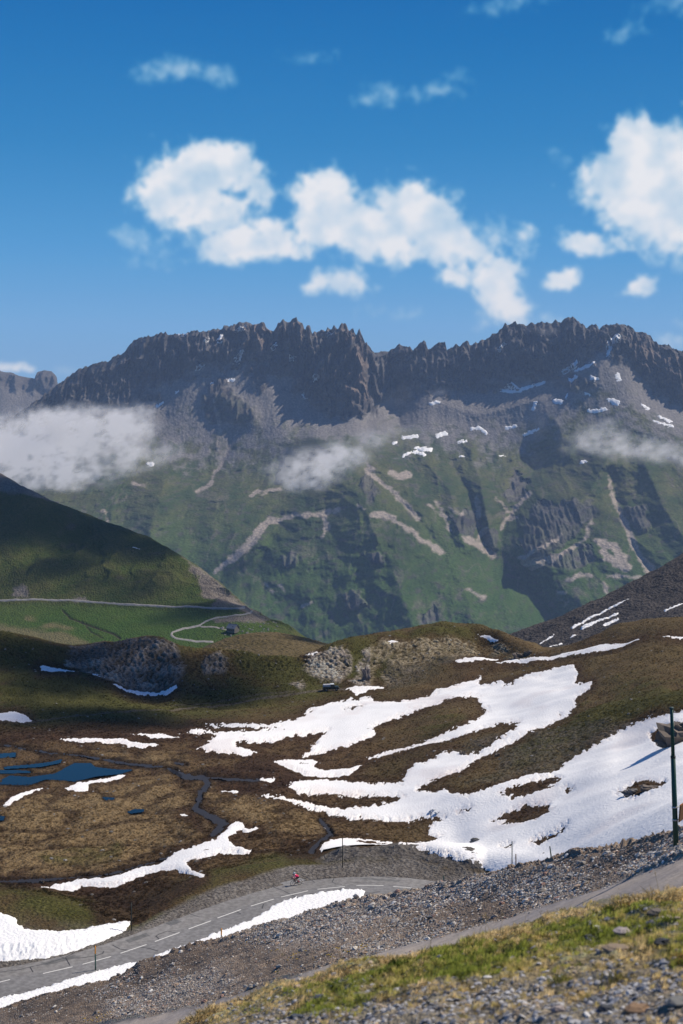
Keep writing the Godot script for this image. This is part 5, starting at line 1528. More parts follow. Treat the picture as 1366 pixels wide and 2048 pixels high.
# ------------------------------------------------------------------ the grassy bank at the camera's feet
func near_bank():
	var s := make_sheet([
		[[250, 2150, 600, 2010, 900, 1950, 1100, 1880, 1366, 1820, 1500, 1790], [250, 20, 600, 19, 1100, 18, 1500, 18]],
		[[250, 2133, 330, 2075, 380, 2037, 420, 2023, 470, 2013, 560, 1973, 640, 1955, 690, 1931, 740, 1925, 800, 1918, 860, 1910, 930, 1895, 1000, 1875, 1060, 1859, 1078, 1849, 1095, 1835, 1130, 1829, 1180, 1813, 1225, 1800, 1260, 1793, 1310, 1789, 1366, 1781, 1430, 1768, 1500, 1748], [250, 16, 560, 15.2, 900, 14.4, 1100, 13.8, 1366, 13.2, 1500, 13]],
		[[250, 2140, 380, 2062, 560, 2000, 700, 1960, 900, 1925, 1100, 1880, 1366, 1830, 1500, 1800], [250, 14.5, 560, 13.2, 900, 12.4, 1100, 11.8, 1366, 11.2, 1500, 11]],
		[[250, 2180, 560, 2075, 900, 2030, 1366, 1980, 1500, 1960], [250, 12.2, 560, 10.4, 900, 9.2, 1366, 8.5, 1500, 8.3]],
		[[250, 2350, 1500, 2300], [250, 9, 900, 6.8, 1500, 6.2]]],
		250, 1480, 380, [14, 70, 110, 60], 1)
	var green := Field.new(240, 1740, 1490, 2120, 4.0, -50.0)
	for a in [[740, 1965, 790, 1925, 860, 1905, 960, 1885, 1040, 1890, 1080, 1905, 1040, 1935, 960, 1955, 880, 1975, 790, 1985], [1060, 1880, 1150, 1840, 1230, 1825, 1330, 1830, 1366, 1845, 1250, 1870, 1150, 1890], [600, 2010, 680, 1985, 760, 1990, 700, 2020, 620, 2030], [1300, 1900, 1400, 1880, 1450, 1900, 1366, 1930]]: green.add_poly(a, 50.0)
	var slate := Field.new(240, 1740, 1490, 2120, 4.0, -60.0)
	for a in [[700, 2000, 800, 1985, 950, 1980, 1100, 1990, 1250, 1960, 1366, 1930, 1480, 1910, 1480, 2100, 300, 2110, 560, 2040], [1180, 1810, 1240, 1815, 1330, 1840, 1280, 1850]]: slate.add_poly(a, 60.0)
	var big := noise(0.5, 3, 71)
	var mid := noise(2.2, 4, 72)
	var fine := noise(9.0, 3, 73)
	var gmap := PackedFloat32Array()
	var smap := PackedFloat32Array()
	gmap.resize(s.pos.size())
	smap.resize(s.pos.size())
	for j in s.nv:
		for i in s.nu:
			var k := j * s.nu + i
			var p := s.base[k]
			var x := s.px[i]
			var rw := s.row[k]
			var b := big.get_noise_2d(p.x, p.z)
			var m := mid.get_noise_2d(p.x, p.z)
			var f := fine.get_noise_2d(p.x, p.z)
			p.y += b * 0.10 + m * 0.055 + f * 0.012
			s.pos[k] = p
			var g := sm(-30.0, 20.0, green.at(x + m * 40.0, rw + b * 16.0) + m * 26.0)
			var sl := sm(-34.0, 10.0, slate.at(x, rw) + m * 60.0 + b * 20.0)
			gmap[k] = g
			smap[k] = sl * (1.0 - g * 0.8)
			var c := Color(0.085, 0.068, 0.042).lerp(Color(0.18, 0.145, 0.08), clampf(0.5 + m + f * 0.4, 0.0, 1.0))
			c = c.lerp(Color(0.048, 0.066, 0.016), g * 0.8)
			c = c.lerp(Color(0.075, 0.074, 0.076), sl * 0.55)
			s.col[k] = c * 7.0
	s.nor = sheet_normals(s, s.pos)
	M.near_sheet = s
	tag(obj("grassy_bank", grid_mesh(s.pos, s.nor, s.col, s.nu, s.nv), M.soil), "near grassy bank of soil and slate chips", "bank", "", "structure")
	var r := RandomNumberGenerator.new()
	r.seed = 71
	# slate chips and pebbles
	var shapes := []
	for k in 4: shapes.append(rock_mesh(200 + k, [0.3, 0.45, 0.25, 0.7][k], Color(1, 1, 1), false, 4, 6))
	var lists := [[], [], [], []]
	var tints := [[], [], [], []]
	for q in 22000:
		var i := r.randi_range(1, s.nu - 3)
		var j := r.randi_range(14, s.nv - 30)
		var k := j * s.nu + i
		if s.row[k] > 2090.0: continue
		if r.randf() > 0.10 + 0.9 * smap[k]: continue
		var size := 0.007 + 0.021 * pow(r.randf(), 2.6)
		var tone := r.randf()
		var c := Color(0.19, 0.198, 0.225).lerp(Color(0.62, 0.61, 0.62), tone)
		if r.randf() < 0.14: c = Color(0.50, 0.40, 0.30)
		elif r.randf() < 0.10: c = Color(0.74, 0.73, 0.72)
		var p := s.pos[k].lerp(s.pos[k + 1], r.randf()).lerp(s.pos[k + s.nu], r.randf() * 0.9)
		var v := r.randi_range(0, 3)
		lists[v].append(Transform3D(any_turn(r, s.nor[k], 0.45).scaled_local(Vector3(size * r.randf_range(0.9, 1.6), size, size * r.randf_range(0.8, 1.2))), p + s.nor[k] * size * 0.2))
		tints[v].append(c)
	for v in 4: multi("slate_chips", shapes[v], M.stone, lists[v], tints[v], "blue grey slate chips strewn over the near bank", "slate chips")
	# larger stones, one by one: px, row, half width px, flatness, colour, label
	var big_stones := [
		[1245, 1870, 20, 0.5, Color(0.42, 0.37, 0.37), "pale pinkish white stone on the grassy bank below the dry tussock"], [1318, 1838, 26, 0.35, Color(0.17, 0.145, 0.12), "flat brown slab propped above its shadow beside the dry tussock"], [1234, 1911, 34, 0.22, Color(0.30, 0.23, 0.16), "long flat tan slab lying in the grass of the bank"],
		[1117, 2018, 16, 0.6, Color(0.40, 0.34, 0.32), "egg shaped pale pink stone among the slate chips"], [1276, 2026, 30, 0.45, Color(0.30, 0.19, 0.11), "orange brown flat stone among the slate chips"], [1356, 2020, 30, 0.3, Color(0.20, 0.20, 0.19), "broad grey slab at the lower corner of the bank"],
		[1034, 1990, 8, 0.8, Color(0.62, 0.62, 0.62), "small bright white pebble on the slate"], [1170, 2011, 8, 0.8, Color(0.55, 0.56, 0.58), "small white pebble beside the egg shaped stone"], [1178, 1878, 13, 0.6, Color(0.035, 0.04, 0.05), "dark slate block in the middle of the green turf"],
		[1326, 1900, 20, 0.6, Color(0.05, 0.055, 0.065), "dark slate block next to the tan tussock"], [890, 1903, 22, 0.3, Color(0.20, 0.17, 0.13), "flat brownish slab at the edge of the track"], [965, 2009, 10, 0.6, Color(0.33, 0.34, 0.36), "light grey stone amid the slate near the turf"],
		[600, 1966, 11, 0.7, Color(0.55, 0.52, 0.50), "chalky white stone at the bank's dry grass edge"], [597, 1975, 12, 0.5, Color(0.45, 0.35, 0.27), "cream coloured stone at the bank's dry grass edge"], [668, 1949, 10, 0.6, Color(0.36, 0.36, 0.38), "pale grey stone among straw grass above the track"], [640, 1999, 14, 0.5, Color(0.10, 0.115, 0.145), "blue grey stone in the small green tuft"], [593, 2038, 18, 0.5, Color(0.07, 0.085, 0.11), "dark blue slate lump in the lowest corner of turf"], [880, 2005, 22, 0.25, Color(0.26, 0.225, 0.18), "thin beige flake lying over slate chips"], [1190, 1985, 18, 0.4, Color(0.12, 0.13, 0.15), "grey slate plate above the small white pebble"], [1215, 2030, 22, 0.5, Color(0.055, 0.06, 0.07), "near black slate lump beside the orange brown stone"], [1042, 1952, 14, 0.4, Color(0.22, 0.225, 0.24), "light slate plate on bare soil"], [1080, 1838, 10, 0.6, Color(0.28, 0.26, 0.25), "small stone in the dark soil scar above the track"]]
	for a in big_stones:
		var mesh := rock_mesh(int(a[0]) + int(a[1]), a[3], Color(1, 1, 1), false, 5, 9)
		var p := drop(s, a[0], a[1])
		var w: float = a[2] / F * -p.z
		var m2: StandardMaterial3D = M.stone.duplicate()
		m2.albedo_color = Color(a[4].r, a[4].g, a[4].b).linear_to_srgb()
		m2.uv1_scale = Vector3.ONE * 0.9
		var o := obj("stone", mesh, m2)
		o.transform = Transform3D(Basis(Vector3.UP, r.randf_range(-0.5, 0.5)).scaled_local(Vector3(w, w, w * 0.75)), p + Vector3(0, w * a[3] * 0.35, 0))
		tag(o, a[5], "stone", "stones on the near bank")
	# grass
	var tufts := []
	for k in 5: tufts.append(tuft_mesh(300 + k, [26, 22, 30, 18, 34][k], [1.0, 0.8, 1.15, 1.3, 0.7][k], [0.55, 0.8, 0.4, 0.3, 0.9][k]))
	var gl := [[], [], [], [], []]
	var gt := [[], [], [], [], []]
	for q in 15000:
		var i := r.randi_range(1, s.nu - 3)
		var j := r.randi_range(8, s.nv - 30)
		var k := j * s.nu + i
		if s.row[k] > 2110.0: continue
		var g := gmap[k]
		var rimmed := sm(1.7, 1.1, s.tt[j])
		var m := mid.get_noise_2d(s.pos[k].x * 0.6 + 50.0, s.pos[k].z * 0.6)
		var want := clampf(0.16 + g * 0.85 + rimmed * 0.35 + sm(0.0, 0.35, m) * 0.5 - smap[k] * 0.2, 0.0, 1.0)
		if r.randf() > want: continue
		var h := r.randf_range(0.016, 0.042) * (1.0 + rimmed * 0.25 + g * 0.3)
		var dry := clampf(0.60 - g * 0.55 + rimmed * 0.45 + m * 0.9 + r.randfn(0, 0.22), 0.0, 1.0)
		var c := Color(0.36, 0.42, 0.08).lerp(Color(0.66, 0.56, 0.20), clampf(dry * 2.0, 0, 1)).lerp(Color(0.98, 0.77, 0.44), clampf(dry * 2.0 - 1.0, 0, 1))
		c *= r.randf_range(0.75, 1.2)
		var p := s.pos[k].lerp(s.pos[k + 1], r.randf()).lerp(s.pos[k + s.nu], r.randf() * 0.9)
		var v := r.randi_range(0, 4)
		gl[v].append(Transform3D(Basis(Vector3.UP, r.randf() * TAU).scaled_local(Vector3(h * r.randf_range(1.0, 1.6), h, h * r.randf_range(1.0, 1.6))), p))
		gt[v].append(c)
	for v in 5: multi("grass", tufts[v], M.grass, gl[v], gt[v], "short green and straw grass on the near bank", "grass")
	# single dry tussocks: px, row, height m, spread, label
	for a in [[1292, 1812, 0.16, 1.7, "large straw coloured tussock on the shoulder of the bank"], [1330, 1805, 0.13, 1.5, "second straw tussock leaning against the large one"], [1250, 1818, 0.10, 1.4, "low straw tussock below the large one"], [1366, 1800, 0.12, 1.4, "straw tussock at the far end of the shoulder"], [700, 1945, 0.12, 1.3, "straw tuft with tall stalks at the track edge"], [655, 1960, 0.11, 1.4, "wide straw tuft on the dry corner of the bank"], [775, 1918, 0.09, 1.5, "cushion of orange straw beside the track"], [800, 1945, 0.10, 1.6, "drooping straw tuft beside the greenest turf"], [580, 1985, 0.11, 1.5, "straw tuft in the lowest dry corner"], [420, 2030, 0.13, 1.5, "isolated straw tuft where the bank begins"], [400, 2046, 0.12, 1.4, "straw tuft at the very foot of the bank"], [1010, 1878, 0.07, 1.2, "thin straw tuft on the rim above the track"], [1050, 1868, 0.07, 1.2, "sparse straw tuft beside the soil scar"], [1240, 1958, 0.08, 1.6, "olive tussock in the slate"], [1366, 1925, 0.06, 1.6, "flat orange tussock near the dark slate block"], [1120, 1960, 0.06, 1.6, "small green cushion in the slate"]]:
		var o := obj("grass_tussock", tuft_mesh(int(a[0] * 3 + a[1]), 76, 1.0, a[3]), M.grass.duplicate())
		o.position = drop(s, a[0], a[1]) - Vector3(0, 0.005, 0)
		o.scale = Vector3(a[2], a[2], a[2])
		var tint := Color(0.92, 0.69, 0.34)
		if "olive" in a[4]: tint = Color(0.40, 0.35, 0.12)
		if "green" in a[4]: tint = Color(0.20, 0.27, 0.05)
		if "orange" in a[4]: tint = Color(0.80, 0.50, 0.20)
		o.material_override.albedo_color = tint.linear_to_srgb()
		tag(o, a[4], "grass tussock", "dry grass tussocks on the near bank")
	# single stalks against the track
	for a in [[760, 1918], [745, 1920], [700, 1950], [690, 1952], [1000, 1880], [985, 1886], [970, 1890], [955, 1893], [1045, 1864], [1320, 1790], [1295, 1788], [860, 1910], [845, 1915], [640, 1962], [1240, 1795]]:
		var st := SurfaceTool.new()
		st.begin(Mesh.PRIMITIVE_TRIANGLES)
		var lean := Vector3(r.randfn(0, 0.3), 1.0, r.randfn(0, 0.2)).normalized()
		tube(st, [Vector3.ZERO, lean * 0.12, lean * 0.24 + Vector3(r.randfn(0, 0.02), 0, 0)], [0.0022, 0.0018, 0.001], 5)
		tube(st, [lean * 0.21, lean * 0.24, lean * 0.27], [0.001, 0.004, 0.001], 5)
		st.generate_normals()
		var o := obj("grass_stalk", st.commit(), M.straw if M.has("straw") else plain("straw", Color(0.38, 0.28, 0.13), 0.9))
		o.position = drop(s, a[0], a[1])
		tag(o, "single tall dry grass stalk standing on the rim of the bank", "grass stalk", "dry grass stalks on the bank's rim")

func tuft_mesh(sd: int, n: int, tall: float, spread: float) -> ArrayMesh:
	var r := RandomNumberGenerator.new()
	r.seed = sd
	var v := PackedVector3Array()
	var nn := PackedVector3Array()
	var c := PackedColorArray()
	var ix := PackedInt32Array()
	for k in n:
		var a := r.randf() * TAU
		var d := Vector3(cos(a), 0, sin(a))
		var root := Vector3(r.randfn(0, 0.28), 0, r.randfn(0, 0.28)) * (0.6 + spread)
		var h := tall * r.randf_range(0.5, 1.1)
		var bend := spread * r.randf_range(0.2, 1.1)
		var w := 0.045 * r.randf_range(0.7, 1.3)
		var side := Vector3(-d.z, 0, d.x) * w
		var b0 := v.size()
		var shade := r.randf_range(0.75, 1.25)
		var p1 := root + Vector3(0, h * 0.55, 0) + d * bend * 0.3
		var p2 := root + Vector3(0, h * (1.0 - 0.25 * bend), 0) + d * bend
		for q in [[root - side, 0], [root + side, 0], [p1 - side * 0.8, 1], [p1 + side * 0.8, 1], [p2, 2]]:
			v.append(q[0])
			nn.append((Vector3.UP * 0.7 + d * 0.5).normalized())
			c.append(Color(shade, shade, shade))
		ix.append_array([b0, b0 + 1, b0 + 2, b0 + 1, b0 + 3, b0 + 2, b0 + 2, b0 + 3, b0 + 4])
	var arr := []
	arr.resize(Mesh.ARRAY_MAX)
	arr[Mesh.ARRAY_VERTEX] = v
	arr[Mesh.ARRAY_NORMAL] = nn
	arr[Mesh.ARRAY_COLOR] = c
	arr[Mesh.ARRAY_INDEX] = ix
	var m := ArrayMesh.new()
	m.add_surface_from_arrays(Mesh.PRIMITIVE_TRIANGLES, arr)
	return m

# a tube through points, with a radius at each
func tube(st: SurfaceTool, p: Array, rad: Array, n := 8) -> void:
	var rings := []
	for k in p.size():
		var d: Vector3 = (p[mini(k + 1, p.size() - 1)] - p[maxi(k - 1, 0)]).normalized()
		var a := d.cross(Vector3.RIGHT if absf(d.x) < 0.8 else Vector3.FORWARD).normalized()
		var b := d.cross(a)
		var ring := []
		for i in n:
			var t := TAU * i / n
			ring.append(p[k] + (a * cos(t) + b * sin(t)) * rad[k])
		rings.append(ring)
	for k in p.size() - 1:
		for i in n:
			var j := (i + 1) % n
			quad(st, rings[k][i], rings[k][j], rings[k + 1][j], rings[k + 1][i])
	for e in [0, p.size() - 1]:
		for i in n:
			var j := (i + 1) % n
			if e == 0: tri(st, p[0], rings[0][j], rings[0][i])
			else: tri(st, p[e], rings[e][i], rings[e][j])

func tri(st: SurfaceTool, a: Vector3, b: Vector3, c: Vector3) -> void:
	st.add_vertex(a)
	st.add_vertex(c)
	st.add_vertex(b)

func quad(st: SurfaceTool, a: Vector3, b: Vector3, c: Vector3, d: Vector3) -> void:
	tri(st, a, b, c)
	tri(st, a, c, d)

# ------------------------------------------------------------------ the road and what stands beside it
func smooth_line(p: Array, per: int) -> Array:
	var out := []
	for k in p.size() - 1:
		var a: Vector3 = p[maxi(k - 1, 0)]
		var b: Vector3 = p[k]
		var c: Vector3 = p[k + 1]
		var d: Vector3 = p[mini(k + 2, p.size() - 1)]
		for i in per:
			out.append(b.cubic_interpolate(c, a, d, float(i) / per))
	out.append(p[p.size() - 1])
	return out

func strip(left: Array, right: Array, across: int, colour: Callable) -> ArrayMesh:
	var n := left.size()
	var p := PackedVector3Array()
	var nn := PackedVector3Array()
	var c := PackedColorArray()
	for k in n:
		for i in across + 1:
			var q: Vector3 = left[k].lerp(right[k], float(i) / across)
			p.append(q)
			nn.append(Vector3.UP)
			c.append(colour.call(q, float(i) / across))
	var ix := PackedInt32Array()
	for k in n - 1:
		for i in across:
			var a := k * (across + 1) + i
			var b := a + across + 1
			# clockwise from above
			for t in [[a, a + 1, b], [a + 1, b + 1, b]]:
				var up: Vector3 = (p[t[2]] - p[t[0]]).cross(p[t[1]] - p[t[0]])
				ix.append_array(t if up.y > 0.0 else [t[0], t[2], t[1]])
	var arr := []
	arr.resize(Mesh.ARRAY_MAX)
	arr[Mesh.ARRAY_VERTEX] = p
	arr[Mesh.ARRAY_NORMAL] = nn
	arr[Mesh.ARRAY_COLOR] = c
	arr[Mesh.ARRAY_INDEX] = ix
	var m := ArrayMesh.new()
	m.add_surface_from_arrays(Mesh.PRIMITIVE_TRIANGLES, arr)
	return m

func flat_line(points: Array, y: float, wd: float, m: Material, called: String, parent: Node) -> MeshInstance3D:
	var w := []
	for k in points.size() / 2: w.append(on_plane(points[k * 2], points[k * 2 + 1], y))
	var l := []
	var r := []
	for k in w.size():
		var d: Vector3 = w[mini(k + 1, w.size() - 1)] - w[maxi(k - 1, 0)]
		var s := Vector3(-d.z, 0, d.x).normalized() * wd * 0.5
		l.append(w[k] - s)
		r.append(w[k] + s)
	var white := func(_q, _f): return Color(1, 1, 1)
	return obj(called, strip(l, r, 1, white), m, parent)

func road_things():
	var ry := ROAD_Y + 0.16
	var line := []
	for a in [[-160, 1985], [0, 1962], [86, 1947], [155, 1931], [222, 1913], [293, 1889], [359, 1865], [422, 1841], [482, 1819], [548, 1798], [616, 1781], [690, 1773], [767, 1771], [835, 1777], [905, 1792], [980, 1818]]: line.append(on_plane(a[0], a[1], ry))
	line = smooth_line(line, 12)
	var l := []
	var r := []
	var wob := noise(0.4, 3, 81)
	for k in line.size():
		var d: Vector3 = line[mini(k + 1, line.size() - 1)] - line[maxi(k - 1, 0)]
		var s := Vector3(-d.z, 0, d.x).normalized()
		l.append(line[k] - s * (3.5 + 0.12 * wob.get_noise_2d(k * 0.7, 0.0)))
		r.append(line[k] + s * (3.5 + 0.12 * wob.get_noise_2d(k * 0.7, 50.0)))
	var tone := noise(0.06, 3, 82)
	var tint := func(q: Vector3, f: float) -> Color:
		var v := 1.0 + 0.14 * tone.get_noise_2d(q.x, q.z) + 0.05 * wob.get_noise_2d(q.x * 2.0, q.z * 2.0)
		var c := Color(0.300, 0.296, 0.300) * v
		# the outer lane was laid in a paler mix
		return c.lerp(Color(0.355, 0.340, 0.325) * v, sm(0.46, 0.40, f) * 0.55 if l[0].z < r[0].z else sm(0.54, 0.60, f) * 0.55)
	var road := obj("road", strip(l, r, 14, tint), M.asphalt)
	tag(road, "grey asphalt road bending round the embankment with dashed centre line", "road", "", "structure")
	for a in [[-20, 1969, 20, 1959], [86, 1947, 145, 1933.5], [165, 1928.5, 222, 1913], [241, 1906.5, 293, 1889], [310, 1883, 359, 1865], [377, 1858, 422, 1841.5], [435, 1836, 482, 1819], [502, 1812, 548, 1798], [562, 1794, 616, 1781.5], [635, 1778.5, 690, 1773], [713, 1771, 740, 1770.6, 767, 1771], [786, 1773, 810, 1774.5, 835, 1777.5]]:
		flat_line(a, ry + 0.012, 0.17, M.paint, "lane_dash", road)
	for a in [[536, 1769, 552, 1776, 566, 1781, 580, 1788, 598, 1797], [611, 1752, 618, 1757, 630, 1765], [633, 1752, 648, 1751, 662, 1749, 670, 1747], [668, 1757, 664, 1764, 672, 1768, 684, 1769], [311, 1873, 318, 1868, 335, 1862, 352, 1866], [312, 1872, 318, 1878], [281, 1894, 300, 1897, 316, 1902], [30, 1941, 60, 1934, 92, 1927, 130, 1916, 160, 1916, 190, 1912, 205, 1907, 208, 1902], [118, 1912, 132, 1917, 140, 1931], [60, 1934, 66, 1944], [0, 1944, 30, 1940], [150, 1905, 130, 1915], [620, 1787, 640, 1789, 665, 1783, 683, 1777], [700, 1790, 720, 1786, 745, 1786, 760, 1783], [790, 1788, 815, 1785, 830, 1782], [700, 1764, 725, 1766, 750, 1765], [380, 1828, 392, 1832, 400, 1834], [527, 1808, 524, 1817], [470, 1822, 482, 1828], [585, 1757, 596, 1763, 608, 1768], [225, 1890, 240, 1898, 262, 1901], [745, 1752, 770, 1754, 792, 1757]]:
		flat_line(a, ry + 0.007, 0.12, M.tar, "tar_seam", road)
	# repairs in a darker mix
	for a in [[[330, 1846, 352, 1838, 364, 1843, 342, 1852], 0.21], [[560, 1766, 600, 1756, 612, 1760, 572, 1771], 0.36], [[250, 1880, 292, 1866, 300, 1871, 258, 1886], 0.22], [[720, 1755, 800, 1760, 798, 1764, 720, 1759], 0.24], [[80, 1926, 150, 1910, 160, 1914, 92, 1931], 0.22]]:
		var q := []
		for k in 4: q.append(on_plane(a[0][k * 2], a[0][k * 2 + 1], ry + 0.004))
		var mix := func(_p, _f): return Color(a[1], a[1], a[1] * 1.01)
		obj("asphalt_patch", strip([q[0], q[1]], [q[3], q[2]], 3, mix), M.asphalt, road)
	# the layby: its near edge runs under the snow
	var a1 := []
	var b1 := []
	for q in [[-160, 1995, 2020], [0, 1966, 1999], [70, 1957, 1988], [130, 1951, 1982], [190, 1942, 1972], [215, 1938, 1966], [250, 1937, 1958], [300, 1936, 1950]]:
		a1.append(on_plane(q[0], q[1], ry - 0.02))
		b1.append(on_plane(q[0], q[2], ry - 0.02))
	var dull := func(q: Vector3, _f: float) -> Color: return Color(0.28, 0.276, 0.28) * (1.0 + 0.14 * tone.get_noise_2d(q.x, q.z))
	var lay := obj("layby", strip(smooth_line(a1, 6), smooth_line(b1, 6), 5, dull), M.asphalt)
	tag(lay, "darker asphalt layby under the long snow ribbon", "layby", "", "structure")
	flat_line([0, 1985, 50, 1976, 100, 1972, 150, 1963], ry - 0.012, 0.10, M.tar, "tar_seam", lay)
	# a grassy island between road and layby
	var vs: Sheet = M.valley_sheet
	var isl := sd_polys([[85, 1952, 150, 1940, 190, 1930, 230, 1922, 270, 1917, 330, 1908, 400, 1895, 410, 1905, 330, 1935, 240, 1942, 200, 1944, 160, 1950, 110, 1955]], [], 1.5, 10.0)
	tag(obj("verge", overlay(vs, isl, 400, vs.nv - 1, 2.0, 0.05, 0.42, 0.0, Color(0.36, 0.31, 0.20), noise(0.06, 4, 83), 0.5), M.valley), "gravelly grass verge between the road and the layby", "verge", "", "structure")
	# marker posts: base px, row, top row, on the road plane
	post([191, 1943], 1892, 0.075, M.green_post, M.orange, "green marker post with orange top between road and layby")
	post([443, 1900], 1857, 0.075, M.green_post, M.orange, "marker post with orange top standing in the snowbank behind the gravel")
	post([263, 1861], 1806, 0.06, M.dark_post, null, "thin dark marker post on the outer verge beside the snowbank")
	post([685, 1735], 1677, 0.06, M.dark_post, null, "thin dark marker post in front of the gravel heap")
	post([887, 1784], 1752, 0.065, M.green_post, null, "short green marker post where the road dips behind the gravel")
	var e: Sheet = M.bank_sheet
	post_at(drop(e, 1024, 1739), pt(1023, 1685, 0), 1.05, 0.02, M.grey_post, "slim grey stake on the embankment edge", Vector3(-0.005, 1, 0))
	post_at(drop(e, 1032, 1738), Vector3.ZERO, 0.58, 0.022, M.brown_post, "short rusty stake beside the slim grey stake", Vector3(-0.02, 1, 0))
	post_at(drop(e, 1103, 1723), Vector3.ZERO, 0.46, 0.024, M.green_post, "leaning green stake at the snow edge of the embankment", Vector3(-0.14, 1, 0))
	pole()
	# rocks in the snow and on the ridge: px, row, half sizes in px, label
	for a in [[1362, 1476, 56, 30, 11, "dark brown rock outcrop sticking out of the snow behind the pole"], [953, 1686, 13, 7, 12, "low grey boulder in the snow above the gravel heap"], [1262, 1590, 16, 7, 13, "grey rock in the bare patch of the snow slope"], [1300, 1576, 20, 6, 14, "brown rock at the upper end of the bare patch"], [1372, 1478, 30, 24, 15, "brown boulder leaning on the outcrop behind the pole"], [1050, 1744, 14, 4, 16, "flat dark rock by the stakes at the snow edge"], [1092, 1710, 8, 3, 17, "small dark rock in the snow near the leaning stake"], [1038, 1312, 14, 7, 18, "dark rocky knob on the ridge beside the snow band"], [1056, 1306, 9, 6, 19, "smaller rock behind the dark rocky knob"], [926, 1507, 9, 6, 20, "dark rock at the tip of the brown island in the snowfield"], [995, 1507, 6, 4, 21, "rock at the edge of the dark ridge"], [732, 1352, 9, 17, 22, "pale standing slab in front of the eroded mound"], [1268, 1678, 9, 4, 23, "tuft topped lump on the embankment rim near the pole"], [205, 1283, 5, 3, 24, "block on the crest above the shaded crag"], [210, 1281, 3, 3, 25, "small block on the crest above the shaded crag"], [866, 1622, 8, 5, 26, "cracked snow block at the snow bridge"], [876, 1624, 7, 4, 27, "second cracked snow block at the snow bridge"], [52, 1857, 5, 3, 28, "stone at the rim of the snowbank"], [85, 1760, 4, 3, 29, "stone beside the wet ditch"]]:
		var sheet: Sheet = e if a[4] == 23 else vs
		var p := drop(sheet, a[0], a[1] + a[3] * 0.6)
		var k: float = -p.z / F
		var snowy: bool = "snow block" in a[5]
		var tn := Color(0.17, 0.14, 0.115)
		if "pale" in a[5]: tn = Color(0.27, 0.23, 0.21)
		if "grey" in a[5]: tn = Color(0.19, 0.18, 0.17)
		if "tuft" in a[5]: tn = Color(0.17, 0.13, 0.065)
		if snowy: tn = Color(0.8, 0.83, 0.86)
		var o := obj("snow_block" if snowy else "boulder", boulder_mesh(int(a[4]), tn), M.stone)
		o.transform = Transform3D(Basis(Vector3.UP, rng.randf_range(-0.4, 0.4)).scaled_local(Vector3(a[2] * k, a[3] * k * 1.15, a[2] * k * 0.7)), p + Vector3(0, a[3] * k * 0.35, 0))
		tag(o, a[5], "snow block" if snowy else "boulder", "rocks showing through snow and turf")

func boulder_mesh(sd: int, tone: Color) -> ArrayMesh:
	var n1 := noise(0.9, 3, sd)
	var n2 := noise(2.6, 3, sd + 50)
	var rings := 12
	var around := 18
	var st := SurfaceTool.new()
	st.begin(Mesh.PRIMITIVE_TRIANGLES)
	st.set_smooth_group(-1)
	var p := []
	for j in rings + 1:
		var li := []
		for i in around:
			var th := PI * j / rings
			var ph := TAU * i / around
			var q := Vector3(sin(th) * cos(ph), cos(th), sin(th) * sin(ph))
			var s := 1.0 + n1.get_noise_3dv(q) * 0.6 + n2.get_noise_3dv(q) * 0.45
			# flattened facets
			q = Vector3(clampf(q.x, -0.8, 0.8), clampf(q.y, -0.7, 0.75), clampf(q.z, -0.8, 0.8)) * s
			li.append(q)
		if j == 0 or j == rings:
			for i in around: li[i] = li[0]
		p.append(li)
	for j in rings:
		for i in around:
			var a: Vector3 = p[j][i]
			var b: Vector3 = p[j][(i + 1) % around]
			var c: Vector3 = p[j + 1][i]
			var d: Vector3 = p[j + 1][(i + 1) % around]
			for t in [[a, b, c], [b, d, c]]:
				if t[0].is_equal_approx(t[1]) or t[1].is_equal_approx(t[2]) or t[0].is_equal_approx(t[2]): continue
				var nn: Vector3 = (t[2] - t[0]).cross(t[1] - t[0])
				var tr: Array = t if nn.dot(t[0] + t[1] + t[2]) > 0.0 else [t[0], t[2], t[1]]
				var k := 1.0 + 0.5 * n2.get_noise_3dv(t[0] * 1.7)
				for v in tr:
					st.set_color(Color(tone.r * k, tone.g * k, tone.b * k))
					st.add_vertex(v)
	st.generate_normals()
	return st.commit()

func post(base: Array, top_row: float, wd: float, m: Material, cap: Material, label: String):
	var b := on_plane(base[0], base[1], ROAD_Y)
	var h := ray(base[0], top_row).y * -b.z - b.y
	var o := thing("marker_post", label, "marker post", b, "marker posts along the road")
	var st := SurfaceTool.new()
	st.begin(Mesh.PRIMITIVE_TRIANGLES)
	var split := h * 0.70 if cap else h
	tube(st, [Vector3(0, -0.3, 0), Vector3(0, split, 0)], [wd, wd * 0.92], 8)
	st.generate_normals()
	obj("pole", st.commit(), m, o)
	var s2 := SurfaceTool.new()
	s2.begin(Mesh.PRIMITIVE_TRIANGLES)
	if cap: tube(s2, [Vector3(0, split, 0), Vector3(0, h, 0)], [wd * 1.02, wd * 1.02], 8)
	else: tube(s2, [Vector3(0, h, 0), Vector3(0, h + 0.05, 0)], [wd * 1.1, wd * 0.6], 8)
	s2.generate_normals()
	obj("top_band" if cap else "post_cap", s2.commit(), cap if cap else m, o)

func post_at(b: Vector3, _unused: Vector3, h: float, wd: float, m: Material, label: String, lean: Vector3):
	var o := thing("stake", label, "stake", b, "stakes on the embankment edge")
	var st := SurfaceTool.new()
	st.begin(Mesh.PRIMITIVE_TRIANGLES)
	tube(st, [lean * -0.15, lean * h], [wd, wd * 0.9], 8)
	st.generate_normals()
	obj("shaft", st.commit(), m, o)
	var s2 := SurfaceTool.new()
	s2.begin(Mesh.PRIMITIVE_TRIANGLES)
	tube(s2, [lean * h, lean * (h + 0.02)], [wd * 1.05, wd * 0.5], 8)
	s2.generate_normals()
	obj("tip", s2.commit(), m, o)

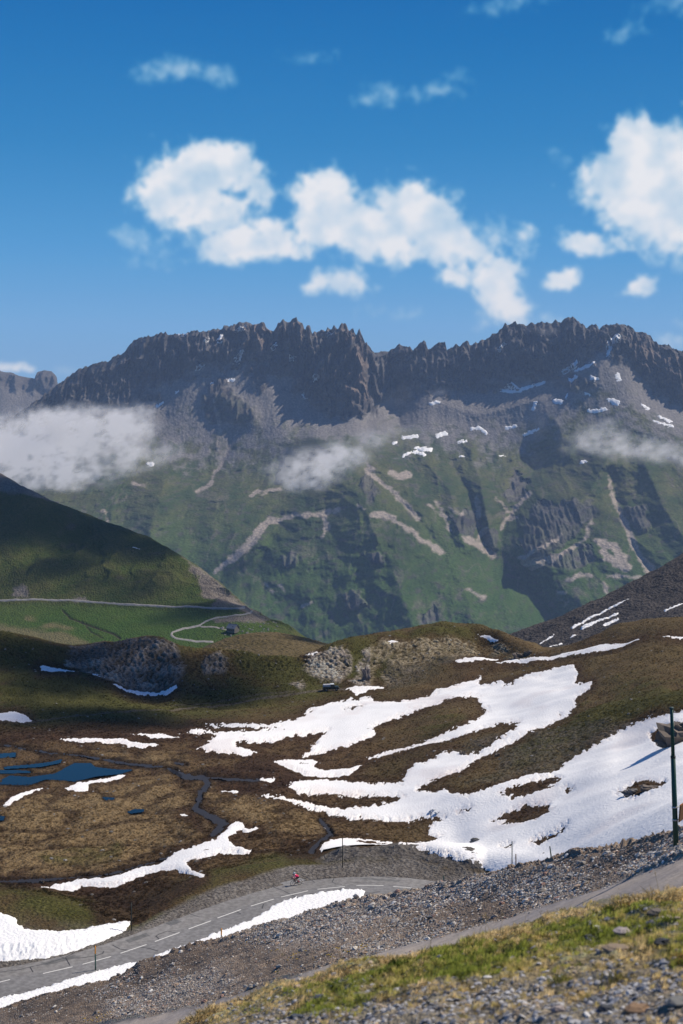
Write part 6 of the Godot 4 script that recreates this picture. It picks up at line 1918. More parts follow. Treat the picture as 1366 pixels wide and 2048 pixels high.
func pole():
	var e: Sheet = M.bank_sheet
	var b := drop(e, 1352, 1701)
	var top := pt(1343, 1416, -b.z)
	var o := thing("signal_pole", "tall dark green telescopic pole with a brown board strapped near its foot", "pole", b)
	var d := top - b
	var L := d.length()
	var u := d.normalized()
	var part := func(called: String, p: Array, r: Array, m: Material):
		var st := SurfaceTool.new()
		st.begin(Mesh.PRIMITIVE_TRIANGLES)
		tube(st, p, r, 14)
		st.generate_normals()
		return obj(called, st.commit(), m, o)
	part.call("lower_tube", [u * -0.3, u * L * 0.655], [0.078, 0.066], M.green_post)
	part.call("upper_tube", [u * L * 0.655, u * (L - 0.02)], [0.052, 0.046], M.green_post)
	part.call("collar", [u * L * 0.645, u * L * 0.66], [0.072, 0.072], M.dark_post)
	part.call("end_cap", [u * (L - 0.02), u * (L + 0.02)], [0.060, 0.056], M.grey_post)
	# the board faces right and a little away: seen nearly edge-on
	var holder := Node3D.new()
	holder.name = "board"
	o.add_child(holder)
	holder.position = u * L * 0.255 + Vector3(0.20, 0.0, -0.05)
	holder.rotation = Vector3(0.05, 1.05, -0.04)
	var board := BoxMesh.new()
	board.size = Vector3(0.44, 0.50, 0.02)
	var bo := obj("panel", board, plain("weathered orange brown board", Color(0.30, 0.105, 0.022), 0.7), holder)
	bo.position = Vector3(0, 0, 0)
	var rim := BoxMesh.new()
	rim.size = Vector3(0.40, 0.46, 0.012)
	var ro := obj("back_plate", rim, plain("dull brown back", Color(0.10, 0.045, 0.014), 0.8), holder)
	ro.position = Vector3(0, 0, 0.018)
	for f in [0.205, 0.295]:
		part.call("strap", [u * L * (f - 0.005), u * L * (f + 0.005)], [0.082, 0.082], plain("steel strap", Color(0.5, 0.5, 0.5), 0.4, 0.7))
		part.call("bracket", [u * L * f, u * L * f + Vector3(0.20, 0, -0.06)], [0.014, 0.014], plain("steel bracket", Color(0.35, 0.35, 0.35), 0.5, 0.6))

# ------------------------------------------------------------------ boxes with bevelled edges; top may be narrower
func bevel_box(size: Vector3, taper := Vector2.ONE, bevel := 0.04, shift := 0.0) -> ArrayMesh:
	var h := size * 0.5
	var st := SurfaceTool.new()
	st.begin(Mesh.PRIMITIVE_TRIANGLES)
	st.set_smooth_group(-1)
	var rings := []
	for lv in [[-h.y, 1.0, bevel], [-h.y + bevel, 1.0, 0.0], [h.y - bevel, 0.0, 0.0], [h.y, 0.0, bevel]]:
		var f: float = 1.0 if lv[1] == 1.0 else 0.0
		var tx: float = lerpf(taper.x, 1.0, f)
		var tz: float = lerpf(taper.y, 1.0, f)
		var x: float = h.x * tx - lv[2]
		var z: float = h.z * tz - lv[2]
		var c: float = bevel
		var s: float = shift * (1.0 - f)
		rings.append([Vector3(s + x, lv[0], z - c), Vector3(s + x - c, lv[0], z), Vector3(s - x + c, lv[0], z), Vector3(s - x, lv[0], z - c), Vector3(s - x, lv[0], -z + c), Vector3(s - x + c, lv[0], -z), Vector3(s + x - c, lv[0], -z), Vector3(s + x, lv[0], -z + c)])
	for k in 3:
		for i in 8:
			var j := (i + 1) % 8
			quad(st, rings[k][i], rings[k + 1][i], rings[k + 1][j], rings[k][j])
	for i in range(1, 7):
		tri(st, rings[3][0], rings[3][i + 1], rings[3][i])
		tri(st, rings[0][0], rings[0][i], rings[0][i + 1])
	st.generate_normals()
	# faces must look outwards
	return st.commit()

func put(parent: Node, called: String, mesh: Mesh, m: Material, at: Vector3, turn := Vector3.ZERO) -> MeshInstance3D:
	var o := obj(called, mesh, m, parent)
	o.position = at
	o.rotation = turn
	return o

func lathe(profile: Array, n := 20) -> ArrayMesh:   # round the z axis: [radius, z]
	var st := SurfaceTool.new()
	st.begin(Mesh.PRIMITIVE_TRIANGLES)
	for k in profile.size() - 1:
		for i in n:
			var a := TAU * i / n
			var b := TAU * (i + 1) / n
			var p := func(q: Array, t: float) -> Vector3: return Vector3(cos(t) * q[0], sin(t) * q[0], q[1])
			quad(st, p.call(profile[k], a), p.call(profile[k], b), p.call(profile[k + 1], b), p.call(profile[k + 1], a))
	st.generate_normals()
	return st.commit()

func build_pickup():
	var vs: Sheet = M.valley_sheet
	var p := drop(vs, 662, 1384)
	var o := thing("pickup_truck", "dark green pickup with white cab roof and grey canvas canopy parked on the track", "pickup truck", p + Vector3(0, 0.1, 0))
	o.rotation = Vector3(0, 0.12, 0.03)
	var green := plain("dark green truck paint", Color(0.012, 0.028, 0.024), 0.3)
	var black := plain("black rubber", Color(0.012, 0.012, 0.012), 0.8)
	var white := plain("white roof paint", Color(0.62, 0.66, 0.66), 0.45)
	var canvas := plain("grey canvas", Color(0.36, 0.37, 0.40), 0.9)
	var glass := plain("dark window glass", Color(0.02, 0.025, 0.03), 0.08)
	var steel := plain("grey wheel rim", Color(0.22, 0.22, 0.22), 0.5, 0.3)
	var lamp := plain("headlamp glass", Color(0.6, 0.6, 0.55), 0.2)
	put(o, "chassis", bevel_box(Vector3(4.5, 0.28, 1.5), Vector2.ONE, 0.04), black, Vector3(0, 0.52, 0))
	put(o, "load_bed", bevel_box(Vector3(2.15, 0.55, 1.78), Vector2.ONE, 0.05), green, Vector3(-1.2, 0.92, 0))
	var lower := put(o, "door_body", bevel_box(Vector3(1.35, 0.62, 1.78), Vector2.ONE, 0.05), green, Vector3(0.42, 0.92, 0))
	for z in [-0.9, 0.9]: put(lower, "door_handle", bevel_box(Vector3(0.14, 0.04, 0.03), Vector2.ONE, 0.01), black, Vector3(-0.4, 0.18, z))
	put(o, "bonnet", bevel_box(Vector3(1.15, 0.50, 1.55), Vector2(0.97, 0.96), 0.06), green, Vector3(1.66, 0.96, 0))
	for z in [-0.8, 0.8]:
		put(o, "wing", bevel_box(Vector3(1.12, 0.36, 0.26), Vector2(0.96, 0.9), 0.05), green, Vector3(1.66, 0.86, z))
		put(o, "headlight", lathe([[0.0, 0.03], [0.07, 0.025], [0.095, 0.0], [0.0, -0.02]]), lamp, Vector3(2.24, 0.92, z * 0.78), Vector3(0, PI / 2, 0))
	put(o, "front_bumper", bevel_box(Vector3(0.14, 0.16, 1.75), Vector2.ONE, 0.03), black, Vector3(2.32, 0.55, 0))
	put(o, "rear_bumper", bevel_box(Vector3(0.12, 0.14, 1.6), Vector2.ONE, 0.03), black, Vector3(-2.34, 0.55, 0))
	var cab := put(o, "cab", bevel_box(Vector3(1.30, 0.62, 1.66), Vector2(0.82, 0.90), 0.04, -0.06), green, Vector3(0.40, 1.53, 0))
	put(cab, "windscreen", bevel_box(Vector3(0.02, 0.46, 1.36), Vector2(1, 0.92), 0.005), glass, Vector3(0.60, 0.0, 0), Vector3(0, 0, 0.26))
	for z in [-1.0, 1.0]: put(cab, "side_window", bevel_box(Vector3(0.86, 0.38, 0.02), Vector2(0.86, 1), 0.005, -0.03), glass, Vector3(-0.02, 0.02, z * 0.795), Vector3(-z * 0.13, 0, 0))
	put(o, "roof", bevel_box(Vector3(1.16, 0.10, 1.56), Vector2(0.94, 0.94), 0.04), white, Vector3(0.34, 1.89, 0))
	var can := put(o, "canopy", bevel_box(Vector3(2.12, 0.66, 1.72), Vector2(0.97, 0.90), 0.08), canvas, Vector3(-1.2, 1.53, 0))
	for x in [-0.5, 0.05, 0.6]: put(can, "canopy_hoop", bevel_box(Vector3(0.05, 0.66, 1.76), Vector2(1, 0.90), 0.01), plain("canvas seam", Color(0.16, 0.16, 0.18), 0.9), Vector3(x, 0.01, 0))
	for x in [-1.42, 1.50]:
		for z in [-0.78, 0.78]:
			var w := Node3D.new()
			w.name = "wheel"
			o.add_child(w, true)
			w.position = Vector3(x, 0.40, z)
			obj("tyre", lathe([[0.22, -0.11], [0.36, -0.12], [0.40, -0.08], [0.40, 0.08], [0.36, 0.12], [0.22, 0.11], [0.22, -0.11]]), black, w)
			obj("rim", lathe([[0.0, 0.08], [0.08, 0.10], [0.20, 0.07], [0.225, 0.10], [0.225, -0.10], [0.20, -0.07], [0.0, -0.08]]), steel, w)
	for z in [-0.95, 0.95]: put(o, "wing_mirror", bevel_box(Vector3(0.06, 0.18, 0.14), Vector2.ONE, 0.02), black, Vector3(1.0, 1.42, z))
	for z in [-0.7, 0.7]: put(o, "tail_light", bevel_box(Vector3(0.04, 0.10, 0.12), Vector2.ONE, 0.01), plain("red lens", Color(0.3, 0.01, 0.01), 0.3), Vector3(-2.29, 0.95, z))

func build_house():
	var hs: Sheet = M.hill_sheet
	var p := drop(hs, 466, 1263)
	var o := thing("stone_house", "small grey stone mountain house with slate gable roof beside the hairpin", "house", p + Vector3(0, -0.6, 0))
	o.rotation.y = -0.62
	var stone := plain("grey rubble wall", Color(0.24, 0.215, 0.19), 0.95)
	stone.albedo_texture = noise_tex(0.12, 0.5, 1.0, 91, 3, 256)
	stone.uv1_triplanar = true
	stone.uv1_scale = Vector3.ONE * 0.4
	var slate := plain("slate roof", Color(0.15, 0.16, 0.18), 0.7)
	var dark := plain("dark window", Color(0.015, 0.015, 0.018), 0.15)
	var wood := plain("brown shutter", Color(0.10, 0.055, 0.03), 0.8)
	var L := 9.6
	var W := 7.2
	var H := 4.2
	var R := 3.4
	var st := SurfaceTool.new()
	st.begin(Mesh.PRIMITIVE_TRIANGLES)
	st.set_smooth_group(-1)
	var c := [Vector3(-L / 2, 0, W / 2), Vector3(L / 2, 0, W / 2), Vector3(L / 2, 0, -W / 2), Vector3(-L / 2, 0, -W / 2)]
	var up := Vector3(0, H, 0)
	for i in 4: quad(st, c[i], c[(i + 1) % 4], c[(i + 1) % 4] + up, c[i] + up)
	tri(st, c[1] + up, c[2] + up, Vector3(L / 2, H + R, 0))
	tri(st, c[3] + up, c[0] + up, Vector3(-L / 2, H + R, 0))
	st.generate_normals()
	obj("wall", st.commit(), stone, o)
	for z in [-1.0, 1.0]:
		var slope := atan2(R, W / 2)
		var len := sqrt(R * R + W * W / 4.0) + 0.7
		var roof := put(o, "roof_slope", bevel_box(Vector3(L + 1.0, 0.22, len), Vector2.ONE, 0.03), slate, Vector3(0, H + R / 2.0 + 0.02, z * (W / 4.0 + 0.12)), Vector3(z * slope, 0, 0))
		if z > 0.0: put(roof, "skylight", bevel_box(Vector3(0.8, 0.06, 1.0), Vector2.ONE, 0.01), dark, Vector3(1.6, 0.14, 0.2))
	put(o, "ridge_cap", bevel_box(Vector3(L + 1.0, 0.16, 0.4), Vector2.ONE, 0.03), slate, Vector3(0, H + R + 0.18, 0))
	put(o, "chimney", bevel_box(Vector3(0.7, 1.3, 0.7), Vector2.ONE, 0.04), stone, Vector3(-2.6, H + R + 0.3, -0.4))
	for x in [-3.2, -1.1, 1.0, 3.1]:
		var w := put(o, "window", bevel_box(Vector3(0.9, 1.15, 0.10), Vector2.ONE, 0.02), dark, Vector3(x, 2.4, W / 2))
		put(w, "sill", bevel_box(Vector3(1.15, 0.10, 0.22), Vector2.ONE, 0.02), stone, Vector3(0, -0.64, 0.06))
		for q in [-0.72, 0.72]: put(w, "shutter", bevel_box(Vector3(0.42, 1.15, 0.06), Vector2.ONE, 0.01), wood, Vector3(q, 0, 0.05))
	var door := put(o, "door", bevel_box(Vector3(0.10, 2.1, 1.1), Vector2.ONE, 0.02), wood, Vector3(-L / 2, 1.5, 0.6))
	put(door, "handle", bevel_box(Vector3(0.06, 0.06, 0.16), Vector2.ONE, 0.01), dark, Vector3(-0.06, 0, 0.35))
	put(o, "window", bevel_box(Vector3(0.10, 1.0, 0.8), Vector2.ONE, 0.02), dark, Vector3(-L / 2, H + 0.7, 0.0))

# ------------------------------------------------------------------ the cyclist
# bones: [a, b, radius a, radius b, colour]; one skin round all of them
func skin(bones: Array, cell: float, blend: float) -> ArrayMesh:
	var lo := Vector3(1e9, 1e9, 1e9)
	var hi := -lo
	for q in bones:
		for e in 2:
			var rr: float = q[2 + e] + cell * 2.0
			lo = lo.min(q[e] - Vector3(rr, rr, rr))
			hi = hi.max(q[e] + Vector3(rr, rr, rr))
	var nx := int((hi.x - lo.x) / cell) + 2
	var ny := int((hi.y - lo.y) / cell) + 2
	var nz := int((hi.z - lo.z) / cell) + 2
	var f := PackedFloat32Array()
	f.resize(nx * ny * nz)
	f.fill(1.0)
	for q in bones:
		var a: Vector3 = q[0]
		var b: Vector3 = q[1]
		var ab := b - a
		var l2 := maxf(ab.length_squared(), 1e-9)
		var m: float = maxf(q[2], q[3]) + blend * 2.0 + cell * 2.0
		var l := ((a.min(b) - Vector3(m, m, m) - lo) / cell).floor()
		var h := ((a.max(b) + Vector3(m, m, m) - lo) / cell).ceil()
		for z in range(maxi(0, int(l.z)), mini(nz, int(h.z) + 1)):
			for y in range(maxi(0, int(l.y)), mini(ny, int(h.y) + 1)):
				for x in range(maxi(0, int(l.x)), mini(nx, int(h.x) + 1)):
					var p := lo + Vector3(x, y, z) * cell
					var t := clampf((p - a).dot(ab) / l2, 0.0, 1.0)
					var d := p.distance_to(a + ab * t) - lerpf(q[2], q[3], t)
					var k := (z * ny + y) * nx + x
					var g := f[k]
					var s := maxf(blend - absf(g - d), 0.0) / blend
					f[k] = minf(g, d) - s * s * blend * 0.25
	var id := {}
	var v := PackedVector3Array()
	var n := PackedVector3Array()
	var c := PackedColorArray()
	var ix := PackedInt32Array()
	var sx := 1
	var sy := nx
	var sz := nx * ny
	for z in nz - 1:
		for y in ny - 1:
			for x in nx - 1:
				var k := (z * ny + y) * nx + x
				var inside := 0
				var sum := Vector3.ZERO
				var cnt := 0
				for e in [[0, 0, 0], [1, 0, 0], [0, 1, 0], [1, 1, 0], [0, 0, 1], [1, 0, 1], [0, 1, 1], [1, 1, 1]]:
					if f[k + e[0] * sx + e[1] * sy + e[2] * sz] < 0.0: inside += 1
				if inside == 0 or inside == 8: continue
				for e in [[0, 0, 0, 1, 0, 0], [0, 1, 0, 1, 1, 0], [0, 0, 1, 1, 0, 1], [0, 1, 1, 1, 1, 1], [0, 0, 0, 0, 1, 0], [1, 0, 0, 1, 1, 0], [0, 0, 1, 0, 1, 1], [1, 0, 1, 1, 1, 1], [0, 0, 0, 0, 0, 1], [1, 0, 0, 1, 0, 1], [0, 1, 0, 0, 1, 1], [1, 1, 0, 1, 1, 1]]:
					var fa := f[k + e[0] * sx + e[1] * sy + e[2] * sz]
					var fb := f[k + e[3] * sx + e[4] * sy + e[5] * sz]
					if (fa < 0.0) != (fb < 0.0):
						var t := fa / (fa - fb)
						sum += Vector3(e[0], e[1], e[2]).lerp(Vector3(e[3], e[4], e[5]), t)
						cnt += 1
				var p := lo + (Vector3(x, y, z) + sum / cnt) * cell
				id[k] = v.size()
				v.append(p)
				n.append(Vector3(f[k + sx] - f[k], f[k + sy] - f[k], f[k + sz] - f[k]).normalized())
				var best := 1e9
				var col := Color.WHITE
				for q in bones:
					var ab: Vector3 = q[1] - q[0]
					var t := clampf((p - q[0]).dot(ab) / maxf(ab.length_squared(), 1e-9), 0.0, 1.0)
					var d: float = p.distance_to(q[0] + ab * t) - lerpf(q[2], q[3], t)
					if d < best:
						best = d
						col = q[4]
				c.append(col)
	for z in range(1, nz - 1):
		for y in range(1, ny - 1):
			for x in range(1, nx - 1):
				var k := (z * ny + y) * nx + x
				for e in [[sx, sy, sz], [sy, sz, sx], [sz, sx, sy]]:
					var a := f[k] < 0.0
					if a == (f[k + e[0]] < 0.0): continue
					var q := [k, k - e[1], k - e[1] - e[2], k - e[2]]
					if not (id.has(q[0]) and id.has(q[1]) and id.has(q[2]) and id.has(q[3])): continue
					var w := [id[q[0]], id[q[1]], id[q[2]], id[q[3]]]
					if a: ix.append_array([w[0], w[2], w[1], w[0], w[3], w[2]])
					else: ix.append_array([w[0], w[1], w[2], w[0], w[2], w[3]])
	var arr := []
	arr.resize(Mesh.ARRAY_MAX)
	arr[Mesh.ARRAY_VERTEX] = v
	arr[Mesh.ARRAY_NORMAL] = n
	arr[Mesh.ARRAY_COLOR] = c
	arr[Mesh.ARRAY_INDEX] = ix
	var m := ArrayMesh.new()
	m.add_surface_from_arrays(Mesh.PRIMITIVE_TRIANGLES, arr)
	return m

func bar(parent: Node, called: String, p: Array, r: Array, m: Material, n := 8) -> MeshInstance3D:
	var st := SurfaceTool.new()
	st.begin(Mesh.PRIMITIVE_TRIANGLES)
	tube(st, p, r, n)
	st.generate_normals()
	return obj(called, st.commit(), m, parent)

func build_cyclist():
	var at := on_plane(592.5, 1770.5, ROAD_Y + 0.16)
	var fwd := Vector3(-0.88, 0, 0.475).normalized()
	var basis := Basis(fwd, Vector3.UP, fwd.cross(Vector3.UP))
	# the bicycle: x forward, y up, z to its right
	var b := thing("bicycle", "black road bicycle ridden down the asphalt road", "bicycle", at)
	b.basis = basis
	var black := plain("black carbon", Color(0.012, 0.012, 0.014), 0.4)
	var rubber := plain("tyre rubber", Color(0.015, 0.015, 0.015), 0.8)
	var metal := plain("spokes", Color(0.25, 0.25, 0.26), 0.4, 0.6)
	for x in [-0.5, 0.5]:
		var w := Node3D.new()
		w.name = "wheel"
		b.add_child(w, true)
		w.position = Vector3(x, 0.34, 0)
		var ring := func(rad: float, tk: float, nm: String, m: Material):
			var tm := TorusMesh.new()
			tm.inner_radius = rad - tk
			tm.outer_radius = rad + tk
			tm.rings = 40
			tm.ring_segments = 8
			var o := obj(nm, tm, m, w)
			o.rotation.x = PI / 2
		ring.call(0.326, 0.016, "tyre", rubber)
		ring.call(0.300, 0.013, "rim", black)
		bar(w, "hub", [Vector3(0, 0, -0.05), Vector3(0, 0, 0.05)], [0.022, 0.022], metal)
		for k in 10:
			var a := TAU * k / 10.0
			bar(w, "spoke", [Vector3(cos(a), sin(a), 0) * 0.02, Vector3(cos(a), sin(a), 0) * 0.295], [0.0016, 0.0016], metal, 4)
	var bb := Vector3(-0.09, 0.27, 0)
	var seat_c := Vector3(-0.23, 0.80, 0)
	var head_t := Vector3(0.30, 0.84, 0)
	var head_b := Vector3(0.345, 0.70, 0)
	var frame := Node3D.new()
	frame.name = "frame"
	b.add_child(frame)
	bar(frame, "top_tube", [seat_c, head_t], [0.018, 0.02], black)
	bar(frame, "down_tube", [bb, head_b], [0.026, 0.026], black)
	bar(frame, "seat_tube", [bb, seat_c], [0.02, 0.018], black)
	bar(frame, "head_tube", [head_b + Vector3(0.01, -0.03, 0), head_t + Vector3(-0.005, 0.03, 0)], [0.024, 0.024], black)
	for z in [-1.0, 1.0]:
		bar(frame, "chain_stay", [bb + Vector3(0, 0, z * 0.03), Vector3(-0.5, 0.34, z * 0.06)], [0.014, 0.011], black)
		bar(frame, "seat_stay", [seat_c + Vector3(0, -0.04, z * 0.015), Vector3(-0.5, 0.34, z * 0.06)], [0.011, 0.009], black)
	var fork := bar(b, "fork", [head_b + Vector3(0.012, -0.03, 0), Vector3(0.385, 0.60, 0)], [0.022, 0.026], black)
	for z in [-1.0, 1.0]: bar(fork, "fork_blade", [Vector3(0.385, 0.60, z * 0.03), Vector3(0.43, 0.45, z * 0.05), Vector3(0.5, 0.34, z * 0.055)], [0.015, 0.013, 0.01], black)
	bar(b, "seat_post", [seat_c, Vector3(-0.265, 0.95, 0)], [0.014, 0.014], black)
	put(b, "saddle", bevel_box(Vector3(0.27, 0.05, 0.14), Vector2(0.9, 0.8), 0.015), black, Vector3(-0.25, 0.97, 0))
	bar(b, "stem", [head_t + Vector3(-0.005, 0.05, 0), Vector3(0.40, 0.91, 0)], [0.016, 0.016], black)
	var hb := bar(b, "handlebar", [Vector3(0.40, 0.91, -0.2), Vector3(0.40, 0.91, 0.2)], [0.014, 0.014], black)
	for z in [-0.2, 0.2]:
		bar(hb, "drop", [Vector3(0.40, 0.91, z), Vector3(0.48, 0.90, z), Vector3(0.50, 0.84, z), Vector3(0.46, 0.78, z), Vector3(0.38, 0.77, z)], [0.014, 0.014, 0.014, 0.014, 0.014], black)
		bar(hb, "brake_hood", [Vector3(0.47, 0.91, z), Vector3(0.53, 0.95, z)], [0.018, 0.014], rubber)
	var crank := put(b, "chainring", lathe([[0.06, -0.004], [0.095, -0.004], [0.095, 0.004], [0.06, 0.004], [0.06, -0.004]], 28), black, bb + Vector3(0, 0, 0.05))
	var fp := Vector3(0.155, -0.07, 0.0)
	bar(crank, "crank_arm", [Vector3(0, 0, 0.01), fp + Vector3(0, 0, 0.03)], [0.013, 0.012], black)
	bar(crank, "crank_arm", [Vector3(0, 0, -0.11), -fp + Vector3(0, 0, -0.13)], [0.013, 0.012], black)
	put(crank, "pedal", bevel_box(Vector3(0.09, 0.02, 0.07), Vector2.ONE, 0.005), black, fp + Vector3(0, 0, 0.07))
	put(crank, "pedal", bevel_box(Vector3(0.09, 0.02, 0.07), Vector2.ONE, 0.005), black, -fp + Vector3(0, 0, -0.17))
	put(b, "cassette", lathe([[0.02, -0.02], [0.05, -0.02], [0.03, 0.02], [0.02, 0.02]], 20), metal, Vector3(-0.5, 0.34, 0.04))
	# the rider
	var pr := thing("person", "cyclist in a magenta jersey, dark shorts and pale blue helmet riding the bicycle", "person", at)
	pr.basis = basis
	var pink := Color(0.80, 0.008, 0.13)
	var pale := Color(0.72, 0.50, 0.56)
	var shorts := Color(0.02, 0.018, 0.022)
	var skinc := Color(0.36, 0.18, 0.11)
	var sock := Color(0.50, 0.02, 0.10)
	var dark := Color(0.012, 0.012, 0.014)
	var bones := []
	var rp := bb + Vector3(0, 0, 0.05) + fp + Vector3(0, 0, 0.07)
	var lp := bb + Vector3(0, 0, 0.05) - fp + Vector3(0, 0, -0.17)
	# torso
	bones.append([Vector3(-0.24, 1.06, 0), Vector3(-0.10, 1.17, 0), 0.135, 0.135, pink])
	bones.append([Vector3(-0.10, 1.17, 0), Vector3(0.08, 1.29, 0), 0.135, 0.145, pink])
	bones.append([Vector3(0.08, 1.29, 0), Vector3(0.16, 1.345, 0), 0.14, 0.12, pale])
	bones.append([Vector3(0.14, 1.34, -0.15), Vector3(0.14, 1.34, 0.15), 0.075, 0.075, pink])
	bones.append([Vector3(-0.25, 1.03, -0.08), Vector3(-0.25, 1.03, 0.08), 0.115, 0.115, shorts])
	# neck and head
	bones.append([Vector3(0.19, 1.38, 0), Vector3(0.27, 1.46, 0), 0.055, 0.052, skinc])
	bones.append([Vector3(0.295, 1.545, 0), Vector3(0.325, 1.475, 0), 0.092, 0.065, skinc])
	bones.append([Vector3(0.385, 1.505, 0), Vector3(0.405, 1.49, 0), 0.016, 0.018, skinc])
	for z in [-1.0, 1.0]:
		bones.append([Vector3(0.285, 1.52, z * 0.085), Vector3(0.285, 1.50, z * 0.09), 0.016, 0.014, skinc])
		# arm
		bones.append([Vector3(0.15, 1.335, z * 0.17), Vector3(0.30, 1.13, z * 0.235), 0.058, 0.045, pink])
		bones.append([Vector3(0.30, 1.13, z * 0.235), Vector3(0.475, 0.985, z * 0.205), 0.043, 0.032, pink])
		# hand on the hood: palm, four fingers round it, a thumb on the inside
		var w := Vector3(0.475, 0.985, z * 0.205)
		bones.append([w, w + Vector3(0.05, -0.012, 0), 0.03, 0.028, dark])
		for q in 4:
			var k := w + Vector3(0.065 + 0.004 * q, -0.012 - 0.015 * q, z * 0.018)
			bones.append([k, k + Vector3(0.028, -0.02, z * 0.004), 0.0095, 0.009, dark])
			bones.append([k + Vector3(0.028, -0.02, z * 0.004), k + Vector3(0.018, -0.042, -z * 0.022), 0.009, 0.008, dark])
		bones.append([w + Vector3(0.03, -0.005, -z * 0.02), w + Vector3(0.075, -0.02, -z * 0.032), 0.0105, 0.009, dark])
		# leg
		var foot := rp if z > 0.0 else lp
		var ankle := foot + Vector3(-0.10, 0.10, -z * 0.015)
		var knee := Vector3(0.17, 0.70, 0.105) if z > 0.0 else Vector3(0.10, 0.83, -0.105)
		var hip := Vector3(-0.24, 1.0, z * 0.09)
		var mid := hip.lerp(knee, 0.72)
		bones.append([hip, mid, 0.098, 0.070, shorts])
		bones.append([mid, knee, 0.068, 0.056, skinc])
		var calf := knee.lerp(ankle, 0.32) + Vector3(-0.022, 0, 0)
		bones.append([knee, calf, 0.053, 0.056, skinc])
		bones.append([calf, knee.lerp(ankle, 0.7), 0.055, 0.040, skinc])
		bones.append([knee.lerp(ankle, 0.7), ankle, 0.040, 0.036, sock])
		bones.append([ankle + Vector3(-0.03, -0.055, 0), foot + Vector3(0.04, 0.045, 0), 0.036, 0.036, dark])
		bones.append([foot + Vector3(0.04, 0.045, 0), foot + Vector3(0.12, 0.038, 0), 0.036, 0.026, dark])
		bones.append([ankle, ankle + Vector3(-0.03, -0.055, 0), 0.036, 0.036, dark])
	var body := obj("body", skin(bones, 0.014, 0.03), plain("cyclist", Color(1, 1, 1), 0.75, 0.0, true), pr)
	body.set_meta("label", "rider leaning forward, hands on the brake hoods")
	var hl := Node3D.new()
	hl.name = "helmet"
	pr.add_child(hl)
	hl.position = Vector3(0.285, 1.592, 0)
	hl.rotation.z = -0.22
	var shell := skin([[Vector3(-0.05, 0.0, 0), Vector3(0.055, 0.005, 0), 0.090, 0.082, Color(0.36, 0.58, 0.66)], [Vector3(-0.10, -0.005, 0), Vector3(-0.02, 0.03, 0), 0.06, 0.08, Color(0.36, 0.58, 0.66)]], 0.012, 0.03)
	obj("shell", shell, plain("pale blue helmet", Color(1, 1, 1), 0.35, 0.0, true), hl)
	for z in [-0.045, 0.0, 0.045]: bar(hl, "vent", [Vector3(-0.11, 0.055, z * 1.1), Vector3(-0.02, 0.097, z), Vector3(0.07, 0.088, z)], [0.008, 0.009, 0.008], black, 6)
	put(pr, "sunglasses", bevel_box(Vector3(0.02, 0.04, 0.14), Vector2.ONE, 0.008), plain("dark lens", Color(0.01, 0.01, 0.012), 0.1), Vector3(0.392, 1.53, 0), Vector3(0, 0, -0.3))
	var bag := put(pr, "back_pocket", bevel_box(Vector3(0.20, 0.07, 0.20), Vector2(0.85, 0.85), 0.025), plain("orange pouch", Color(0.62, 0.20, 0.03), 0.7), Vector3(-0.215, 1.285, 0), Vector3(0, 0, 0.6))
	bag.set_meta("label", "orange pouch on the lower back")

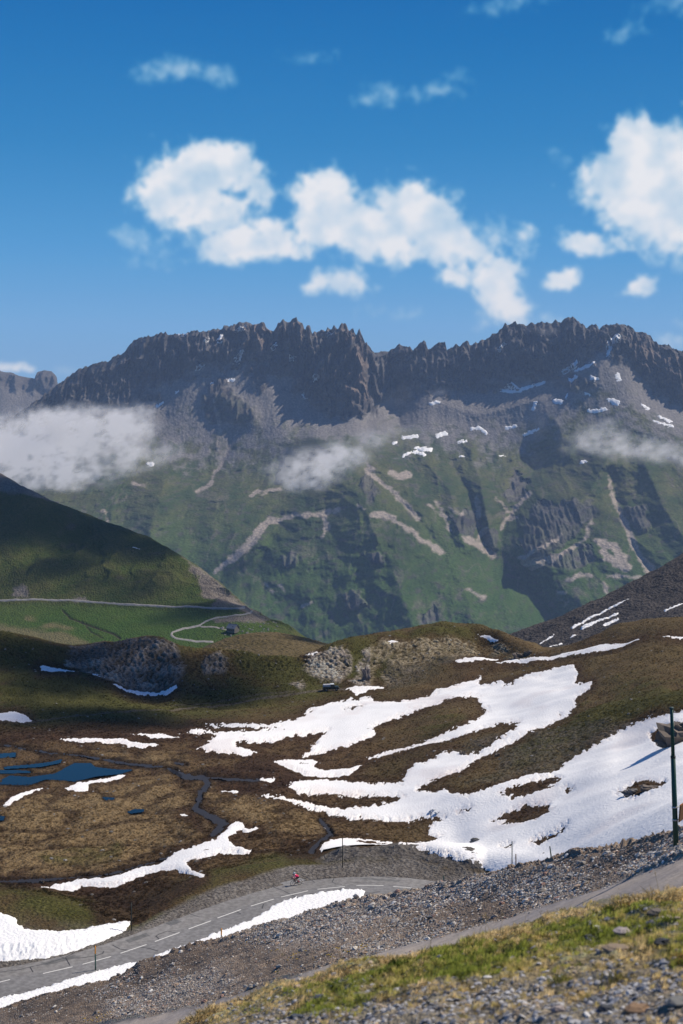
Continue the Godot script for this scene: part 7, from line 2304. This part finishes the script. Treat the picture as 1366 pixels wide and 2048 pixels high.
# ------------------------------------------------------------------ mist on the mountain, shade from clouds overhead
func weather():
	mist("cloud_bank", "thick white cloud bank lying against the lower left of the mountain", [[50, 895, 115, 78, 0.62], [140, 865, 95, 58, 0.6], [225, 860, 80, 50, 0.5], [110, 945, 125, 40, 0.42], [240, 915, 95, 40, 0.28], [285, 850, 44, 52, 0.24], [-60, 900, 90, 75, 0.6], [320, 905, 56, 34, 0.14], [180, 965, 80, 22, 0.12]], 50, 2, 1, 5250.0)
	mist("cloud_bank", "thin grey cloud wisp in front of the dark green knob", [[640, 930, 86, 40, 0.36], [600, 962, 66, 30, 0.28], [692, 910, 54, 36, 0.28], [750, 880, 76, 28, 0.14], [550, 938, 50, 22, 0.10], [810, 862, 50, 20, 0.09]], 40, 2, 2, 5050.0)
	mist("cloud_bank", "grey cloud bank across the spur below the snow dotted scree", [[1190, 880, 66, 36, 0.22], [1260, 895, 76, 32, 0.26], [1330, 905, 66, 28, 0.22], [1220, 855, 44, 24, 0.13], [1400, 915, 64, 32, 0.22], [1140, 900, 36, 18, 0.08]], 44, 2, 3, 5350.0)
	mist("cloud_bank", "faint veil of mist in the basin under the pinnacles", [[780, 850, 70, 32, 0.06], [850, 860, 46, 20, 0.05], [800, 790, 46, 36, 0.045], [880, 785, 30, 14, 0.08]], 20, 1, 4, 5900.0)
	mist("cloud_bank", "small torn wisps above the boulder field", [[985, 895, 40, 16, 0.10], [1075, 850, 30, 28, 0.07], [1065, 930, 30, 28, 0.045]], 16, 1, 5, 5500.0)
	mist("cloud_bank", "wisp of cloud clinging to the summit ridge", [[1070, 655, 38, 14, 0.10], [1095, 662, 30, 12, 0.10], [1225, 668, 24, 14, 0.07], [1150, 652, 26, 10, 0.06]], 20, 1, 6, 6250.0)
	# shade on the left shoulder, on the low ridge and the far bog, on the brown hill, on the far mountain
	shade_cloud("cloud overhead that shades the grassy shoulder", [[pt(-20, 1040, 1580), 90.0, 66.0, 60.0, 11, 0.85], [pt(110, 1060, 1570), 80.0, 66.0, 60.0, 11, 0.85], [pt(220, 1110, 1530), 80.0, 55.0, 60.0, 10, 0.9], [pt(150, 1170, 1470), 90.0, 40.0, 60.0, 8, 0.65], [pt(300, 1185, 1440), 50.0, 30.0, 50.0, 5, 0.4], [pt(400, 1255, 1370), 90.0, 30.0, 60.0, 8, 0.5]], 1500.0, 11)
	shade_cloud("cloud overhead that shades the low ridge", [[pt(60, 1320, 410), 40.0, 26.0, 30.0, 10, 0.5], [pt(240, 1340, 400), 40.0, 26.0, 30.0, 10, 0.5], [pt(400, 1350, 405), 34.0, 24.0, 30.0, 8, 0.55], [pt(30, 1440, 350), 40.0, 18.0, 30.0, 8, 0.6], [pt(200, 1445, 345), 34.0, 14.0, 30.0, 6, 0.3]], 900.0, 12)
	shade_cloud("cloud overhead that shades the rounded hill", [[pt(625, 1290, 660), 22.0, 30.0, 20.0, 6, 0.7]], 1000.0, 13)
	shade_cloud("cloud overhead that shades the dark end of the mountain", [[pt(190, 770, 6300), 180.0, 180.0, 160.0, 8, 0.3]], 4200.0, 14)
